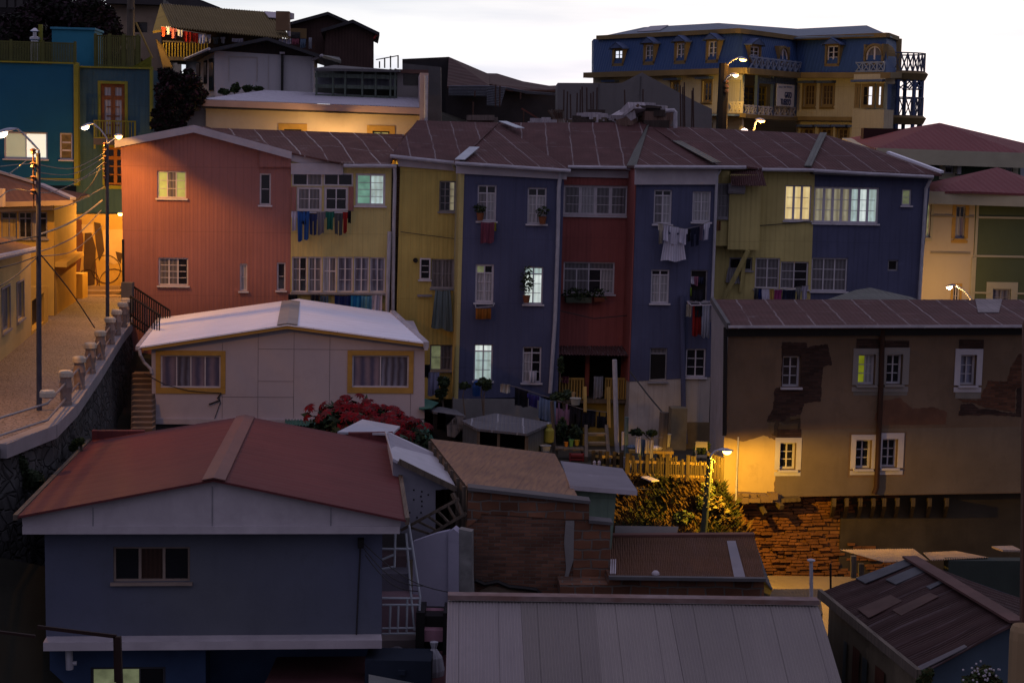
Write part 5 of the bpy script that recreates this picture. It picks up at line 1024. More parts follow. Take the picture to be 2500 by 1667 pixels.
for a, b in ((0, 1), (1, 2)): mb.slab([FG1.w(*pe[a], .8), FG1.w(*pe[b], .8), FG1.w(*pe[b], -9), FG1.w(*pe[a], -9)], .16)
mb.slab([FG1.hit(B_(372, 402), .8), FG1.w(*pe[0], -9), FG1.hit(B_(172, 486), -8), FG1.hit(B_(176, 486), -3)], .12); mb.slab([FG1.hit(B_(1300, 452), .8), FG1.hit(B_(1455, 500), -2), FG1.hit(B_(1440, 470), -9), FG1.w(*pe[2], -9)], .14)
mb.build('roof', dk, h.root)
mb = MB(); mb.face([FG1.hit(B_(*p), .02) for p in ((380, 415), (1228, 468), (1228, 440), (845, 318), (380, 402))]); mb.build('gable', mat('black_gable', (.03, .022, .022), 'boards', w=.3), h.root)
mb = MB()
for p, q in (((372, 402), (172, 488)), ((1300, 455), (1225, 490))): mb.tube([FG1.hit(B_(*p), .9), FG1.hit(B_(*q), .2 if p[0] > 800 else -2.8)], .07, 6)
mb.build('gutter', GUT, h.root)
q = FG1.rect(B_, (962, 440, 982, 760)); mb = MB(); mb.box(FG1, *q, 0, .25); mb.build('flue_pipe', BLK, h.root); q = FG1.rect(B_, (952, 430, 994, 446)); mb = MB(); mb.box(FG1, *q, 0, .3); mb.build('flue_cap', GUT, h.root)
mb = MB(); a1 = FG1.rect(B_, (530, 465, 768, 474)); mb.box(FG1, *a1, 0, .05); a1 = FG1.rect(B_, (760, 474, 768, 668)); mb.box(FG1, *a1, 0, .05); a1 = FG1.rect(B_, (530, 474, 536, 668)); mb.box(FG1, *a1, 0, .04); a1 = FG1.rect(B_, (855, 450, 860, 745)); mb.box(FG1, *a1, 0, .04); mb.build('plaster_relief', CREAMG, h.root)
mb = MB(); mb.tube([FG1.hit(B_(1222, 470), .1), FG1.hit(B_(1222, 730), .1)], .07, 6); mb.build('drainpipe', PIPE, h.root)
for i, (x, y, rx, ry) in enumerate(((500, 755, 40, 22), (585, 725, 36, 40), (690, 725, 45, 25), (770, 730, 35, 16))):
    tree_px('shrub', ['low dark shrub leftmost before the white gabled wall', 'tallest of the shrubs before the white gabled wall', 'wide dark shrub before the white gabled wall', 'small shrub by the flue pipe of the white gabled house'][i], 'shrub', B_, (x, 780), 86, [(x, y, rx, ry)], .09, 40 + i, group='shrubs before the white gabled house', tw=.04, n=260)

# house with the big yellow-lit tin roof and balcony
BRN = mat('yellowed_tin_roof', (.20, .155, .075), 'corr', w=.3, amt=.5, var=.2); 
FB2 = frame_at(B_(500, 300), 97, 5)
t = thing('balcony_house', 'house with a steep yellowish tin roof over a balcony hung with washing', 'house', FB2.hit(B_(300, 500)))
q = [FB2.hit(B_(x, y), d) for x, y, d in ((61, 226, 1.5), (1035, 322, 1.5), (925, 106, -4), (-28, 34, -4))]; mb = MB(); mb.corr(*q, 46, .05); mb.build('roof', BRN, t)
g1 = q[0].lerp(q[1], .9).lerp(q[3].lerp(q[2], .87), .65); mb = MB(); mb.slab([q[0].lerp(q[1], x).lerp(q[3].lerp(q[2], x), y) + Vector((0, -.05, .12)) for x, y in ((.9, .7), (.99, .7), (.985, .93), (.885, .93))], .04); mb.build('roof_patch', WHT, t)
mb = MB(); mb.slab([q[3], q[2], q[2] + Vector((0, 5, -3)), q[3] + Vector((0, 5, -3))], .1); mb.build('back_roof', BRN, t)
ge = FB2.hit(A_(1462, 300), 1.2)
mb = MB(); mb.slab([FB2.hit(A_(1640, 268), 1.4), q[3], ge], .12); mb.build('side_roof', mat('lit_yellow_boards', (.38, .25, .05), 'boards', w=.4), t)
FB3 = FB2.off(-1.2); mb = MB(); wall_mesh(mb, FB3, [FB3.st(B_(*p)) for p in ((-20, 480), (700, 480), (1000, 520), (1000, 320), (61, 225), (-20, 240))], depth=6); mb.build('wall', mat('dark_plum_boards', (.05, .035, .03), 'boards', w=.3), t)
mb = MB(); a_ = FB2.rect(B_, (-15, 470, 420, 500), 1.2); mb.box(FB2, a_[0], a_[1], a_[2], a_[3], -1.2, 1.2); mb.build('balcony_floor', WOODO, t)
mb = MB(); a_ = FB2.rect(B_, (-10, 340, 370, 352), 1.2); mb.box(FB2, *a_, 1.1, 1.2); mb.build('handrail', WOODO, t)
mb = MB()
for i in range(16): x = -8 + i * 24; a_ = FB2.rect(B_, (x, 352, x + 9, 478), 1.15); mb.box(FB2, *a_, 1.1, 1.18)
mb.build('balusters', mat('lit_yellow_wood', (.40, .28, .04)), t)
mb = MB(); mb.slab([FB2.hit(A_(*p), d) for p, d in (((1490, 370), 1.2), ((1560, 440), 1.2), ((1650, 640), 2), ((1560, 640), 2))], .1); mb.build('stair_side', mat('dim_ochre', (.16, .10, .03)), t)
light('bulb', FB2.hit(A_(1560, 340), 2.6), 90, (1, .60, .16), t, .1)  # assumed hidden lamp by the balcony, light only, no fixture
# buildings left of and behind it
F4 = frame_at(A_(1300, 200), 104, 5)
t = thing('hill_house', 'pale plaster house behind a utility pole, upper left', 'house', F4.hit(A_(1300, 600)))
ho = F4.rect(A_, (1290, 215, 1410, 312)); mb = MB(); wall_mesh(mb, F4, [F4.st(A_(*p)) for p in ((1060, 700), (1640, 700), (1640, 40), (1060, 10))], [ho], rec=.2, depth=6); mb.build('wall', mat('peach_plaster', (.32, .25, .20), 'stucco', var=.2, amt=.7), t)
mb = MB(); mb.box(F4, *ho, -.22, -.18); mb.build('window', DARK, t)
mb = MB(); a_ = F4.rect(A_, (1010, -20, 1560, 42), .8); mb.box(F4, *a_, -6, .8); mb.build('eave', SOFF, t)
F5 = frame_at(B_(200, 30), 112, 4); t = thing('hill_house', 'dark-roofed house highest on the hill above the yellowish tin roof', 'house', F5.hit(B_(200, 120)))
mb = MB(); wall_mesh(mb, F5, [F5.st(B_(*p)) for p in ((-300, 200), (520, 200), (460, 62), (315, 5), (200, -30), (-300, -60))], depth=9); mb.build('wall', SOFF, t)
def dark_house(name, lab, Y, yaw, wall, roofp, m, depth=8, ov=.5, extra=None):
    f = frame_at(B_(*wall[0]), Y, yaw); t = thing(name, lab, 'house', f.hit(B_(*wall[0]))); mb = MB(); p = [f.st(B_(*q)) for q in wall]
    a = sum(p[i][0] * p[(i + 1) % len(p)][1] - p[(i + 1) % len(p)][0] * p[i][1] for i in range(len(p))); p = p if a > 0 else p[::-1]
    wall_mesh(mb, f, p, depth=depth); mb.build('wall', m, t); mb = MB(); r = [f.st(B_(*q), ov) for q in roofp]
    for a, b in zip(r, r[1:]): mb.slab([f.w(*a, ov), f.w(*b, ov), f.w(*b, -depth - .3), f.w(*a, -depth - .3)], .18)
    mb.build('roof', dk, t); return f, t
PLUM = mat('plum_boards', (.055, .032, .03), 'boards', w=.35, amt=.5)
f, t = dark_house('dark_house', 'dark plum gabled house on the skyline, the one set back on the left', 108, 5, [(1010, 480), (1500, 480), (1500, 180), (1345, 108), (1020, 195)], [(990, 195), (1345, 98), (1530, 180)], PLUM)
a_ = f.rect(B_, (1035, 238, 1172, 320)); mb = MB(); mb.box(f, *a_, 0, .4); mb.build('ochre_porch', mat('dim_ochre_wall', (.17, .11, .05)), t)
a_ = f.rect(B_, (1045, 268, 1120, 318)); mb = MB(); mb.box(f, *a_, .4, .46); mb.build('window', DARK, t)
f, t = dark_house('dark_house', 'dark plum gabled house on the skyline, nearer one ending at the open sky', 102, 5, [(1310, 620), (1722, 620), (1722, 272), (1550, 178), (1330, 232)], [(1290, 240), (1550, 162), (1770, 268)], PLUM)
mb = MB(); mb.tube([f.hit(B_(*p), .3) for p in ((1750, 285), (1735, 300), (1722, 320))], .06, 6); mb.build('gutter_bracket', mat('red_bracket', (.25, .03, .03)), t)
mb = MB(); a_, b_ = P(B_(1026, 300), 98), P(B_(1021, 158), 98); mb.tube([a_, b_], .1, 8); mb.lathe(b_, [(.1, -.05), (.32, 0), (.32, .3), (.1, .35)], 8); solo('flue_pipe', mb, GUT, 'thin capped flue pipe right of the yellowish tin roof', 'chimney')
mb = MB(); mb.wbox(P(B_(978, 175), 96.5), (.35, .3, .5)); solo('chimney_block', mb, mat('dim_brown_block', (.16, .10, .06)), 'brown chimney block at the right end of the yellowish tin roof', 'chimney')
# sheds, corrugated hoardings and the dark warehouse on the hilltop
def flat(name, lab, cat, Y, yaw, c, pts, m, depth, part='wall', t=None):
    f = frame_at(c(*pts[0]), Y, yaw); t = t or thing(name, lab, cat, f.hit(c(*pts[0]))); mb = MB(); p = [f.st(c(*q)) for q in pts]
    a = sum(p[i][0] * p[(i + 1) % len(p)][1] - p[(i + 1) % len(p)][0] * p[i][1] for i in range(len(p))); p = p if a > 0 else p[::-1]
    wall_mesh(mb, f, p, depth=depth); mb.build(part, m, t); return f, t
BRD = mat('dull_brown_tin', (.075, .045, .042), 'corr', w=.5, amt=.4); DKG = mat('sooty_wall', (.035, .032, .036), 'stucco', var=.4)
f, t = flat('warehouse', 'dark warehouse with a brown tin roof stepping down along the skyline', 'warehouse', 106, 0, C_, [(320, 720), (-60, 720), (-60, 150), (322, 132)], DKG, 10)
mb = MB(); mb.slab([P(C_(*p), y) for p, y in (((322, 132), 106), ((650, 272), 108), ((655, 368), 100), ((308, 372), 100))], .1); mb.build('roof', BRD, t)
mb = MB(); mb.slab([P(C_(*p), y) for p, y in (((618, 266), 109), ((718, 268), 110), ((860, 340), 110), ((1060, 372), 109), ((1212, 366), 107), ((1212, 405), 102), ((820, 400), 101), ((650, 352), 102))], .1); mb.build('roof', BRD, t)
flat('', '', '', 102, 0, C_, [(300, 720), (1230, 720), (1220, 400), (300, 365)], DKG, 6, 'lower_wall', t)
TIN = mat('grey_tin_sheets', (.20, .21, .25), 'corr', w=.25, amt=.4, var=.25)
t = thing('tin_hoarding', 'grey corrugated tin hoarding below the dark warehouse', 'fence', P(C_(500, 450), 98)); 
def tin(pts, Y, wv, t, hz=True):
    q = [P(C_(*p), Y) for p in pts]; mb = MB(); mb.corr(q[0], q[3], q[2], q[1], wv, .05); mb.build('tin_sheet', TIN, t)
tin([(320, 368), (640, 366), (640, 455), (320, 450)], 97.5, 7, t); tin([(636, 366), (792, 380), (745, 540), (632, 530)], 97.4, 12, t); tin([(792, 380), (945, 408), (945, 432), (800, 400)], 97.5, 3, t); tin([(945, 410), (1195, 430), (1192, 452), (948, 436)], 97.5, 3, t)
f, t = flat('concrete_wall', 'rough grey concrete wall standing left of the dark warehouse', 'wall', 94, 0, C_, [(-60, 700), (258, 700), (254, 216), (-60, 185)], CONCD, 1)
f, t = flat('concrete_shell', 'unfinished grey concrete shell with a pointed gable, below the mansion', 'building', 88, 0, C_, [(1212, 720), (2480, 720), (2480, 560), (2352, 500), (1905, 260), (1742, 347), (1215, 345)], mat('bare_concrete', (.15, .14, .145), 'stucco', var=.2, amt=.5, ns=.4), 5)
a_ = f.rect(C_, (1885, 290, 1895, 700)); mb = MB(); mb.box(f, *a_, 0, .03); mb.build('joint', CONCD, t); a_ = f.rect(C_, (1545, 350, 1552, 700)); mb = MB(); mb.box(f, *a_, 0, .03); mb.build('joint', CONCD, t)
rnd = random.Random(5); RB_ = mat('rusty_rebar', (.06, .035, .03))
for i, x in enumerate((1262, 1290, 1325, 1370, 1398, 1420, 1455, 1490, 1505, 1535, 1770, 1915, 2225, 2245, 2258, 2315, 2330)):
    y = rnd.randint(370, 440) if x < 2000 else rnd.randint(330, 420); mb = MB(); mb.tube([P(C_(x, 720), 83), P(C_(x + rnd.randint(-6, 6), y), 83)], .035, 5)
    if i == 0: rb0 = mb
    tag(mb.build('rebar', RB_), 'rusty rebar rod standing upright before the bare concrete shell', 'rebar', 'rebar rods before the concrete shell')
for k, (x, y0, y1) in enumerate(((705, 360, 540), (740, 370, 540), (520, 500, 640), (535, 410, 460), (935, 560, 680), (910, 420, 480))):
    mb = MB(); mb.tube([P(C_(x, y1), 95), P(C_(x + 2, y0), 95)], .04, 5); tag(mb.build('pole', RB_), 'thin dark rod among the tin sheets below the warehouse', 'rod', 'rods below the warehouse')
mb = MB(); mb.bar(P(C_(918, 555), 90), P(C_(1085, 655), 90), .08); solo('pole', mb, mat('red_brown_pole', (.14, .05, .04)), 'reddish pole slanting over the rubble behind the row', 'pole')
# rooftop antennae behind the cream house
mb = MB()
for x, y0 in ((1770, 505), (1812, 480), (1922, 455), (1860, 460)): mb.tube([P(B_(x, 560), 96), P(B_(x, y0), 96)], .04, 5)
mb.bar(P(B_(1740, 492), 96), P(B_(1925, 458), 96), .05); solo('antenna_frame', mb, BLK, 'thin black metal frame on the roofline left of the warehouse', 'frame')
# piles behind the ridge
def planks(lab, Y, rows, c=C_):
    t = thing('plank_pile', lab, 'pile of boards', P(c(*rows[0][0]), Y))
    for i, (a, b, h_, m) in enumerate(rows): mb = MB(); mb.bar(P(c(*a), Y + .3 * (i % 3)), P(c(*b), Y + .4 * (i % 2)), .9, h_); mb.build('board', m, t)
PW1, PW2, PW3 = mat('pile_white', (.42, .38, .42), 'wood', w=.2), mat('pile_brown', (.16, .10, .08), 'wood', w=.2), mat('pile_dark', (.06, .045, .04), 'wood', w=.2)
planks('stack of old boards with a white sheet on top, right of the rubble', 80, [((1915, 700), (2120, 700), .5, PW3), ((1910, 670), (2125, 672), .35, PW2), ((1905, 645), (2120, 650), .35, PW2), ((1900, 615), (2130, 620), .4, PW2), ((1890, 590), (2110, 595), .3, PW3), ((1915, 560), (2105, 575), .45, PW1), ((1880, 540), (2060, 548), .1, PW3), ((1870, 515), (2000, 522), .12, PW1)])
planks('leaning boards propped against the stacked ones', 79.5, [((1750, 610), (1840, 540), .12, PW1), ((1765, 605), (1860, 525), .1, PW2), ((1800, 600), (1868, 530), .3, PW1), ((1720, 640), (1790, 600), .35, PW1), ((1740, 690), (1830, 660), .4, PW2), ((1700, 645), (1820, 705), .1, PW3)])
planks('pair of round logs lying behind the ridge', 84, [((470, 632), (695, 632), .25, mat('log_grey', (.18, .14, .13), 'wood', w=.2)), ((470, 650), (720, 650), .25, MATS['log_grey'])])
mb = MB(); mb.tube([P(C_(2100, 575), 79), P(C_(2170, 572), 79), P(C_(2180, 585), 79), P(C_(2180, 715), 79)], .09, 8); solo('bent_pipe', mb, GUT, 'pale bent pipe at the right end of the board stack', 'pipe')
rnd = random.Random(9); mb = MB()
for i in range(170):
    x = rnd.uniform(1355, 1720); y = 700 - (1 - abs(x - 1520) / 190) * rnd.uniform(0, 105); p = P(C_(x, y), rnd.uniform(80, 82)); s = rnd.uniform(.12, .4)
    mb.wbox(p, (s * rnd.uniform(.4, 1.6), s, s * rnd.uniform(.2, .6)), rnd.choice((0, 1, 2, 1)), rnd.uniform(0, 3))
tag(mb.build('rubble', [PW1, PW3, mat('rubble_brown', (.12, .09, .065), var=.5)]), 'heap of rubble and scrap behind the roof ridge', 'rubble', kind='stuff')
mb = MB()
for i in range(46): x = rnd.uniform(1140, 1300); mb.tube([P(C_(x + rnd.uniform(-30, 0), 705), 80.5), P(C_(x * .5 + 610, 640), 80.8), P(C_(1200 + (x - 1220) * .8, 570 + rnd.uniform(-8, 20)), 80.6)], .05, 4, rnd.choice((0, 1)), False)
tag(mb.build('brushwood', [PW2, mat('pale_stick', (.20, .17, .15))]), 'bundle of dry palm stalks and brushwood behind the ridge', 'brushwood')
mb = MB()
for i in range(9): p = P(C_(1035 + i * 14, 672 + rnd.uniform(-10, 8)), 80); mb.wbox(p, (.3, .2, rnd.uniform(.06, .2)), 0, rnd.uniform(0, 3))
solo('white_rag_heap', mb, PW1, 'crumpled white plastic sheet behind the ridge', 'plastic sheet')

# utility pole upper left, and dark trees
mb = MB(); mb.tube([P(A_(1252, 660), 93), P(A_(1252, -60), 93)], .2, 8); mb.bar(P(A_(1225, 80), 92.7), P(A_(1290, 85), 92.7), .12); solo('utility_pole', mb, WOODO, 'dark wooden utility pole before the pale plaster house', 'pole')
mb = MB(); mb.tube([P(A_(1300, 215), 92), P(A_(1460, 560), 92)], .05, 6); solo('prop', mb, WOODY, 'slanting timber prop right of the utility pole', 'prop')
DT = [mat('night_leaf', (.010, .012, .008), var=.5), mat('night_leaf_plum', (.028, .014, .022), var=.5)]
for i, (bs, Y, cs, l) in enumerate((((200, 640), 100, [(120, 560, 200, 90), (480, 480, 220, 120), (60, 330, 170, 200), (240, 250, 170, 170), (330, 480, 130, 120)], 'black tree crown at the far left behind the terrace'), ((620, 640), 101, [(480, 100, 220, 150), (700, 150, 230, 190), (560, 380, 180, 160)], 'black tree rising behind the blue roof hut'), ((950, 660), 99, [(900, 150, 170, 170), (1020, 300, 150, 190), (960, 480, 150, 130)], 'dark tree with purplish flowers right of the blue hut'), ((1120, 680), 97, [(1130, 560, 110, 90), (1250, 570, 90, 80)], 'dark flowering shrub at the foot of the utility pole'))):
    tree_px('dark_tree', l, 'tree', A_, bs, Y, cs, .16, 60 + i, mats=DT, group='dark trees above the terrace', n=1300, tw=.3)
tree_px('bougainvillea', 'dark purple-flowered bush between the teal building and the cream house', 'bush', A_, (1650, 1230), 79, [(1560, 1100, 90, 110), (1620, 930, 130, 130), (1780, 800, 150, 120), (1870, 900, 100, 90), (1600, 740, 80, 90), (1560, 1200, 90, 90), (1690, 1120, 100, 110), (1800, 1000, 90, 120), (1640, 1030, 90, 100)], .11, 77, mats=[DT[0], DT[0], mat('dim_magenta_leaf', (.045, .015, .025))], n=900)
F6 = frame_at(A_(200, 100), 112, 0); t = thing('hill_house', 'dark house with boarded windows at the top left corner', 'house', F6.hit(A_(200, 500))); mb = MB(); a_ = F6.rect(A_, (-400, -100, 330, 700)); mb.box(F6, *a_, -5, 0); mb.build('wall', mat('very_dark_wall', (.022, .018, .02), 'stucco', var=.5), t)
mb = MB()
for x in (0, 80, 160): a_ = F6.rect(A_, (x, -10, x + 60, 75)); mb.box(F6, *a_, 0, .05)
mb.build('windows', DARK, t)

# ---------------------------------------------------------------- red hipped houses on the right
HIP = mat('rose_tin_roof', (.17, .058, .062), 'corr', w=.3, amt=.3, var=.15, ns=.4); GRN = mat('olive_green_plaster', (.085, .105, .055), 'stucco', var=.12, amt=.25, ns=.3); GRN2 = mat('dark_green_boards', (.05, .075, .05), 'boards', w=.3)
CRM = mat('pale_cornice', (.38, .35, .26), var=.15)
FR1 = frame_at(E_(400, 350), 90, 3)
h = House('hipped_house', 'green house with a broad rose red hipped roof, farther of the two on the right', 'house', FR1, (900, 700), E_)
h.win((875, 410, 935, 495), cols=1, rows=1, pm=[DARK], sur=.28, surm=CRM); h.win((1295, 440, 1345, 520), cols=1, rows=1, pm=[DARK], sur=.28, surm=CRM)
h.wall([(400, 340), (1400, 360), (1400, 720), (400, 700)], GRN2, depth=9)
mb = MB(); mb.slab([FR1.hit(E_(x, y), d) for x, y, d in ((392, 322, .7), (1440, 360, .7), (838, 143, -5))], .1); mb.slab([FR1.hit(E_(x, y), d) for x, y, d in ((392, 322, .7), (838, 143, -5), (190, 250, -10))], .1); mb.slab([FR1.hit(E_(x, y), d) for x, y, d in ((1440, 360, .7), (1500, 300, -10), (838, 143, -5))], .1); mb.build('roof', HIP, h.root)
a = FR1.hit(E_(392, 335), .6); b = FR1.hit(E_(1425, 370), .6); mb = MB(); mb.bar(a - up * .25, b - up * .25, .5, .75); mb.bar(a - up * .3, FR1.hit(E_(190, 262), -9) - up * .2, .5, .6); mb.build('cornice', CRM, h.root)
mb = MB(); p = FR1.hit(E_(440, 228), -7); mb.wbox(p, (1.1, .4, .35)); mb.build('skylight', mat('skylight_dark', (.03, .01, .01)), h.root)
mb = MB(); p = FR1.hit(E_(975, 430), .3); mb.tube([p + up * .5, p - up * .5], .12, 8); mb.bar(p + up * .4, p + up * .45 - FR1.ex * .3, .08); mb.build('wall_light', GUT, h.root)
FR2 = frame_at(E_(1085, 700), 80, 4)
h = House('hipped_house', 'cream and green house with a small rose red hipped roof, nearer right', 'house', FR2, (1000, 1400), E_)
h.win((948, 720, 1014, 948), cols=2, rows=1, top=.33, pm=[CURTW, CURTP], topm=[DARK], sur=.16, surm=FRY, fm=FRG); h.win((745, 705, 775, 940), cols=1, rows=1, pm=[LITK], sur=.12, surm=CRM)
h.win((1205, 1297, 1332, 1420), cols=2, rows=2, pm=[CURTB], sur=.3, surm=CRM, fm=FRG); h.win((930, 1275, 975, 1420), cols=2, rows=2, pm=[DARK], sur=.1, surm=FRY)
h.wall([(690, 640), (1088, 660), (1050, 1700), (690, 1700)], mat('cream_wall_right', (.44, .37, .28), 'stucco', var=.12, amt=.25, ns=.4), depth=8); h.wall([(1088, 660), (1640, 690), (1640, 1700), (1050, 1700)], GRN, depth=8)
mb = MB()
for b in ((1075, 665, 1092, 1500), (1050, 1080, 1066, 1500), (1092, 797, 1640, 812), (1068, 1066, 1640, 1080), (1052, 1318, 1190, 1330), (1365, 1325, 1640, 1337)): a = FR2.rect(E_, b); mb.box(FR2, *a, -.02, .06)
mb.build('white_trim', CRM, h.root); mb = MB()
for b in ((775, 785, 940, 798), (1010, 790, 1075, 803), (775, 1040, 1050, 1054)): a = FR2.rect(E_, b); mb.box(FR2, *a, -.02, .05)
mb.build('string_course', mat('dim_cream_band', (.26, .22, .16)), h.root)
mb = MB(); mb.slab([FR2.hit(E_(x, y), d) for x, y, d in ((758, 620, .6), (1065, 620, 1.0), (1640, 645, .8), (1240, 452, -4.5))], .1); mb.slab([FR2.hit(E_(x, y), d) for x, y, d in ((758, 620, .6), (1240, 452, -4.5), (760, 560, -8))], .1); mb.slab([FR2.hit(E_(x, y), d) for x, y, d in ((1640, 645, .8), (1640, 590, -9), (1240, 452, -4.5))], .1); mb.build('roof', HIP, h.root)
mb = MB(); a, b = FR2.hit(E_(750, 630), .5), FR2.hit(E_(1640, 658), .7); mb.bar(a - up * .2, b - up * .2, .45, .55); mb.build('cornice', CRM, h.root)
t = thing('street_lamp', 'lit street lamp before the cream wall at the right edge', 'street lamp', P(E_(1052, 1500), 77)); mb = MB(); mb.tube([P(E_(1052, 1500), 77), P(E_(1052, 1362), 77), P(E_(1010, 1310), 77), P(E_(955, 1275), 77)], .05, 7); mb.build('arm', HEAD, t)
head(t, P(E_(950, 1272), 77), P(E_(895, 1250), 77) - P(E_(950, 1272), 77) + Vector((0, 0, -.2)), .45, LENSW, 300, (1, .55, .15), .13, lightoff=.15)
mb = MB(); f = frame_at(E_(1365, 480), 95, 3); a = f.rect(E_, (1368, 430, 1640, 640)); t = thing('far_building', 'sliver of a pale blue-white building at the far right edge', 'building', f.hit(E_(1400, 600))); mb.box(f, *a, -5, 0); mb.build('wall', mat('blue_white_boards', (.45, .47, .55), 'corr', w=.6, amt=.3), t)
# ---------------------------------------------------------------- the blue and cream mansion on the skyline
q0, q1, q2, q3, q4 = P(D_(125, 470), 126), P(D_(1075, 440), 112), P(D_(1425, 468), 119), P(D_(1995, 468), 113), P(D_(2060, 465), 117)
MCR = mat('mansion_cream', (.40, .35, .25), 'boards', w=.45, amt=.25, var=.1); MBL = mat('mansard_blue', (.032, .066, .17), 'corr', w=.3, amt=.25, var=.12, ns=.4, rough=.6); MBT = mat('mansion_blue_trim', (.06, .09, .19), var=.2); OCH = mat('mansion_ochre', (.18, .125, .055), var=.25)
GRF = mat('blue_grey_roof', (.12, .15, .20), 'corr', w=.8, amt=.2, var=.1, rough=.6)
t = thing('mansion', 'long blue mansard mansion with cream walls and balconies on the skyline', 'mansion', P(D_(1000, 900), 118))
class Facet(House):
    def __init__(s, a, b): s.f = frame_pts(a, b); s.root = t; s.holes = []; s.jobs = []; s.c = D_
fa, fb, fc, fd = Facet(q0, q1), Facet(q1, q2), Facet(q2, q3), Facet(q3, q4)
WM = [DARK]
SKYL = mat('sky_seen_through', (.80, .84, .95), var=.05, em=1.0)
def msd(F_, x0, x1, yt, yb, hi=.45):
    a = F_.f.hit(D_(x0, yb[0]), .25); b = F_.f.hit(D_(x1, yb[1]), .25); c = F_.f.hit(D_(x1, yt[1]), -hi); d = F_.f.hit(D_(x0, yt[0]), -hi)
    mb = MB(); mb.slab([a, b, c, d], .05); mb.face([a, d, d + Vector((0, 3, 0)), a + Vector((0, 3, 0))]); mb.build('mansard', MBL, t); return a, b, c, d
A1_ = msd(fa, 128, 1078, (250, 205), (468, 442)); B1_ = msd(fb, 1078, 1428, (205, 245), (442, 470)); C1_ = msd(fc, 1428, 1996, (245, 225), (470, 468)); D1_ = msd(fd, 1996, 2060, (225, 248), (468, 466))
for F_, x0, x1, y0, y1 in ((fa, 158, 1062, 242, 197), (fb, 1050, 1430, 197, 247), (fc, 1420, 2008, 247, 225), (fd, 1998, 2062, 225, 248)):
    a, b = F_.f.hit(D_(x0, y0), -.4), F_.f.hit(D_(x1, y1), -.4); mb = MB(); mb.bar(a, b, .35, .28); mb.build('roof_cornice', OCH, t)
for F_, x0, x1, y0, y1 in ((fa, 85, 1100, 482, 452), (fb, 1080, 1430, 452, 482), (fc, 1420, 2010, 482, 482), (fd, 1990, 2065, 482, 480)):
    a, b = F_.f.hit(D_(x0, y0), .5), F_.f.hit(D_(x1, y1), .5); mb = MB(); mb.bar(a, b, .6, .36); mb.build('cornice', OCH, t)
for F_, x0, x1, y0, y1 in ((fa, 800, 1085, 735, 737), (fb, 1070, 1430, 740, 762), (fc, 1420, 1990, 756, 762)):
    a, b = F_.f.hit(D_(x0, y0), .3), F_.f.hit(D_(x1, y1), .3); mb = MB(); mb.bar(a, b, .4, .25); mb.build('string_course', OCH, t)
ridge = [P(D_(450, 175), 127), P(D_(925, 148), 119), P(D_(1430, 185), 127), P(D_(1870, 163), 121)]
ev = [fa.f.hit(D_(165, 236), -.3), fa.f.hit(D_(1045, 188), -.3), fb.f.hit(D_(1400, 242), -.3), fc.f.hit(D_(2000, 220), -.3), fd.f.hit(D_(2060, 245), -.3)]
mb = MB(); mb.slab([ev[0], ev[1], ridge[1], ridge[0]], .1); mb.slab([ev[1], ev[2], ridge[2], ridge[1]], .1); mb.slab([ev[2], ev[3], ridge[3], ridge[2]], .1); mb.slab([ev[3], ev[4], P(D_(1975, 218), 126), ridge[3]], .1); mb.slab([ev[0], ridge[0], P(D_(240, 228), 133)], .1); mb.build('roof', GRF, t)
z = Vector((0, 0, .08)); rq = lambda x, y: ev[0].lerp(ev[1], x).lerp(ridge[0].lerp(ridge[1], x), y) + z
mb = MB(); mb.slab([rq(.22, .3), rq(.42, .3), rq(.36, .95), rq(.12, .95)], .04); mb.build('roof_patch', mat('pale_roof_patch', (.30, .29, .33)), t)
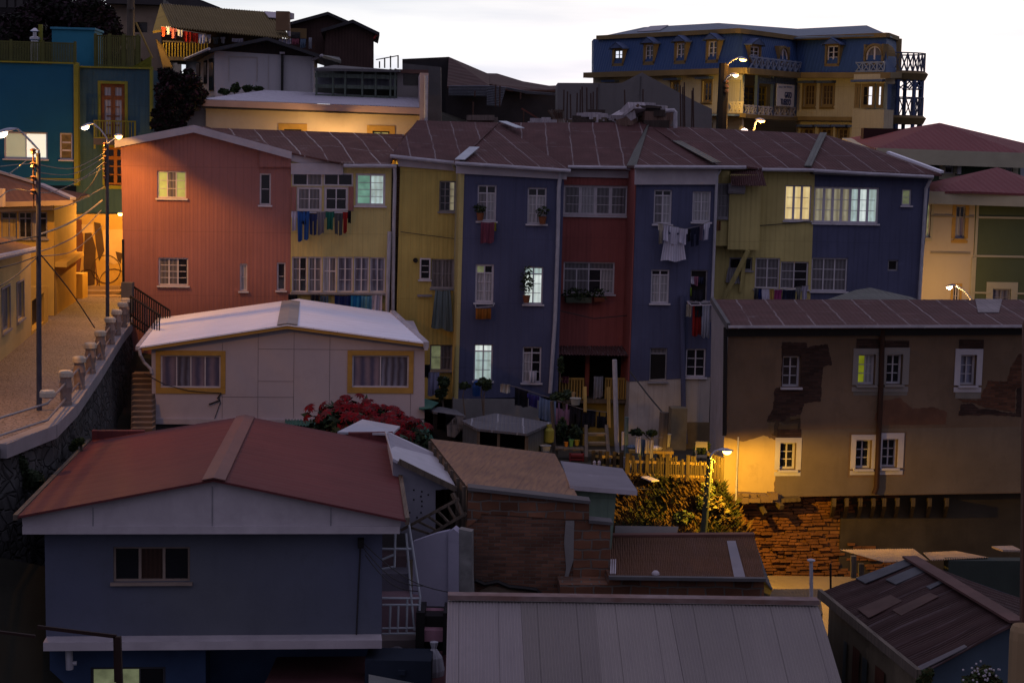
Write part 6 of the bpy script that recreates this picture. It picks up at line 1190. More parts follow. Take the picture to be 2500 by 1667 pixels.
# upper windows
def dormer(F_, b, kind, pm=None, c=2):
    f = F_.f; s0, s1, t0, t1 = f.rect(D_, b, .3); pr = .12; mb = MB(); w_ = .15; lf = f.off(pr)
    mb.box(f, s0 - w_, s0, t0 - .15, t1 + .1, -.35, pr); mb.box(f, s1, s1 + w_, t0 - .15, t1 + .1, -.35, pr); mb.box(f, s0 - w_, s1 + w_, t0 - .25, t0, -.35, pr)
    if kind == 'hood':
        mb.box(f, s0 - w_, s1 + w_, t1, t1 + .12, -.35, pr); mb.build('dormer_frame', OCH, t); m2 = MB(); mid = (s0 + s1) / 2; e = [f.w(s0 - .32, t1 + .1, pr + .2), f.w(mid, t1 + .5, pr + .2), f.w(s1 + .32, t1 + .1, pr + .2)]; g = [p - f.en * .6 for p in e]
        m2.slab([e[0], e[1], g[1], g[0]], .08); m2.slab([e[1], e[2], g[2], g[1]], .08); m2.face([e[0], e[2], e[1]]); m2.build('dormer_hood', MBT, t)
    else:
        mid = (s0 + s1) / 2; r = (s1 - s0) / 2; tc_ = t1 - r; n = 12
        for i in range(n):
            a0, a1 = 3.14159 * i / n, 3.14159 * (i + 1) / n; p = [f.w(mid + k * math.cos(a), tc_ + k * math.sin(a), pr) for k, a in ((r, a0), (r + w_, a0), (r + w_, a1), (r, a1))]
            mb.face(p); mb.face([p[1], p[1] - f.en * 1.2, p[2] - f.en * 1.2, p[2]]); mb.face([p[0], p[3], p[3] - f.en * .3, p[0] - f.en * .3])
        mb.build('dormer_frame', OCH, t)
        g = MB(); pts = [f.w(s0, t0, pr - .2), f.w(s1, t0, pr - .2)] + [f.w(mid + r * math.cos(a * 3.14159 / n), tc_ + r * math.sin(a * 3.14159 / n), pr - .2) for a in range(n + 1)]; g.face(pts); g.build('arched_pane', (pm or [CURT])[0], t)
        g = MB(); g.box(lf, mid - .06, mid + .06, t0, t1, -.2, -.12); g.box(lf, s0, s0 + .09, t0, tc_, -.2, -.12); g.box(lf, s1 - .09, s1, t0, tc_, -.2, -.12); g.tube([lf.w(mid + (r - .05) * math.cos(a * 3.14159 / n), tc_ + (r - .05) * math.sin(a * 3.14159 / n), -.14) for a in range(n + 1)], .06, 5); g.build('arched_sash', FRW, t); return
    h_ = House.win(F_, (s0, s1, t0, t1), cols=c, rows=3, fm=FRW if pm is None else BLK, pm=pm or WM, f=lf, hole=False, proud=-.2, fw=.09, mw=.1, nw=.04, sill=0, st=True)
dormer(fa, (240, 318, 296, 405), 'hood', [SKYL], 2); dormer(fa, (438, 285, 492, 393), 'hood'); dormer(fa, (636, 275, 692, 387), 'hood'); dormer(fa, (838, 262, 898, 382), 'hood', c=2)
dormer(fb, (1148, 296, 1210, 385), 'hood'); dormer(fb, (1336, 308, 1392, 395), 'arch'); dormer(fc, (1602, 292, 1674, 406), 'hood'); dormer(fc, (1850, 292, 1952, 392), 'arch')
# walls and windows
kw = dict(fm=OCH, rec=.12, fw=.14, mw=.08, nw=.04, sill=.08)
for b in ((824, 520, 880, 652), (625, 525, 672, 620), (830, 795, 880, 900)): fa.win(b, cols=2, rows=3, pm=WM, sur=.12, surm=OCH, **kw)
fa.wall([(125, 470), (1075, 440), (1075, 1000), (125, 1000)], MCR, depth=.15)
for b in ((1470, 535, 1540, 680), (1582, 535, 1658, 680), (1460, 815, 1530, 930), (1575, 815, 1645, 930), (1682, 815, 1750, 930), (1838, 815, 1905, 930)): fc.win(b, cols=3 if b[1] < 700 else 2, rows=3, pm=[mat('reddish_dusk_glass', (.07, .045, .03), rough=.2, coat=.5, var=.5, ns=2)], sur=.14, surm=OCH, **kw)
fc.wall([(1426, 468), (1996, 468), (1985, 1000), (1420, 1000)], MCR, depth=.15)
for F_, x0, x1, y in ((fa, 805, 895, 492), (fa, 602, 690, 500), (fa, 205, 292, 512), (fc, 1452, 1558, 518), (fc, 1574, 1676, 518), (fc, 1446, 1548, 797), (fc, 1562, 1660, 797), (fc, 1670, 1760, 797), (fc, 1775, 1975, 800)):
    q = F_.f.rect(D_, (x0, y, x1, y + 14)); mb = MB(); mb.box(F_.f, *q, 0, .4); mb.build('window_hood', MBT, t)
# bay window
fe = fc.f.off(.9); s0, s1, t0, t1 = fe.rect(D_, (1792, 535, 1982, 690)); mb = MB(); mb.box(fe, s0 - .1, s1 + .05, t0 - 1.9, t0 - .1, -.9, 0); mb.build('bay_base', MCR, t); mb = MB(); mb.box(fe, s0 - .1, s1 + .05, t1, t1 + .6, -.9, 0); mb.build('bay_head', MCR, t)
q = fe.rect(D_, (1788, 510, 1990, 524)); mb = MB(); mb.box(fe, *q, -.9, .3); mb.build('window_hood', MBT, t)
for b, pm in (((1795, 535, 1828, 690), [DARK]), ((1838, 535, 1922, 690), [DARK, SKYL]), ((1934, 535, 1978, 690), [SKYL])): House.win(fc, b, cols=len(pm) if len(pm) > 1 else 1, rows=2, fm=OCH, pm=pm, f=fe, hole=False, fw=.2, mw=.1, nw=.04, sill=0, proud=-.05)
# recessed veranda
fv = frame_pts(q1 - fb.f.en * 2.2, q2 - fb.f.en * 2.2); fvh = Facet(q1, q2); fvh.f = fv
for b, m in (((1088, 548, 1158, 690), MBT), ((1182, 553, 1232, 690), OCH)): fvh.win(b, cols=2, rows=3, pm=[mat('veranda_glass', (.10, .09, .07), rough=.2, coat=.4)], fm=mat('veranda_yellow', (.40, .30, .05)), rec=.1, fw=.12, mw=.1, nw=.08)
fvh.wall([(985, 470), (1440, 485), (1440, 1000), (985, 1000)], MCR, depth=1)
mb = MB()
for x in (1075, 1168, 1270, 1418): q = fb.f.rect(D_, (x - 5, 480, x + 5, 745)); mb.box(fb.f, *q, -.1, .1)
q = fb.f.rect(D_, (1000, 740, 1425, 752)); mb.box(fb.f, q[0], q[1], q[2], q[3], -2.2, .3); mb.build('veranda_frame', MBT, t)
def xrail(f, c, b, n, m, name='cross_railing'):
    s0, s1, t0, t1 = f.rect(c, b); mb = MB(); mb.box(f, s0, s1, t1 - .09, t1, 0, .09); mb.box(f, s0, s1, t0, t0 + .09, 0, .09)
    for i in range(n):
        a, e = s0 + (s1 - s0) * i / n, s0 + (s1 - s0) * (i + 1) / n; mb.bar(f.w(a, t0, .04), f.w(e, t1, .04), .09, .06); mb.bar(f.w(a, t1, .05), f.w(e, t0, .05), .09, .06); mb.box(f, e - .06, e + .06, t0, t1, 0, .1)
    return mb.build(name, m, t)
XW = mat('rail_white', (.40, .38, .42)); 
xrail(fb.f, D_, (1085, 672, 1168, 735), 3, XW); xrail(fb.f, D_, (1172, 680, 1268, 742), 3, XW); xrail(fb.f, D_, (1272, 682, 1416, 745), 4, XW); xrail(fb.f.off(.3), D_, (1120, 378, 1445, 458), 9, mat('rail_grey_blue', (.20, .24, .34))); xrail(fc.f.off(.5), D_, (1805, 395, 1990, 460), 4, MATS['rail_grey_blue'])
xrail(fa.f.off(.3), D_, (1000, 650, 1078, 722), 3, mat('rail_cream', (.50, .42, .28))); xrail(fb.f, D_, (1172, 500, 1268, 535), 6, MBT, 'fretwork'); xrail(fb.f, D_, (1272, 500, 1416, 535), 8, MBT, 'fretwork'); xrail(fa.f.off(.1), D_, (1005, 480, 1072, 510), 3, XW, 'fretwork')
# round corner porch on the right
pc = P(D_(2075, 770), 117); rr_ = 1.75; up = Vector((0, 0, 1))
lv = [P(D_(2100, y), 117).z for y in (830, 770, 490)]
mb = MB()
for z_ in (lv[1], lv[2]): mb = MB(); mb.lathe(Vector((pc.x - .2, pc.y, z_)), [(0, -.25), (rr_, -.25), (rr_ + .2, .15), (rr_, .3), (0, .3)], 20); mb.build('porch_floor', OCH, t)
mb = MB()
for a in (-100, -60, -25, 10, 60):
    c = Vector((pc.x - .2 + rr_ * .92 * math.cos(rad(a)), pc.y + rr_ * .92 * math.sin(rad(a)), 0)); mb.tube([c + up * (lv[1] - 3.5), c + up * lv[2]], .13, 8)
mb.build('porch_columns', MBT, t)
mb = MB()
for z_, m in ((lv[1], 0), (lv[2], 1)):
    mb = MB()
    n = 14; ps = [Vector((pc.x - .2 + rr_ * .97 * math.cos(rad(-110 + i * 14)), pc.y + rr_ * .97 * math.sin(rad(-110 + i * 14)), z_ + .3)) for i in range(n)]
    for a, b in zip(ps, ps[1:]):
        h_ = 1.15; mb.bar(a + up * h_, b + up * h_, .08); mb.bar(a, b, .06); mb.bar(a, b + up * h_, .045); mb.bar(b, a + up * h_, .045); mb.bar(b, b + up * h_, .06)
    mb.build('porch_railing', mat('porch_rail_dark', (.09, .10, .15)), t)
mb = MB(); n = 12; ps = [Vector((pc.x - .2 + rr_ * .95 * math.cos(rad(-110 + i * 16)), pc.y + rr_ * .95 * math.sin(rad(-110 + i * 16)), lv[2] - .25)) for i in range(n)]
for a, b in zip(ps, ps[1:]): mb.bar(a - up * .5, b, .07); mb.bar(b - up * .5, a, .07); mb.bar(a - up * .55, b - up * .55, .06)
mb.build('porch_fretwork', MBT, t)
f = fd.f; mb = MB(); wall_mesh(mb, f, [f.st(D_(*p)) for p in ((1990, 1000), (2062, 1000), (2066, 480), (1996, 480))], depth=.1); mb.build('end_wall', MBT, t)
mb = MB(); c = P(D_(2055, 340), 118); mb.tube([c + Vector((0, 1.5, -1.6)), c + Vector((0, 1.5, 1.0))], .7, 14); mb.build('corner_turret', OCH, t)
mb = MB(); bk_ = [q1 + Vector((-1, 14, 0)), q2 + Vector((1, 12, 0)), q3 + Vector((-1, 12, 0))]; pl = [q0 + Vector((.3, .4, 0)), q0 + Vector((2, 9, 0)), bk_[0], bk_[1], bk_[2], q4 + Vector((-.2, .3, 0))]
for a, b in zip(pl, pl[1:]): mb.face([Vector((a.x, a.y, q0.z - 14)), Vector((b.x, b.y, q0.z - 14)), Vector((b.x, b.y, q0.z + 1.6)), Vector((a.x, a.y, q0.z + 1.6))])
mb.build('rear_walls', MCR, t)
# banner
fbn = fb.f.off(.35); q = fbn.rect(D_, (1294, 540, 1406, 680)); mb = MB(); mb.box(fbn, *q, 0, .03); ban = mb.build('banner', mat('banner_cloth', (.50, .48, .50), var=.1)); ban['_t'] = 1
tag(ban, 'white hotel banner with dark blue letters hanging on the mansion veranda', 'banner')
def text(s_, f, s, t_, size, m, parent, d=.06, sx=1.0, name='lettering'):
    c = bpy.data.curves.new('txt', 'FONT'); c.body = s_; c.size = size; c.extrude = .01; c.align_x = 'CENTER'; c.offset = size * .022; o = bpy.data.objects.new('tmp', c); COL.objects.link(o)
    dg = bpy.context.evaluated_depsgraph_get(); me = bpy.data.meshes.new_from_object(o.evaluated_get(dg)); bpy.data.objects.remove(o)
    for v in me.vertices: v.co = f.w(s + v.co.x * sx, t_ + v.co.y, d + v.co.z) - org(parent)
    me.materials.clear(); me.materials.append(m); o = bpy.data.objects.new(name, me); COL.objects.link(o); o.parent = parent; return o
NAV = mat('letter_navy', (.02, .03, .10), var=0); del ban['_t']
mid = (q[0] + q[1]) / 2; W_ = q[1] - q[0]
def line_of(s_, px, y0, y1, sx):
    a = fbn.st(D_(px, y0)); b = fbn.st(D_(px, y1)); hh = a[1] - b[1]; return text(s_, fbn, a[0], b[1], hh / .72, NAV, ban, sx=sx)
line_of('GATO', 1366, 588, 626, .72); line_of('TUERTO', 1350, 632, 670, .78)
mb = MB()
for x0, x1 in ((1305, 1330), (1338, 1352), (1358, 1390)): a = fbn.rect(D_, (x0, 552, x1, 562)); mb.box(fbn, *a, .03, .05)
mb.build('small_line', mat('faded_blue_ink', (.22, .24, .34)), ban)
# street lamps by the mansion
t = thing('street_lamp', 'lit lamp on the tall dark wooden pole before the mansion', 'street lamp', P(D_(948, 900), 98)); mb = MB(); mb.tube([P(D_(942, 900), 98), P(D_(962, 405), 98)], [.32, .27], 8); mb.build('pole', mat('tarred_pole', (.02, .016, .014), var=.3), t)
mb = MB(); mb.tube([P(D_(970, 450), 98), P(D_(985, 410), 97.8), P(D_(1015, 385), 97.5), P(D_(1045, 372), 97.3)], .05, 6); mb.build('arm', HEAD, t)
head(t, P(D_(1040, 374), 97.3), Vector((1, -.45, -.1)), .6, LENSO, 260, SOD, .2, lightoff=.25)
mb = MB()
for y in (530, 560, 590): mb.lathe(P(D_(976, y), 97.6), [(.02, 0), (.12, .02), (.12, .12), (.02, .16)], 8)
mb.build('insulators', MATS['insulator_brown'], t)
t = thing('street_lamp', 'small white-lit lamp just right of the tarred pole', 'street lamp', P(D_(1000, 520), 97)); mb = MB(); mb.tube([P(D_(965, 520), 97.6), P(D_(985, 490), 97), P(D_(1003, 480), 96.8)], .05, 6); mb.build('arm', HEAD, t); head(t, P(D_(1000, 476), 96.8), Vector((1, -.5, -.05)), .5, LENSW, 25, (1, .8, .5), .15, lightoff=.25)
light('bulb', P(D_(1040, 560), 109), 550, (1, .62, .13), t, .3)  # extra light without a fixture, brightens the mansion front, away from this lamp's head
t = thing('street_lamp', 'lit orange lamp in front of the mansion ground floor', 'street lamp', P(D_(1150, 830), 100)); mb = MB(); mb.tube([P(D_(1140, 900), 100), P(D_(1150, 830), 100), P(D_(1160, 790), 99.8), P(D_(1172, 770), 99.6)], .06, 6); mb.build('arm', HEAD, t); head(t, P(D_(1160, 766), 99.5), Vector((1, -.6, -.05)), .6, LENSO, 320, SOD, .2, lightoff=.3)
mb = MB(); mb.lathe(P(D_(1090, 842), 99), [(.0, -.2), (.2, -.1), (.2, .1), (0, .2)], 10); t = solo('signal_light', mb, mat('reddish_white_glow', (1, .7, .6), var=0, em=8), 'tiny pinkish white light left of the orange lamp', 'light')
a, b = P(B_(1350, 1110), 78), P(B_(1380, 1190), 78)
t = thing('street_lamp', 'assumed lamp hidden behind the roof ridge, lighting the cream wall', 'street lamp', b); mb = MB(); mb.tube([b - up * 3, b], .08, 8); mb.build('pole', POLE, t); head(t, b, Vector((0, 1, .1)), .6, LENSO, 0, SOD, .2); light('bulb', b + Vector((0, .2, -.3)), 420, (1, .60, .20), t, .1)  # assumed lamp, out of sight, source for the glow on the cream wall
# ---------------------------------------------------------------- old plastered adobe house on the right
FG = frame_at(L_(200, 700), 58, 8)
ADO = mat('brown_mud_plaster', (.145, .098, .065), 'stucco', var=.35, amt=.8, ns=.45, col2=(.13, .085, .055), seam=(.10, .075, .065))
SUR = mat('grey_white_surround', (.38, .36, .40), var=.12, ns=3); SURG = mat('plain_grey_surround', (.20, .185, .18), var=.15)
h = House('adobe_house', 'large brown plastered house with patches of fallen render, right', 'house', FG, (1000, 1390), L_)
kw = dict(cols=2, rows=3, fw=.07, mw=.045, nw=.03, rec=.22, sill=.07)
h.win((550, 494, 665, 692), pm=[mat('dim_reddish_glass', (.05, .035, .035), coat=.5, var=.7, ns=3)], fm=SUR, **kw)
h.win((1032, 482, 1142, 678), pm=[mat('lit_lime_room', (.32, .36, .02), em=.5, var=.7, ns=1.5), CURTW], fm=SUR, sur=.19, surm=SURG, **kw)
h.win((1212, 482, 1315, 675), pm=[DARK], fm=SUR, sur=.22, surm=SURG, **kw); h.win((1684, 486, 1786, 680), pm=[CURTB], fm=SUR, sur=.2, surm=SUR, **kw)
h.win((532, 1046, 636, 1218), pm=[DARK], fm=SUR, sur=.17, surm=SUR, **kw); h.win((1016, 1028, 1118, 1212), pm=[DARK], fm=SUR, sur=.17, surm=SUR, **kw); h.win((1184, 1022, 1284, 1206), pm=[DARK], fm=SUR, sur=.2, surm=SUR, **kw)
hl = list(h.holes); fs = FG.f if False else FG
h.wall([(205, 300), (2600, 290), (2600, 1350), (2050, 1368), (500, 1393), (172, 1393)], ADO, depth=0, rec=.22)
a, b, c_, d_ = FG.hit(L_(205, 300), 0), FG.hit(L_(98, 135), -5.5), FG.hit(L_(172, 1393), 0), FG.hit(L_(92, 1250), -5.5)
mb = MB(); dn = Vector((0, 0, -3)); mb.face([b, a, c_ + dn, d_ + dn]); sh_ = Vector((24, 4, 0)); mb.face([a + sh_, b + sh_, d_ + sh_ + dn, c_ + sh_ + dn]); mb.face([b + sh_, b, d_ + dn, d_ + sh_ + dn]); mb.build('side_wall', mat('pale_side_plaster', (.26, .24, .26), 'stucco', var=.2, amt=.6, seam=(.14, .12, .12)), h.root)
BRX = mat('exposed_dark_brick', (.055, .028, .022), 'brick', size=(.30, .09), seam=(.035, .026, .022), amt=.5, col2=(.02, .014, .012), var=.4)
BRR = mat('exposed_red_brick', (.12, .05, .028), 'brick', size=(.30, .09), seam=(.09, .06, .045), amt=.6, var=.4, col2=(.14, .08, .05))
def jag(pts, n=3, a=9, sd=1):
    n *= 3; a *= .6; r = random.Random(sd); o = []
    for (x0, y0), (x1, y1) in zip(pts, pts[1:] + pts[:1]):
        for i in range(n): f = i / n; o.append((x0 + (x1 - x0) * f + (r.uniform(-a, a) if i else 0), y0 + (y1 - y0) * f + (r.uniform(-a, a) if i else 0)))
    return o
w0_ = hl[0]
pt = jag([(545, 405), (703, 410), (705, 440), (760, 425), (838, 418), (865, 548), (808, 562), (800, 640), (795, 780), (690, 795), (665, 868), (590, 880), (555, 910), (450, 900), (490, 828), (500, 705), (542, 690), (545, 500)], 3, 7, 3)
patch(h.root, FG, L_, pt, .012, BRX, 'fallen_render', holes=[w0_])
patch(h.root, FG, L_, jag([(1672, 872), (1690, 800), (1760, 795), (1800, 830), (1900, 835), (1960, 850), (2040, 860), (2045, 700), (2300, 560), (2300, 885), (2050, 880), (1900, 870)], 3, 6, 4), .012, BRX, 'fallen_render')
patch(h.root, FG, L_, jag([(1640, 745), (1700, 770), (1790, 775), (1850, 690), (1860, 650), (1980, 655), (2010, 560), (2060, 480), (2120, 470), (2120, 690), (2040, 700), (2030, 850), (1850, 825), (1760, 790), (1700, 790)], 3, 6, 5), .008, BRR, 'fallen_render')
patch(h.root, FG, L_, jag([(1130, 900), (1180, 780), (1300, 760), (1380, 830), (1520, 820), (1600, 850), (1590, 930), (1200, 935)], 3, 6, 6), .006, mat('reddish_mud', (.135, .065, .04), 'stucco', var=.4, amt=.8), 'bare_mud')
patch(h.root, FG, L_, jag([(450, 900), (665, 870), (668, 1020), (520, 1018), (470, 985)], 3, 5, 8), .006, mat('yellow_mud_blocks', (.16, .11, .06), 'adobe', size=(.8, .5), seam=(.06, .04, .025)), 'bare_mud')
for b in ((1022, 385, 1180, 456), (1196, 396, 1356, 454), (1676, 390, 1832, 460), (516, 960, 668, 1018)): q = FG.rect(L_, b); mb = MB(); mb.box(FG, *q, 0, .02); mb.build('lintel_patch', BRX, h.root)
for b in ((1003, 692, 1345, 745), (1652, 702, 1815, 765)): q = FG.rect(L_, b); mb = MB(); mb.box(FG, *q, 0, .009); mb.build('grey_repair', mat('grey_repair', (.16, .145, .13), 'stucco', var=.3, amt=.6), h.root)
patch(h.root, FG, L_, [(670, 965), (2050, 945), (2600, 940), (2600, 1340), (2050, 1362), (505, 1388), (505, 1230), (515, 1230), (670, 1225)], .006, mat('smooth_umber_render', (.145, .112, .083), 'stucco', var=.25, amt=.6, ns=.6), 'smooth_render', holes=[x for x in [(a_[0] - .25, a_[1] + .3, a_[2] - .3, a_[3] + .25) for a_ in hl[5:]]])
patch(h.root, FG, L_, jag([(178, 1010), (300, 1040), (430, 1000), (505, 1030), (515, 1225), (495, 1300), (500, 1390), (174, 1391)], 2, 6, 12), .005, mat('lamp_brightened_bare_plaster', (.42, .31, .14), 'stucco', var=.2, amt=.5, ns=.8), 'bare_plaster', holes=[])  # bare yellow plaster, its colour raised to strengthen the lamp's pool of light
mb = MB(); mb.tube([FG.hit(L_(x, y), .1) for x, y in ((1188, 310), (1178, 700), (1162, 1050), (1150, 1330), (1135, 1372))], .09, 8); mb.build('drainpipe', mat('rust_dark_pipe', (.04, .018, .012), var=.4), h.root)
mb = MB(); mb.tube([FG.hit(L_(x, y), .12) for x, y in ((187, 310), (180, 1000))], .07, 8); mb.build('drainpipe', BLK, h.root)
mb = MB(); mb.tube([FG.hit(L_(x, y), d) for x, y, d in ((268, 1010, .1), (258, 1250, .12), (246, 1600, .5))], .03, 6); mb.build('conduit', PIPE, h.root)
mb = MB(); f = lambda x, y, d: FG.hit(L_(x, y), d)
mb.slab([f(205, 302, .6), f(2600, 298, .6), f(2600, 135, -5.5), f(98, 133, -5.5)], .1); mb.build('roof', ROOF, h.root)
mb = MB(); mb.slab([f(800, 145, -5.4), f(1440, 145, -5.4), f(1370, 118, -7), f(1110, 58, -8.5), f(1020, 72, -8.5)], .1); mb.build('roof', ROOFG, h.root)
mb = MB(); up_ = Vector((0, 0, .13)); r0_, r1_ = f(98, 133, -5.5), f(2600, 135, -5.5); e0_, e1_ = f(205, 302, .6), f(2600, 298, .6)
mb.slab([e0_.lerp(e1_, .665).lerp(r0_.lerp(r1_, .665), .45) + up_ * .3, e0_.lerp(e1_, .72).lerp(r0_.lerp(r1_, .72), .45) + up_ * .3, r0_.lerp(r1_, .735) + up_ * .2, r0_.lerp(r1_, .665) + up_ * .2], .03); mb.build('roof_patch', mat('faded_sheet', (.24, .21, .22), 'corr', w=.16, var=.3), h.root)
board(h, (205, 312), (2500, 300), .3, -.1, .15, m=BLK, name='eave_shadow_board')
mb = MB(); mb.bar(f(205, 308, .62), f(2600, 303, .62), .05, .08); mb.build('eave_edge', GUT, h.root)
mb = MB(); mb.bar(f(205, 303, .55), f(100, 135, -5.5), .12, .2); mb.build('verge', CONCD, h.root)
# adobe retaining wall with rafters under the house
FJ = FG.off(-.55)
ADB = mat('crumbling_adobe', (.25, .12, .045), 'adobe', size=(.52, .135), seam=(.05, .022, .010), amt=.4, var=.45, col2=(.14, .08, .04), rough=.95)
t = thing('adobe_wall', 'crumbling thin-brick wall under the brown house, lit orange near the lamp', 'wall', FJ.hit(R_(1700, 760)))
# courses of separately displaced bricks give the ragged surface
rnd = random.Random(21); x0, y0 = FJ.st(R_(1130, 780)); x1, y1 = FJ.st(R_(2123, 180)); x1 += 12; bt = y0 - 1.2; mb = MB(); row = .105; t_ = bt; n_ = 0
while t_ < y1 - .02:
    s_ = x0 + rnd.uniform(-.3, 0)
    edge_s = x0 + max(0, (t_ - bt) / (y1 - bt)) * -1.2
    s_ = edge_s + rnd.uniform(-.2, .1)
    while s_ < (x0 + 4.6 + 1.4 * math.sin(t_ * 2.1) + rnd.uniform(-.5, .5)):
        L = rnd.uniform(.2, .52); d = rnd.uniform(-.03, .12) if rnd.random() > .14 else -.06; k = .03 * math.sin(s_ * 1.9 + t_) + rnd.uniform(-.012, .012)
        if L and d > -.05: mb.box(FJ, s_, s_ + L - .03, t_ + k, t_ + row - .03 + k, -.08, d + .04 * math.sin(s_ * 1.7 + t_ * 2))
        s_ += L; n_ += 1
    t_ += row
mb.build('brick_courses', mat('adobe_brick_face', (.22, .092, .034), 'stucco', var=.6, ns=3, amt=.7, rough=.95), t)
mb = MB(); mb.box(FJ, x0 - 1.5, x1, bt - 2, y1 + .05, -1, -.07); mb.build('core', ADB, t)
mb = MB(); mb.box(FJ, x0 + 3.9, x1, bt - 2, y1 + .04, -.3, .0); mb.build('rendered_part', mat('dark_damp_render', (.06, .048, .034), 'stucco', var=.5, ns=.7, amt=.9), t)
WR = mat('rafter_wood', (.09, .065, .035), 'wood', w=.2)
for i, x in enumerate((870, 952, 1038, 1122, 1190, 1275, 1375, 1480, 1590)):
    a, b = FG.hit(L_(x, 1398), -.5), FG.hit(L_(x + 12, 1400), .25); mb = MB(); mb.hexa([p + Vector((sx_, 0, z)) for p, zz in ((a, -.5), (b, -.1)) for z in (zz - .18, .0) for sx_ in (-.06, .06)]); mb.build('rafter_end', WR, t)
mb = MB(); mb.bar(FG.hit(L_(505, 1412), .15), FG.hit(L_(655, 1402), .15), .35, .12); mb.bar(FG.hit(L_(390, 1412), .1), FG.hit(L_(440, 1500), .5), .12); mb.bar(FG.hit(L_(500, 1408), .1), FG.hit(L_(545, 1460), .5), .16); mb.build('loose_beams', WR, t)
mb = MB(); rnd = random.Random(2)
for i in range(34): p = FG.hit(L_(rnd.uniform(190, 520), rnd.uniform(1375, 1412)), rnd.uniform(-.3, .5)); mb.wbox(p, (rnd.uniform(.08, .25), .12, rnd.uniform(.05, .12)), 0, rnd.uniform(-.4, .4))
mb.build('loose_stones', ADO, t)
# lamp at the corner
lb = P(L_(45, 1640), 54.2); lt = P(L_(88, 1150), 54.4)
t = thing('street_lamp', 'street lamp on a leaning green-grey pole, glowing beside the brown house', 'street lamp', lb)
mb = MB(); mb.tube([lb, lt], [.11, .085], 10); mb.build('pole', mat('green_grey_pole', (.035, .045, .035), var=.4, ns=3), t)
mb = MB(); mb.tube([lt, P(L_(95, 1125), 54.4), P(L_(118, 1102), 54.4), P(L_(140, 1094), 54.4)], .035, 7); mb.build('arm', HEAD, t)
head(t, P(L_(132, 1094), 54.4), Vector((1, -.15, .0)), .5, LENSO, 2800, (1, .52, .035), .13, lightoff=.12, spot=179, aim=(.1, .06, -1))
mb = MB()
for i in range(26): a = i / 25; p = lb.lerp(lt, .35 + .65 * a) + Vector((.12 * math.cos(i * 1.3), -.12 + .03 * math.sin(i * 1.3), 0)); mb.lathe(p, [(0, -.05), (.035, 0), (0, .05)], 5)
mb.build('ivy_wire', mat('wire_olive', (.12, .10, .04)), t)
# leaning brown post and weathered stump in the near right foreground
a, b = P((2500, 860), 6), P((2484, 1590), 5.6)
FGB = mat('reddish_post', (.12, .045, .03), 'wood', w=.05)
mb = MB(); mb.bar(a + Vector((.012, 0, .1)), b + Vector((.03, 0, 0)), .04, .05); solo('post', mb, FGB, 'reddish brown wooden post at the far right edge, close by', 'post')
mb = MB(); c = P(S_(2190, 1300), 5.0); w0 = (P(S_(2260, 1300), 5.0) - P(S_(2060, 1300), 5.0)).x
r = [(w0 * .40, -.6), (w0 * .48, -.2), (w0 * .50, -.05), (w0 * .52, .03)]
ctr = c + Vector((w0 * .25, 0, 0)); topz = P(S_(2160, 1035), 5).z - c.z
mb.lathe(ctr, [(w0 * .62, -.6), (w0 * .58, -.1), (w0 * .62, topz - .04), (w0 * .60, topz - .015), (w0 * .5, topz), (w0 * .30, topz - .012), (0, topz - .03)], 14)
solo('tree_stump_post', mb, mat('pale_peeled_wood', (.30, .20, .11), 'wood', w=.4, amt=.4), 'pale rounded wooden post top in the bottom right corner', 'post')
mb = MB(); p0, p1, p2 = P(O_(215, 1245), 20), P(O_(668, 1300), 20), P(O_(690, 1620), 20); mb.bar(p0, p1, .03, .04); mb.bar(p1 + Vector((.02, 0, .0)), p2, .065, .06); mb.bar(p1 - Vector((.02, 0, 0)), P(O_(664, 1560), 20), .03, .03)
solo('service_pole', mb, mat('rusty_dark_iron', (.025, .012, .010), var=.4), 'dark rusty service pole with a horizontal arm, bottom left', 'pole')
mb = MB(); mb.bar(P(O_(-40, 1270), 20), P(O_(202, 1299), 20), .03); solo('rail', mb, MATS['rusty_dark_iron'], 'thin dark bar entering from the left edge near the bottom', 'bar')
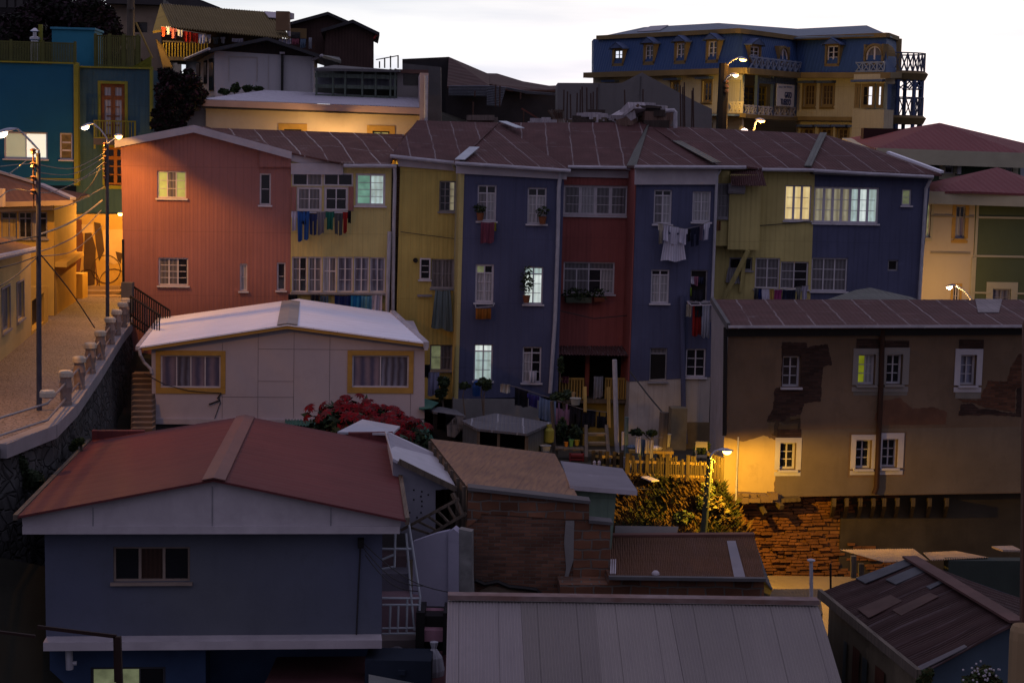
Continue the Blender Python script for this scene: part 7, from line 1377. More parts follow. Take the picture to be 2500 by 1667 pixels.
# ---------------------------------------------------------------- washing
def garment(kind, c, x0, y0, x1, y1, Y, m, lab, group=None, f=None, d=0.0, cat=None, skew=0.0, name=None, seed=0):
    "cloth hung between (x0,y0) and (x1,y0b) reaching down to y1; outline by kind"
    y0b = y0 + skew; g = (lambda x, y: f.hit(c(x, y), d)) if f else (lambda x, y: P(c(x, y), Y))
    a, b = g(x0, y0), g(x1, y0b); dn = g((x0 + x1) / 2, y1) - g((x0 + x1) / 2, (y0 + y0b) / 2); H = -dn.z; e = b - a; ex = e.normalized(); nn = Vector((ex.y, -ex.x, 0)).normalized()
    nx, ny = 14, 12; rnd = random.Random(int(x0 * 7 + y0 * 3 + seed)); ph = rnd.uniform(0, 6); fr_ = rnd.uniform(1.6, 3.2); mb = MB(); hem = rnd.uniform(-.06, .06)
    def inside(u, v):
        if kind == 'shirt': return (u - .5) ** 2 < .075 or v < .34 if v < .36 else .12 < u < .88
        if kind == 'shirtup': return (v > .62 and True) or .2 < u < .8
        if kind == 'trousers': return v < .3 or abs(u - .5) > .07
        if kind == 'tank': return (v > .22 or .12 < u < .32 or .68 < u < .88)
        return True
    def pt(i, j):
        u, v = i / nx, j / ny; uu = u
        if kind == 'trousers': uu = u + (u - .5) * -.15 * v
        if kind == 'skirt': uu = .5 + (u - .5) * (.75 + .35 * v)
        if kind == 'shirt' and v > .35: uu = .5 + (u - .5) * .98
        p = a + e * uu + Vector((0, 0, -H * v * (1 + hem * (u - .5) * 2 + .03 * math.sin(u * 9 + ph)))) - Vector((0, 0, .04 * math.sin(u * 3.14) * e.length))
        return p + nn * (.05 * math.sin(u * 6.28 * fr_ + ph + v * 1.2) * (.35 + v) + .03 * math.sin(v * 4 + ph))
    for i in range(nx):
        for j in range(ny):
            if inside((i + .5) / nx, (j + .5) / ny): mb.face([pt(i, j), pt(i, j + 1), pt(i + 1, j + 1), pt(i + 1, j)], 0, True, [(u * e.length / nx, -v * H / ny) for u, v in ((i, j), (i, j + 1), (i + 1, j + 1), (i + 1, j))])
    nm = name or {'shirt': 'shirt', 'shirtup': 'shirt', 'trousers': 'trousers', 'tank': 'vest', 'skirt': 'skirt'}.get(kind, 'towel')
    return tag(mb.build(nm, m, weld=True), lab, cat or nm, group)
def line_(pts, c, lab, f=None, d=0.0, Y=None, r=.012):
    mb = MB(); mb.tube([(f.hit(c(x, y), d) if f else P(c(x, y), Y)) for x, y in pts], r, 5); return solo('clothes_line', mb, WIREL, lab, 'clothes line')
cl = cloth; g1 = 'washing on the pale yellow house'
line_([(1352, 738), (1600, 742), (1830, 735)], H_, 'clothes line under the upper windows of the pale yellow house', FR, .5)
for k, x0, y0, x1, y1, cn, col, lab in (('shirt', 1352, 738, 1398, 888, 'lilac_white', (.40, .38, .50), 'pale lilac shirt, leftmost on the pale yellow house'), ('trousers', 1398, 738, 1492, 960, 'royal_blue', (.015, .07, .26), 'long royal blue trousers on the pale yellow house'), ('towel', 1425, 742, 1468, 838, 'black', (.012, .012, .02), 'small black cloth hung over the royal blue trousers'), ('trousers', 1490, 758, 1550, 922, 'navy', (.018, .03, .10), 'navy trousers beside the royal blue pair'), ('shirt', 1545, 745, 1615, 912, 'grey', (.15, .14, .17), 'grey shirt in the middle of the yellow house line'), ('shirt', 1615, 742, 1682, 878, 'bottle_green', (.01, .10, .075), 'bottle green shirt on the pale yellow house'), ('trousers', 1682, 755, 1748, 920, 'charcoal', (.06, .065, .075), 'charcoal trousers right of the bottle green shirt'), ('shirt', 1745, 745, 1786, 905, 'red', (.30, .02, .02), 'red shirt on the pale yellow house'), ('towel', 1786, 735, 1810, 830, 'black', (0, 0, 0), 'narrow black cloth at the right end of the yellow house line')):
    garment(k, H_, x0, y0, x1, y1, 0, cl(cn, col), lab, g1, FR, .5)
g2 = 'towels under the lower windows of the yellow house'
for x0, x1, y0, y1, cn, col, lab in ((1575, 1636, 1385, 1470, 'slate', (.09, .13, .20), 'small slate blue cloth, leftmost of the low towels'), (1684, 1808, 1383, 1500, 'deep_navy', (.012, .025, .13), 'wide deep navy towel above the white roof'), (1808, 1888, 1383, 1500, 'bright_blue', (.01, .14, .35), 'bright blue towel above the white roof'), (1888, 1968, 1386, 1505, 'sky', (.10, .28, .42), 'sky blue towel above the white roof'), (1968, 2048, 1378, 1520, 'lilac_white', (0, 0, 0), 'white lace towel, rightmost of the low towels'), (1330, 1400, 1375, 1440, 'black', (0, 0, 0), 'black cloth at the corner under the lower windows'), (1500, 1570, 1372, 1440, 'black', (0, 0, 0), 'black cloth hanging left of the slate blue one')):
    garment('towel', H_, x0, y0, x1, y1, 0, cl(cn, col), lab, g2, FR, .35)
line_([(1330, 1376), (2060, 1380)], H_, 'clothes line just above the white metal roof', FR, .35)
garment('towel', I_, 733, 822, 838, 980, 0, cl('wine', (.17, .045, .075)), 'wine red towel hanging from the upper left window of the first blue house', None, F1, .25, 'towel'); garment('towel', I_, 836, 825, 852, 890, 0, cl('lemon', (.35, .32, .03)), 'bit of yellow cloth beside the wine red towel', None, F1, .22)
garment('towel', I_, 694, 1480, 812, 1562, 0, cl('rust_orange', (.26, .09, .012)), 'rust orange cloth under the shuttered window of the first blue house', None, F1, .3)
garment('skirt', I_, 365, 1342, 520, 1640, 0, cl('grey_blue', (.12, .17, .20), w=.14), 'long grey-blue pleated skirt on the mustard house', None, FR, .5, 'skirt')
mb = MB(); mb.bar(FR.hit(I_(345, 1322), .55), FR.hit(I_(525, 1328), .55), .05); mb.bar(FR.hit(I_(350, 1322), .0), FR.hit(I_(350, 1340), .55), .04); mb.bar(FR.hit(I_(248, 1385), .1), FR.hit(I_(360, 1385), .1), .09); solo('drying_rack', mb, FRG, 'wooden drying bar under the mustard house window', 'drying rack')
mb = MB(); q = [F1.hit(I_(*p), d) for p, d in (((690, 1448), .0), ((830, 1440), 0), ((830, 1465), .5), ((694, 1478), .5))]; [mb.bar(q[i], q[(i + 1) % 4], .04) for i in range(4)]; solo('drying_rack', mb, FRG, 'small drying frame below the shuttered blue house window', 'drying rack')
g3 = 'shirts under the second blue house windows'
line_([(282, 775), (350, 785), (510, 822), (600, 800), (685, 765)], J_, 'clothes line slung between the windows of the second blue house', F2, .5)
WS = cl('white_shirt', (.56, .54, .66), w=.1, amt=.45)
for k, x0, y0, x1, y1, sk, m, lab in (('shirt', 315, 780, 350, 925, 5, cl('cream', (.42, .38, .32)), 'cream shirt at the left end under the second blue house windows'), ('skirt', 345, 850, 510, 1045, 10, WS, 'long white dress below the white shirts'), ('shirt', 342, 788, 400, 905, 8, WS, 'white shirt, first of the three over the long dress'), ('shirt', 395, 798, 460, 930, 10, WS, 'white shirt, middle of the three over the long dress'), ('shirt', 455, 812, 526, 925, 8, WS, 'white shirt, third of the three over the long dress'), ('shirt', 518, 822, 552, 910, -3, cl('black', (0, 0, 0)), 'black shirt right of the white shirts'), ('trousers', 550, 815, 612, 945, -12, cl('dark_navy', (.018, .022, .05)), 'dark navy trousers on the second blue house'), ('shirt', 608, 800, 645, 900, -10, cl('mauve', (.16, .12, .18)), 'mauve shirt on the second blue house'), ('shirt', 640, 785, 686, 898, -15, WS, 'white shirt at the right end under the second blue house windows')):
    garment(k, J_, x0, y0, x1, y1, 0, m, lab, g3, F2, .5 if k != 'skirt' else .42, skew=sk)
g4 = 'clothes in the open window of the second blue house'
for x0, x1, y0, y1, cn, col, lab in ((552, 575, 1160, 1215, 'white_shirt', (0, 0, 0), 'white cloth in the open window, upper left'), (572, 600, 1160, 1225, 'pink', (.35, .14, .22), 'pink cloth in the open window'), (604, 640, 1165, 1215, 'dark_navy', (0, 0, 0), 'dark cloth in the open window, upper right'), (548, 640, 1255, 1335, 'black', (0, 0, 0), 'black cloth low in the open window'), (545, 555, 1240, 1300, 'lime', (.20, .32, .04), 'lime strip of cloth at the left of the open window')):
    garment('towel', J_, x0, y0, x1, y1, 0, cl(cn, col), lab, g4, F2, .04)
for k, x0, y0, x1, y1, cn, col, lab in (('towel', 1765, 110, 1803, 190, 'cream', (0, 0, 0), 'cream bag-like cloth hung under the open window'), ('towel', 1808, 120, 1862, 310, 'crimson', (.22, .012, .01), 'long crimson cloth under the open window'), ('towel', 1866, 118, 1917, 322, 'pale_stripe', (.32, .33, .40), 'long pale striped cloth under the open window'), ('towel', 1918, 130, 1942, 225, 'grey', (0, 0, 0), 'grey cloth beside the pale striped one'), ('towel', 1820, 116, 1868, 190, 'black', (0, 0, 0), 'black cloth over the crimson one')):
    garment(k, K_, x0, y0, x1, y1, 0, cl(cn, col), lab, 'cloths under the open window', F2, .55 if cn != 'black' else .6)
mb = MB(); q = [F2.hit(K_(*p), d) for p, d in (((1770, 95), 0), ((1915, 95), 0), ((1930, 115), .7), ((1795, 118), .7))]; [mb.bar(q[i], q[(i + 1) % 4], .05) for i in range(4)]; mb.bar(q[0].lerp(q[1], .5), q[2].lerp(q[3], .5), .03); solo('drying_rack', mb, WHT, 'white drying rack under the open window of the second blue house', 'drying rack')
garment('skirt', J_, 808, 1095, 900, 1210, 0, cl('pale_grey', (.26, .25, .28)), 'pale grey curtain-like cloth behind the diagonal brace', None, FR, .15, 'cloth', name='cloth')
garment('towel', J_, 725, 762, 765, 832, 0, cl('tan_orange', (.24, .12, .06)), 'tan orange cloth at the corner of the jutting yellow room', None, FR, .9)
g5 = 'washing along the brown house roof edge'
for k, x0, y0, x1, y1, cn, col, lab in (('towel', 1002, 1245, 1035, 1330, 'charcoal', (0, 0, 0), 'charcoal cloth, leftmost above the brown house roof'), ('towel', 1035, 1245, 1060, 1330, 'deep_navy', (0, 0, 0), 'deep navy cloth above the brown house roof'), ('towel', 1060, 1248, 1112, 1330, 'white_shirt', (0, 0, 0), 'white towel above the brown house roof'), ('towel', 1113, 1252, 1148, 1330, 'mustard', (.42, .27, .08), 'mustard towel above the brown house roof'), ('towel', 1149, 1255, 1205, 1330, 'magenta', (.32, .05, .18), 'magenta towel above the brown house roof'), ('towel', 1206, 1255, 1300, 1335, 'dark_navy', (0, 0, 0), 'wide dark navy towel above the brown house roof'), ('shirt', 1302, 1240, 1345, 1330, 'stripes', (.30, .30, .32), 'black and white striped shirt above the brown house roof'), ('shirt', 1345, 1228, 1392, 1325, 'lilac_white', (0, 0, 0), 'pale lilac shirt, rightmost above the brown house roof')):
    garment(k, J_, x0, y0, x1, y1, 0, mat('cloth_stripes', (.4, .4, .42), 'fold', w=.06, amt=1, col2=(.03, .03, .03)) if cn == 'stripes' else cl(cn, col), lab, g5, FR, .7)
line_([(1000, 1244), (1200, 1254), (1400, 1226)], J_, 'clothes line above the brown house roof edge', FR, .7)
g6 = 'red and white washing on the hill balcony'
for i, (x0, x1, y0, y1, cn, col, lab) in enumerate(((1545, 1585, 255, 350, 'scarlet', (.55, .07, .03), 'scarlet shirt, leftmost on the hill balcony'), (1590, 1635, 250, 330, 'white_shirt', (0, 0, 0), 'white shirt, leftmost white one on the hill balcony'), (1630, 1690, 265, 370, 'rose_check', (.45, .12, .12), 'rose patterned shirt on the hill balcony'), (1690, 1755, 282, 350, 'white_shirt', (0, 0, 0), 'white shirt in the middle of the hill balcony'), (1757, 1830, 300, 405, 'blood_red', (.35, .015, .012), 'red trousers, left pair on the hill balcony'), (1840, 1895, 315, 408, 'blood_red', (0, 0, 0), 'red trousers, right pair on the hill balcony'), (1898, 1960, 325, 418, 'white_shirt', (0, 0, 0), 'white trousers on the hill balcony'))):
    garment('trousers' if 'trousers' in lab else 'shirt', A_, x0, y0, x1, y1, 0, cl(cn, col), lab, g6, FB2, 2.0, skew=8)
line_([(1540, 252), (1760, 296), (1970, 330)], A_, 'clothes line across the hill balcony', FB2, 2.0, r=.02)
for i, (x0, x1, y0, y1, cn, lab) in enumerate(((330, 388, 285, 355, 'white_shirt', 'white trousers at the right end of the hill balcony line'), (395, 455, 305, 360, 'charcoal', 'charcoal shirt under the yellowish tin roof edge'), (465, 505, 305, 355, 'pale_grey', 'pale grey shirt under the yellowish tin roof edge'), (560, 650, 315, 345, 'lilac_white', 'pale lilac sheet under the yellowish tin roof edge'), (945, 1045, 318, 360, 'lilac_white', 'pale lilac sheet right of the dark gable peak'), (1050, 1110, 318, 365, 'wine', 'wine red cloth on the dark hill houses line'), (1120, 1165, 320, 395, 'slate', 'slate blue cloth on the dark hill houses line'), (1190, 1215, 310, 400, 'pale_stripe', 'long pale cloth on the dark hill houses line'))):
    garment('shirt' if 'shirt' in lab else ('trousers' if 'trousers' in lab else 'towel'), B_, x0, y0, x1, y1, 96, cl(cn, (.2, .2, .2)), lab, 'washing under the dark hill houses')
# ---------------------------------------------------------------- yard below the row (crop K)
YD = 66
g7 = 'yard clothes line washing'
line_([(590, 618), (700, 645), (900, 710), (1100, 780), (1275, 802)], K_, 'long clothes line sagging across the yard', Y=YD)
for k, x0, y0, x1, y1, sk, cn, col, lab in (('towel', 578, 618, 642, 675, 3, 'cream_white', (.40, .37, .33), 'cream square cloth at the left end of the yard line'), ('towel', 672, 640, 757, 760, 25, 'black', (0, 0, 0), 'large black cloth on the yard line'), ('shirt', 750, 678, 828, 765, 20, 'indigo', (.035, .03, .17), 'indigo patterned shirt on the yard line'), ('towel', 825, 700, 935, 855, 30, 'dusty_blue', (.13, .19, .33), 'large dusty blue sheet on the yard line'), ('tank', 935, 735, 1022, 880, 12, 'mauve_pink', (.22, .13, .24), 'mauve pink shirt on the yard line'), ('trousers', 1018, 760, 1100, 890, 14, 'black', (0, 0, 0), 'black trousers on the yard line'), ('towel', 1102, 780, 1190, 895, 8, 'black', (0, 0, 0), 'black square cloth right of the trousers on the yard line'), ('tank', 1195, 795, 1275, 900, 6, 'black', (0, 0, 0), 'black vest at the right end of the yard line')):
    garment(k, K_, x0, y0, x1, y1, YD, cl(cn, col), lab, g7, skew=sk)
garment('towel', K_, 1175, 570, 1235, 708, 0, cl('pale_grey', (0, 0, 0)), 'pale grey towel over the porch railing', None, FR, 1.05); garment('towel', K_, 975, 570, 1018, 612, 0, cl('wine', (0, 0, 0)), 'dark wine cloth on the porch railing', None, FR, 1.06); garment('towel', K_, 765, 535, 810, 610, 0, cl('plastic_white', (.45, .45, .52)), 'white plastic bag hanging in the lower blue house window', None, F1, .1, 'bag', name='plastic_bag')
garment('towel', K_, 118, 545, 190, 690, 68, cl('lilac_blue', (.22, .22, .34)), 'lilac blue sheet beside the white house', None, cat='sheet', name='sheet'); garment('towel', K_, 97, 495, 130, 580, 68, cl('black', (0, 0, 0)), 'small black cloth beside the mustard house base')
t = garment('towel', K_, 1445, 955, 1475, 1060, 59, cl('white_shirt', (0, 0, 0)), 'white sock-like cloth on the fence line'); garment('shirt', K_, 1450, 970, 1512, 1110, 59.2, cl('slate', (0, 0, 0)), 'slate blue shirt on the fence line'); garment('trousers', K_, 1505, 975, 1560, 1095, 59, mat('cloth_check', (.35, .34, .36), 'fold', w=.09, amt=.8, col2=(.12, .10, .13)), 'checked trousers on the fence line')
line_([(1380, 940), (1500, 972), (1615, 960)], K_, 'short clothes line above the picket fence', Y=59)
# poles
def post(x0, y0, x1, y1, Y, r, m, name, lab, cat='post', c=K_): mb = MB(); mb.tube([P(c(x1, y1), Y), P(c(x0, y0), Y)], r, 8); return solo(name, mb, m, lab, cat)
post(1308, 465, 1325, 1115, 63, .085, mat('white_paint_worn', (.42, .40, .42), var=.3, ns=3), 'white_post', 'tall worn white post in front of the red porch'); post(908, 730, 925, 1060, 64, .07, WOODO, 'yard_post', 'dark timber post in the yard under the dusty blue sheet'); post(1625, 800, 1608, 1125, 60, .16, WOODO, 'yard_post', 'thick dark timber post before the pale footing'); post(1385, 830, 1380, 1125, 62, .07, mat('pale_blue_post', (.10, .15, .16)), 'yard_post', 'thin blue-green post right of the white one')
post(1362, 925, 1360, 1040, 62, .05, WHT, 'yard_post', 'short white stake beside the blue-green post')
# shack
t = thing('shack', 'low shack with a patched grey sheet roof in the yard', 'shack', P(K_(600, 1040), 61)); SH = mat('patched_grey_tin', (.13, .13, .15), 'sheets', w=.14, size=(.9, 4), amt=.8, seam=(.30, .31, .35), var=.3, rough=.5)
mb = MB(); mb.slab([P(K_(*p), y) for p, y in (((330, 852), 62), ((430, 905), 60.5), ((748, 936), 60), ((908, 866), 62.5), ((545, 806), 64))], .08); mb.build('roof', SH, t)
mb = MB(); a, b, c_ = P(K_(440, 905), 60.6), P(K_(748, 938), 60.2), P(K_(880, 880), 62.3); z = Vector((0, 0, 2.4)); mb.face([b - z, c_ - z, c_, b]); mb.build('wall', mat('shack_blue_grey', (.075, .085, .10), 'boards', w=.5), t); mb = MB(); mb.face([a - z, a, P(K_(340, 856), 62), P(K_(340, 856), 62) - z]); mb.build('wall', MATS['shack_blue_grey'], t)
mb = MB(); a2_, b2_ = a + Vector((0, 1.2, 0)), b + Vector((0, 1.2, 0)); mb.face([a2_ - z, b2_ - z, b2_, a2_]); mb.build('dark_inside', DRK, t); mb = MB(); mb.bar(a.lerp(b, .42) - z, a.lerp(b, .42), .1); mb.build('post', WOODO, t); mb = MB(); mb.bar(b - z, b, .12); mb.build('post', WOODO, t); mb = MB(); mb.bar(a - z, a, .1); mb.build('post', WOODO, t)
t = thing('shack', 'smaller leaning sheet-iron shelter left of the patched shack', 'shack', P(K_(250, 960), 62)); mb = MB(); mb.slab([P(K_(*p), y) for p, y in (((105, 775), 64), ((150, 795), 62.5), ((360, 825), 62.5), ((300, 785), 65), ((200, 765), 65))], .08); mb.build('roof', SH, t)
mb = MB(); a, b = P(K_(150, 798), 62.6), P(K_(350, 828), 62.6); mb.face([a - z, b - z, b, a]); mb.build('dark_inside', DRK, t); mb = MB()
for p0, p1, p2, p3 in (((235, 810), (345, 830), (335, 965), (240, 945)), ((180, 800), (232, 808), (225, 905), (175, 900))): mb.slab([P(K_(*p), 62.4) for p in (p0, p1, p2, p3)], .04)
mb.build('wall_sheet', mat('loose_grey_sheet', (.16, .155, .165), 'corr', w=.2), t)
t = thing('green_awning', 'dark green tarpaulin over the yard corner', 'awning', P(K_(100, 760), 64)); mb = MB(); mb.slab([P(K_(*p), y) for p, y in (((60, 700), 66), ((185, 738), 65), ((140, 772), 62.5), ((60, 780), 62.5))], .03); mb.build('cover', GRNC, t)
# ladder-like steps up to the porch
t = thing('wooden_stair', 'steep open wooden stair in the yard below the porch', 'stair', P(K_(1200, 1090), 62)); mb = MB(); mb.bar(P(K_(1126, 895), 64), P(K_(1128, 1100), 61.5), .12, .2); mb.bar(P(K_(1255, 895), 64), P(K_(1272, 1105), 61.5), .12, .2); mb.build('stringers', WOODO, t)
mb = MB()
for y, k in ((940, 0), (998, 1), (1050, 2)): mb.bar(P(K_(1130, y), 63.4 - k * .6), P(K_(1262, y), 63.4 - k * .6), .3, .08)
mb.build('treads', mat('tread_wood', (.20, .15, .09)), t)
for q0_, q1_, l in (((1118, 640), (1120, 800), 'yellow-brown post left of the gap in the porch rail'), ((1268, 640), (1272, 900), 'yellow-brown post right of the gap in the porch rail')): mb = MB(); mb.bar(P(K_(*q0_), 64.6), P(K_(*q1_), 64.1), .12); solo('newel_post', mb, WOODY, l, 'post')
# clutter
def pot(x, y, Y, r, h_, m,  lab, cat='pot', c=K_, name='pot', grp='pots and buckets in the yard'):
    r *= .45; h_ *= .45; mb = MB(); mb.lathe(P(c(x, y), Y), [(r * .75, 0), (r, h_), (r * 1.1, h_), (r * 1.1, h_ * 1.08), (r * .9, h_ * 1.05), (r * .8, h_ * .9), (0, h_ * .85)], 12); return tag(mb.build(name, m), lab, cat, grp)
def gb(x, y, Y, m, lab, s=1.0):
    t = thing('gas_bottle', lab, 'gas bottle', P(K_(x, y), Y)); p = org(t); mb = MB(); s = .5; mb.lathe(p, [(a * s, b * s) for a, b in ((.2, 0), (.34, .08), (.36, .3), (.36, .9), (.24, 1.05), (.1, 1.1), (0, 1.12))], 14); mb.build('tank', m, t); mb = MB(); mb.lathe(p, [(.18 * s, 1.0 * s), (.2 * s, 1.3 * s), (.17 * s, 1.3 * s), (.15 * s, 1.0 * s)], 12); mb.build('collar', m, t)
gb(888, 995, 62, mat('gas_yellow', (.26, .24, .04), var=.25), 'yellow-green gas bottle beside the dark yard post')
pot(1058, 752, 63.5, .42, .5, mat('bucket_white', (.30, .30, .26)), 'pale bucket on the ledge left of the porch steps', 'bucket', name='bucket'); pot(1045, 712, 63.9, .16, .45, mat('ochre_jar', (.33, .22, .10)), 'ochre jar behind the pale bucket', 'jar', name='jar')
pot(998, 1018, 62.5, .17, .32, mat('orange_pot', (.40, .15, .02)), 'orange pot on the yard bench'); pot(1030, 1018, 62.5, .19, .5, mat('green_pot', (.08, .20, .07)), 'green pot on the yard bench'); pot(1068, 1012, 62.5, .2, .4, mat('yellow_pot', (.28, .20, .02)), 'yellow pot on the yard bench')
pot(865, 1055, 61.5, .42, .5, mat('basin_white', (.28, .28, .30)), 'large pale basin beside the patched shack', 'basin', name='basin'); pot(1645, 1020, 60.5, .26, .9, mat('drum_white', (.36, .34, .30), var=.2), 'tall white canister by the thick timber post', 'canister', name='canister')
mb = MB(); mb.bar(P(K_(930, 1030), 62.3), P(K_(1110, 1035), 62.3), .5, .08); [mb.bar(P(K_(x, 1100), 62.2), P(K_(x, 1032), 62.2), .08) for x in (940, 1100)]; solo('bench', mb, WOODO, 'plain yard bench holding coloured pots', 'bench')
mb = MB(); mb.bar(P(K_(1400, 1040), 60), P(K_(1680, 1048), 60), .7, .1); [mb.bar(P(K_(x, 1110), 59.8), P(K_(x, 1045), 59.8), .08) for x in (1410, 1540, 1620, 1665)]; solo('table', mb, WOODY, 'long rough wooden table behind the picket fence', 'table')
rnd = random.Random(31)
for i, (x, y, m, l) in enumerate(((1420, 1025, 'cloth_slate', 'folded slate cloth on the rough table'), (1570, 1030, 'cloth_white_shirt', 'white bundle on the rough table'), (1600, 1028, 'cloth_cream', 'cream bundle on the rough table'))):
    mb = MB(); p = P(K_(x, y), 60); mb.lathe(p, [(0, -.05), (.15, -.04), (.18, .03), (.1, .08), (0, .09)], 9); solo('cloth_bundle', mb, MATS[m], l, 'cloth')
t = thing('red_crate', 'dark red crate under the yard bench', 'crate', P(K_(1065, 1110), 61.8)); mb = MB(); c_ = P(K_(1065, 1090), 61.8); [mb.wbox(c_ + Vector((0, 0, z_)), (.26, .2, .04)) for z_ in (-.15, -.03, .09)]; [mb.wbox(c_ + Vector((x, -.19, 0)), (.03, .02, .2)) for x in (-.23, .23)]; mb.build('slats', mat('crate_red', (.16, .02, .02)), t)
mb = MB(); p = P(K_(1865, 1115), 58); w_ = WHT
for dx, dy in ((-.2, 0), (.2, 0), (-.2, .3), (.2, .3)): mb.bar(p + Vector((dx, dy, -.1)), p + Vector((dx * .9, dy, .3 if dy == 0 else .6)), .035)
mb.wbox(p + Vector((0, .15, .15)), (.2, .17, .02)); mb.bar(p + Vector((-.2, 0, .3)), p + Vector((-.2, .3, .3)), .045); mb.bar(p + Vector((.2, 0, .3)), p + Vector((.2, .3, .3)), .045); mb.wbox(p + Vector((0, .3, .52)), (.18, .02, .1)); solo('garden_chair', mb, mat('plastic_cream', (.26, .23, .17)), 'white plastic garden chair beside the lamp pole', 'chair')
# window plants and planters
def potplant(c, x, y, f, d, r, hgt, lab, seed, pc=(.20, .07, .03), n=90, group='pot plants on window ledges'):
    t = thing('pot_plant', lab, 'plant', f.hit(c(x, y), d), group); p = org(t); mb = MB(); mb.lathe(p, [(r * .7, 0), (r, .26), (r * 1.1, .3), (0, .28)], 10); mb.build('pot', mat('terracotta_%d' % int(pc[0] * 100), pc), t); mb = MB(); rn = random.Random(seed); leaves(mb, p + Vector((0, 0, .3 + hgt * .5)), (r * 1.8, r * 1.4, hgt * .55), n, .075, rn, nm=2); mb.build('foliage', [LEAFM, LEAFD], t)
potplant(I_, 728, 810, F1, .22, .15, .35, 'small pot plant on the upper left window ledge of the first blue house', 1); potplant(I_, 1205, 838, F1, .22, .16, .45, 'pot plant on the upper right window ledge of the first blue house', 2); potplant(I_, 1082, 1440, F1, .22, .15, 1.2, 'tall pot plant before the brightly lit blue house window', 3, n=200)
for b, l, sd in (((1385, 1400, 1580, 1440), 'long window planter under the red house window', 5), ((1600, 1400, 1680, 1432), 'short reddish planter under the red house window', 6)):
    q = FR.rect(I_, b, .5); t = thing('planter', l, 'planter', FR.w(q[0], q[2], .5)); mb = MB(); mb.box(FR, *q, .15, .55); mb.build('box', mat('planter_%d' % sd, (.06, .07, .05) if sd == 5 else (.14, .04, .02)), t); mb = MB(); leaves(mb, FR.w((q[0] + q[1]) / 2, q[3] + .12, .35), ((q[1] - q[0]) / 2 + .2, .3, .3), 260 if sd == 5 else 90, .08, random.Random(sd), nm=2); mb.build('foliage', [LEAFD, LEAFM], t)
mb = MB(); mb.tube([FR.hit(I_(x, y), d) for x, y, d in ((1330, 1500, .9), (1600, 1560, 1.0), (1920, 1530, .9))], .02, 5); solo('cable', mb, WIRE, 'slack cable across the red house front', 'wire'); mb = MB(); mb.tube([P(K_(*p), 66 - i * 3) for i, p in enumerate(((1405, 540), (1520, 690), (1620, 810)))], .03, 5); solo('stay_wire', mb, WIRE, 'dark stay wire from the red house corner to the thick post', 'wire')
# shrubs and small trees in the yard
for i, (bs, Y, cs, l) in enumerate((((360, 800), 64, [(352, 632, 28, 20)], 'spindly papaya-like plant left of the patched shack'), ((475, 770), 64.5, [(470, 610, 42, 26), (490, 640, 25, 20)], 'small broad-leaved tree under the lit blue house window'), ((985, 740), 64.5, [(950, 700, 60, 25), (1000, 690, 35, 25)], 'dark plants beside the pale bucket'), ((220, 740), 66, [(220, 610, 35, 40), (200, 680, 40, 40)], 'dark shrub between the white house and the first blue house'), ((1060, 960), 63.6, [(1060, 930, 50, 45)], 'dark plants behind the yard bench'), ((990, 960), 64.5, [(970, 900, 35, 60)], 'dark plants under the mauve shirt'), ((1560, 950), 63, [(1545, 935, 30, 20), (1450, 930, 40, 20)], 'low plants at the foot of the pale footing'), ((1860, 1100), 59.5, [(1850, 1045, 35, 40), (1890, 1020, 22, 25)], 'cactus-like shrub beside the garden chair'), ((965, 560), 70.5, [(965, 490, 18, 50)], 'plant at the left side of the porch'))):
    tree_px('shrub', l, 'shrub', K_, bs, Y, cs, .09, 200 + i, mats=[LEAFM, mat('yard_leaf', (.03, .05, .03), var=.4)], tw=.035, n=170, group='yard shrubs')
q = P(K_(425, 700), 65); mb = MB(); mb.lathe(q, [(0, 0), (.14, .03), (.15, .35), (.1, .55), (0, .6)], 10); solo('blue_drum', mb, mat('drum_blue', (.01, .05, .20)), 'deep blue wrapped drum under the lit blue house window', 'drum')
# picket fence by the lamp
def picket(a, b, n, hgt, seed, lab):
    rn = random.Random(seed); t = thing('picket_fence', lab, 'fence', a.lerp(b, .5)); mb = MB(); up = Vector((0, 0, 1))
    for k in (.25, .8): mb.bar(a + up * hgt * k, b + up * hgt * k, .05, .09)
    mb.build('rails', WOODY, t); mb = MB()
    for i in range(n): p = a.lerp(b, (i + rn.uniform(-.2, .2)) / n); h_ = hgt * rn.uniform(.82, 1.12); mb.bar(p - up * .1, p + up * h_ + Vector((rn.uniform(-.05, .05), 0, 0)), .085, .03)
    for i in range(5): p = a.lerp(b, i / 4); mb.bar(p - up * .3, p + up * hgt * 1.15, .12)
    mb.build('pickets', mat('fence_picket', (.055, .04, .022), 'wood', w=.1, amt=.4), t)
picket(P(K_(1385, 1232), 58), P(K_(1905, 1252), 56.6), 34, .78, 4, 'rough picket fence along the top of the weedy bank'); picket(P(K_(1905, 1250), 56.6), P(K_(1990, 1280), 56), 8, .85, 5, 'short end of picket fence right of the lamp pole'); picket(P(K_(1170, 1160), 60), P(K_(1350, 1170), 60), 16, .55, 6, 'low dark picket fence in front of the wooden stair')
mb = MB(); mb.bar(P(K_(1500, 1212), 57), P(K_(1568, 1238), 56.5), .3, .04); solo('white_board', mb, WHT, 'short white board lying on the weedy bank', 'board')
for x, lab in ((1180, 'white shoe on the low dark fence, left one'), (1210, 'white shoe on the low dark fence, right one')): mb = MB(); mb.lathe(P(K_(x, 1118), 59.9), [(0, -.12), (.05, -.1), (.06, 0), (.03, .05), (0, .06)], 8); solo('shoe', mb, WHT, lab, 'shoe')
mb = MB(); mb.wbox(P(K_(1328, 1120), 60.3), (.5, .05, .03)); mb.wbox(P(K_(1328, 1140), 60.3), (.5, .04, .3)); solo('board', mb, WHT, 'low white panel at the foot of the tall white post', 'panel')

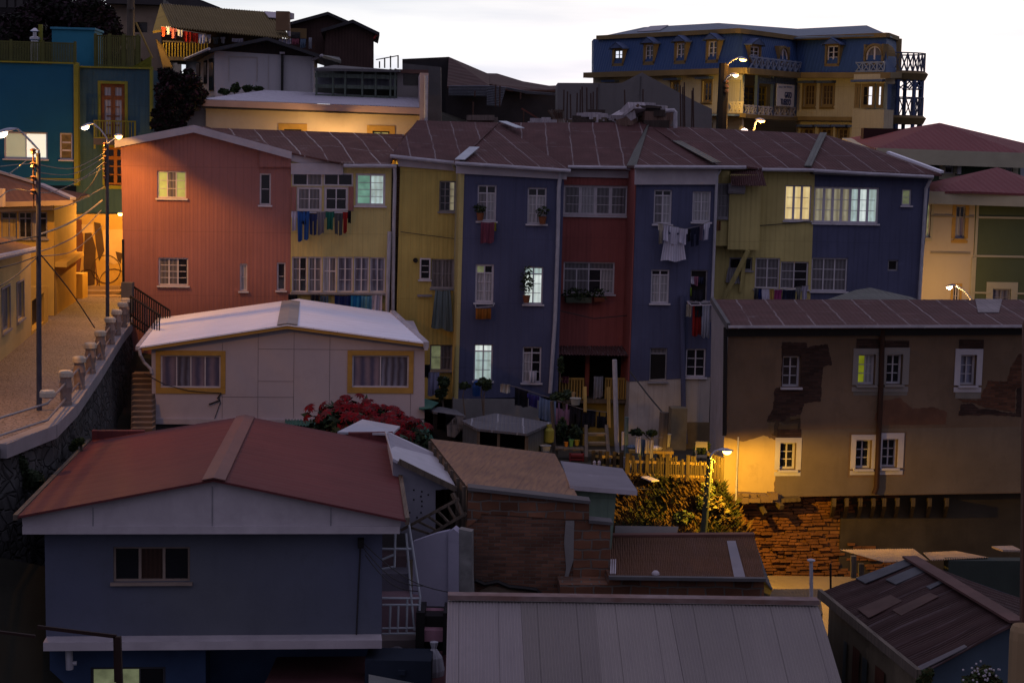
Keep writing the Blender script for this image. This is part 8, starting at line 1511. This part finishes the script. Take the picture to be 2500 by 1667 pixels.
# ---------------------------------------------------------------- poinsettia bush
rnd = random.Random(17); pb = P(N_(1650, 1150), 55); t = thing('poinsettia', 'large poinsettia bush full of red bracts behind the red roof', 'bush', pb)
cl_ = [P(N_(x, y), Y) for x, y, Y in ((1470, 900, 55.6), (1590, 865, 55.8), (1690, 860, 55.8), (1790, 900, 55.6), (1880, 940, 55.4), (1980, 985, 55), (2070, 1040, 54.6), (1560, 960, 54.8), (1700, 950, 54.8), (1850, 1010, 54.5), (1940, 1100, 53.9))]
mb = MB()
for c in cl_: mb.tube([pb - Vector((0, 0, 1)), pb.lerp(c, .6), c], [.07, .05, .02], 5)
mb.build('branches', WOODO, t); mb = MB(); mg = MB()
for c in cl_:
    leaves(mg, c - Vector((0, 0, .25)), (.75, .55, .5), 200, .17, rnd, shell=.1, nm=2)
    for k in range(12):
        d = Vector((rnd.gauss(0, 1), -abs(rnd.gauss(0, .8)), rnd.gauss(.4, .9))).normalized(); p = c + Vector((d.x * .75, d.y * .55, d.z * .42)); nrm = (d + Vector((0, -.3, .8))).normalized(); a = nrm.orthogonal().normalized(); b = nrm.cross(a); n = rnd.randint(7, 10); R_2 = rnd.uniform(.14, .27); of_ = rnd.uniform(0, 6)
        for q in range(n):
            g = of_ + q * 6.283 / n; v = a * math.cos(g) + b * math.sin(g); s = v.cross(nrm) * R_2 * .22; mb.face([p, p + v * R_2 * .5 + s - nrm * .02, p + v * R_2 - nrm * .08, p + v * R_2 * .5 - s - nrm * .02], rnd.randrange(2))
mb.build('red_bracts', [mat('poinsettia_red', (.15, .002, .008), var=.3, rough=.9), mat('poinsettia_deep', (.075, .002, .006), var=.3, rough=.6)], t); mg.build('foliage', [LEAFD, mat('poinsettia_green', (.035, .07, .04), var=.4)], t)

# ---------------------------------------------------------------- patio in the gap beside the slate blue house
PZ = P(Q_(260, 1420), 41.4).z
mb = MB(); mb.wbox(Vector((P(Q_(260, 1420), 41).x, 41, PZ - .1)), (3.2, 5, .1)); tag(mb.build('patio', mat('dark_red_paving', (.11, .045, .05), 'stucco', var=.3)), kind='structure')
GAL = mat('galvanised', (.42, .46, .52), var=.2, rough=.4)
t = thing('metal_stair_rail', 'galvanised pipe railing of the outdoor steps beside the blue house', 'railing', P(Q_(300, 1290), 41)); mb = MB(); pq = lambda x, y, Y=41: P(Q_(x, y), Y)
for a in (((235, 490), (320, 1040)), ((318, 1040), (310, 1285)), ((85, 735), (266, 735)), ((85, 1040), (320, 1042)), ((85, 1082), (318, 1082)), ((165, 640), (160, 850)), ((85, 800), (160, 770)), ((85, 860), (160, 845)), ((232, 640), (262, 1010)), ((262, 1010), (285, 1240)), ((85, 1228), (290, 1225)), ((85, 1262), (300, 1258)), ((240, 1045), (235, 1255)), ((185, 1085), (180, 1255)), ((135, 1085), (130, 1255))): mb.tube([pq(*a[0]), pq(*a[1])], .028, 6)
mb.build('pipes', GAL, t)
f = frame_at(Q_(200, 1200), 42.2, 6)
t = thing('landing', 'pinkish block landing of the outdoor steps', 'landing', f.hit(Q_(200, 1340)))
for b, m, d0, nm in (((60, 1048, 315, 1300), mat('faded_pink', (.26, .17, .20), 'stucco', amt=.4), 0, 'pink_wall'), ((60, 890, 250, 1040), mat('grey_lilac', (.17, .165, .21), 'stucco'), -.8, 'grey_wall'), ((60, 780, 235, 890), mat('step_pink', (.16, .11, .12), 'stucco'), -1.5, 'upper_step'), ((60, 640, 230, 780), CONCD, -2.2, 'back_step'), ((70, 1302, 320, 1362), mat('pale_step', (.24, .20, .20), 'stucco'), .6, 'step')):
    q = f.rect(Q_, b, d0); mb = MB(); mb.box(f, q[0], q[1], q[2] - .02, q[3], d0 - 1.2, d0); mb.build(nm, m, t)
# armchair
ac = P(Q_(405, 1360), 41.2); t = thing('armchair', 'black armchair draped with a pink cover on the patio', 'armchair', ac); PK = mat('pink_cover', (.36, .19, .25), 'fold', w=.3, amt=.3)
w2 = (P(Q_(475, 1300), 41.2).x - P(Q_(335, 1300), 41.2).x) / 2; mb = MB(); mb.wbox(ac + Vector((0, .35, .42)), (w2 + .12, .45, .42)); mb.wbox(ac + Vector((-w2 - .05, .1, .5)), (.1, .5, .5)); mb.wbox(ac + Vector((w2 + .05, .1, .5)), (.1, .5, .5)); mb.build('frame', BLK, t)
mb = MB(); bw = P(Q_(405, 1118), 41.5).z - ac.z
prof = [(.30, .28), (.30, .55), (-.1, .60), (-.3, .66), (-.42, .9), (-.5, bw * .8), (-.55, bw)]; pf = [(-y, z) for y, z in prof]
for (y0, z0), (y1, z1) in zip(pf, pf[1:]): mb.face([ac + Vector((-w2, y0, z0)), ac + Vector((w2, y0, z0)), ac + Vector((w2, y1, z1)), ac + Vector((-w2, y1, z1))], 0, True)
y_, z_ = pf[-1]; mb.face([ac + Vector((-w2, y_, z_)), ac + Vector((w2, y_, z_)), ac + Vector((w2, y_ + .15, z_ - .5)), ac + Vector((-w2, y_ + .15, z_ - .5))]); mb.build('pink_cover', PK, t)
m_ = [Pz(Q_(*p), PZ + .012) for p in ((195, 1388), (450, 1420), (440, 1468), (170, 1425))]; mb = MB(); mb.slab(m_, .01); solo('door_mat', mb, mat('navy_mat', (.03, .035, .06)), 'dark navy mat with a pale border on the patio', 'mat')
p = Pz(Q_(118, 1425), PZ); mb = MB(); mb.lathe(p, [(.25, 0), (.33, .22), (.38, .26), (.33, .26), (.26, .2), (0, .2)], 16); solo('basin', mb, mat('grey_basin', (.33, .31, .35)), 'grey round basin on the patio beside the blue wall', 'basin')
p = P(Q_(402, 1560), 40.2); mb = MB(); mb.lathe(p, [(.0, 0), (.22, .02), (.26, .3), (.2, .6), (.06, .8), (.1, .95), (0, .98)], 10); solo('plastic_bag', mb, cl('plastic_white', (0, 0, 0)), 'tied white plastic bag on the patio', 'bag')
mb = MB(); mb.slab([P(Q_(*q), Y) for q, Y in (((0, 1512), 38), ((300, 1570), 38), ((330, 1700), 36), ((0, 1700), 36))], .1); solo('grey_canopy', mb, mat('grey_green_sheet', (.17, .175, .17)), 'grey sheet canopy at the bottom edge by the blue house', 'canopy')
mb = MB(); mb.wbox(P(Q_(190, 1520), 39.8), (.75, .5, .5)); mb.wbox(P(Q_(205, 1500), 39.2), (.08, .05, .05), 0); solo('covered_box', mb, mat('box_blue_black', (.018, .026, .045)), 'dark blue covered chest on the patio', 'chest')
# ---------------------------------------------------------------- terrain
CP = []
for c, x, y, Y, dz in ((V, 1100, 930, 66, -2.6), (V, 700, 980, 62, -1.5), (V, 1400, 960, 66, -2.8), (K_, 1650, 1250, 57.6, -2), (K_, 1400, 1240, 58.5, -2), (V, 1500, 1100, 57, -2.5), (V, 1560, 1230, 50.5, -2), (V, 1450, 1220, 51, -2), (V, 1690, 1210, 52.5, -3), (V, 1700, 1330, 46, -3.2), (V, 1200, 1400, 43, -2), (V, 900, 1500, 41.5, -1.0), (V, 300, 1750, 37, -2), (V, 1500, 1800, 34, -2), (V, 2200, 1700, 34, -3), (V, 60, 1300, 45, -2), (V, 10, 1150, 41, -1.2), (V, 250, 1180, 50, -1), (V, 320, 1020, 58, -2), (V, 1300, 1100, 60, -2), (V, 1050, 960, 66, -2.5)):
    p = P(c(x, y), Y); CP.append((p.x, p.y, p.z + dz))
LZ = P(R_(1650, 760), 58.3).z
CP += [(8, 50, LZ - .6), (14, 50, LZ - .6), (20, 50, LZ - .6), (12, 45, LZ - .8), (26, 54, LZ - .6), (20, 58, LZ - .6), (10, 58, LZ - 1.0), (0, 20, -17), (-15, 20, -17), (15, 20, -17), (0, 5, -15), (-30, 40, -13), (-30, 60, -9), (-22, 70, -8.2), (-18, 90, -8.5), (-30, 90, -6), (-25, 110, 4), (-10, 84, -3), (0, 84, -2), (12, 84, -3), (20, 90, -3), (-8, 100, 2), (2, 104, 1), (14, 120, -1), (30, 120, -3), (32, 95, -6), (26, 78, -9), (30, 60, -13), (40, 60, -14), (-45, 120, 8), (50, 130, -6), (0, 140, -1), (0, 180, -8), (-60, 160, 6), (60, 170, -12), (-16, 62, -9.5), (-15, 76, -8.4), (-5, 76, -13), (6, 76, -13), (15, 78, -13), (-5, 70, -13), (4, 70, -13), (10, 68, -14)]
def gh(x, y):
    s = w = 0
    for a, b, z in CP: d = ((x - a) ** 2 + (y - b) ** 2 + .5) ** -1.7; s += d * z; w += d
    return s / w
xs = [-80 + i * 2.5 for i in range(65)]; ys = [-4 + i * 2.5 for i in range(90)]
mb = MB(); G = [[Vector((x, y, gh(x, y))) for x in xs] for y in ys]
for j in range(len(ys) - 1):
    for i in range(len(xs) - 1): mb.face([G[j][i], G[j][i + 1], G[j + 1][i + 1], G[j + 1][i]], 0, True)
tag(mb.build('hillside', mat('hillside_scrub', (.020, .020, .014), 'stucco', var=.5, ns=.8)), kind='structure')
mb = MB(); mb.face([Vector(p) for p in ((-1500, -200, -19), (1500, -200, -19), (1500, 2500, -19), (-1500, 2500, -19))]); tag(mb.build('ground', mat('dark_earth', (.045, .038, .028), 'stucco', var=.4, ns=.8)), kind='structure')
mb = MB(); z = LZ; mb.face([Vector(p) for p in ((8.5, 44, z), (40, 44, z), (40, 59, z), (8.5, 58, z))]); tag(mb.build('lane', mat('lane_concrete', (.24, .19, .13), 'stucco', var=.25, ns=.8)), kind='structure')
mb = MB(); yr = ((56.5, -11.05), (60, -11.05), (63, -11.15), (66, -11.8), (74, -12.6)); [mb.face([Vector((-9, y0, z0)), Vector((6.9 + (y0 - 57) * .07, y0, z0)), Vector((6.9 + (y1 - 57) * .07, y1, z1)), Vector((-9, y1, z1))]) for (y0, z0), (y1, z1) in zip(yr, yr[1:])]; tag(mb.build('yard', mat('dark_earth', (.045, .038, .028), 'stucco', var=.4, ns=.8)), kind='structure')
# bank of weeds under the fence
rnd = random.Random(8); mb = MB(); bank = [P(K_(1375, 1245), 58), P(K_(2000, 1290), 56), P(R_(1330, 520), 54.7), P(R_(250, 520), 54)]
def bk(u, v): return bank[0].lerp(bank[1], u).lerp(bank[3].lerp(bank[2], u), v) + Vector((0, 0, .35 * math.sin(u * 9) * v * (1 - v) - .9 * v * (1 - v)))
bm_ = MB()
for i in range(24):
    for j in range(12): bm_.face([bk(i / 24, (j + 1) / 12), bk((i + 1) / 24, (j + 1) / 12), bk((i + 1) / 24, j / 12), bk(i / 24, j / 12)], 0, True)
tag(bm_.build('bank', mat('bank_earth', (.07, .045, .02), 'stucco', var=.5, ns=1.5)), kind='structure')
for i in range(9000):
    u, v = rnd.random(), rnd.random(); p = bk(u, v); a = rnd.uniform(0, 6.28); L = rnd.uniform(.15, .5) * (1.3 if rnd.random() < .2 else 1); d = Vector((math.cos(a) * .4, math.sin(a) * .4 - .2, 1)).normalized(); s = Vector((math.sin(a), -math.cos(a), 0)) * .028; dry = math.sin(u * 11 + v * 3) + rnd.gauss(0, .6) > -.4
    mb.face([p - s, p + s, p + d * L * .6 + s * .6 + Vector((0, -.05, 0)), p + d * L + Vector((d.x * .2, -.18, -.05))], 1 if dry else 0)
for i in range(22):
    u, v = rnd.random(), rnd.uniform(.05, 1); leaves(mb, bk(u, v) + Vector((0, 0, .1)), (.4, .3, .22), 50, .07, rnd, m=rnd.choice((0, 0, 1, 2)), shell=.1)
tag(mb.build('weeds', [mat('weed_green', (.022, .026, .007), var=.5), mat('weed_straw', (.065, .036, .012), var=.4), mat('weed_dark', (.02, .03, .012), var=.4)]), 'tangle of dry weeds and ivy on the bank under the fence', 'weeds', kind='stuff')
mb = MB()
for i in range(26): u, v = rnd.uniform(.1, .95), rnd.uniform(0, .5); mb.wbox(bk(u, v) + Vector((0, 0, .1)), (rnd.uniform(.05, .16), .08, rnd.uniform(.04, .1)), rnd.randrange(2), rnd.uniform(0, 3))
tag(mb.build('litter', [PW1, PW2]), 'scattered litter and stones on the weedy bank', 'litter', kind='stuff')
for i, (bs, Y, cs, l) in enumerate((((1880, 1400), 55.3, [(1900, 1300, 35, 45), (1860, 1370, 30, 40)], 'leafy green shrub around the top of the weedy bank by the lamp pole'), ((1960, 1500), 55.0, [(1960, 1400, 50, 80), (1990, 1480, 60, 60)], 'feathery dry shrub right of the leaning lamp pole'), ((1740, 1540), 55, [(1740, 1480, 60, 50), (1680, 1530, 40, 30)], 'green shrub low on the weedy bank'))):
    tree_px('shrub', l, 'shrub', K_, bs, Y, cs, .085, 90 + i, mats=[MATS['weed_straw'], LEAFO] if i == 1 else [LEAFO, LEAFM], tw=.03, n=420, group='shrubs on the weedy bank')
# creepers on the stone wall and plants bottom right
rnd = random.Random(4)
for i, (c, bs, Y, cs, l, ms, sz) in enumerate(((M_, (640, 1215), 47, [(600, 1190, 40, 25), (560, 1230, 25, 15)], 'tuft of green weeds on the stone wall above the red roof', [LEAFM], .07), (M_, (150, 1560), 43, [(130, 1350, 70, 90), (60, 1480, 80, 90), (250, 1480, 70, 80)], 'dark creeper hanging on the left end of the stone wall', [LEAFD], .09), (S_, (1370, 1640), 32.6, [(1370, 1490, 50, 60), (1340, 1560, 70, 60)], 'leafy plant tops at the lower corner of the dark tin roof', [LEAFM, LEAFO], .05), (S_, (1900, 1640), 32.6, [(1880, 1480, 110, 60), (1960, 1560, 110, 70), (1780, 1560, 90, 50)], 'shrub with small white flowers at the bottom right', [LEAFM, LEAFO], .05))):
    tree_px('shrub', l, 'shrub', c, bs, Y, cs, sz, 120 + i, mats=ms, tw=.03, n=420)
mb = MB()
for i in range(30): p = P(S_(1880 + rnd.gauss(0, 90), 1480 + rnd.gauss(0, 45)), 32.0); mb.wbox(p, (.014, .014, .014), 0, rnd.random())
mb.build('blossoms', WHT, [o for o in SC.objects if o.get('label', '').startswith('shrub with small white')][0])
for o in SC.objects:
    if '_o' in o: del o['_o']
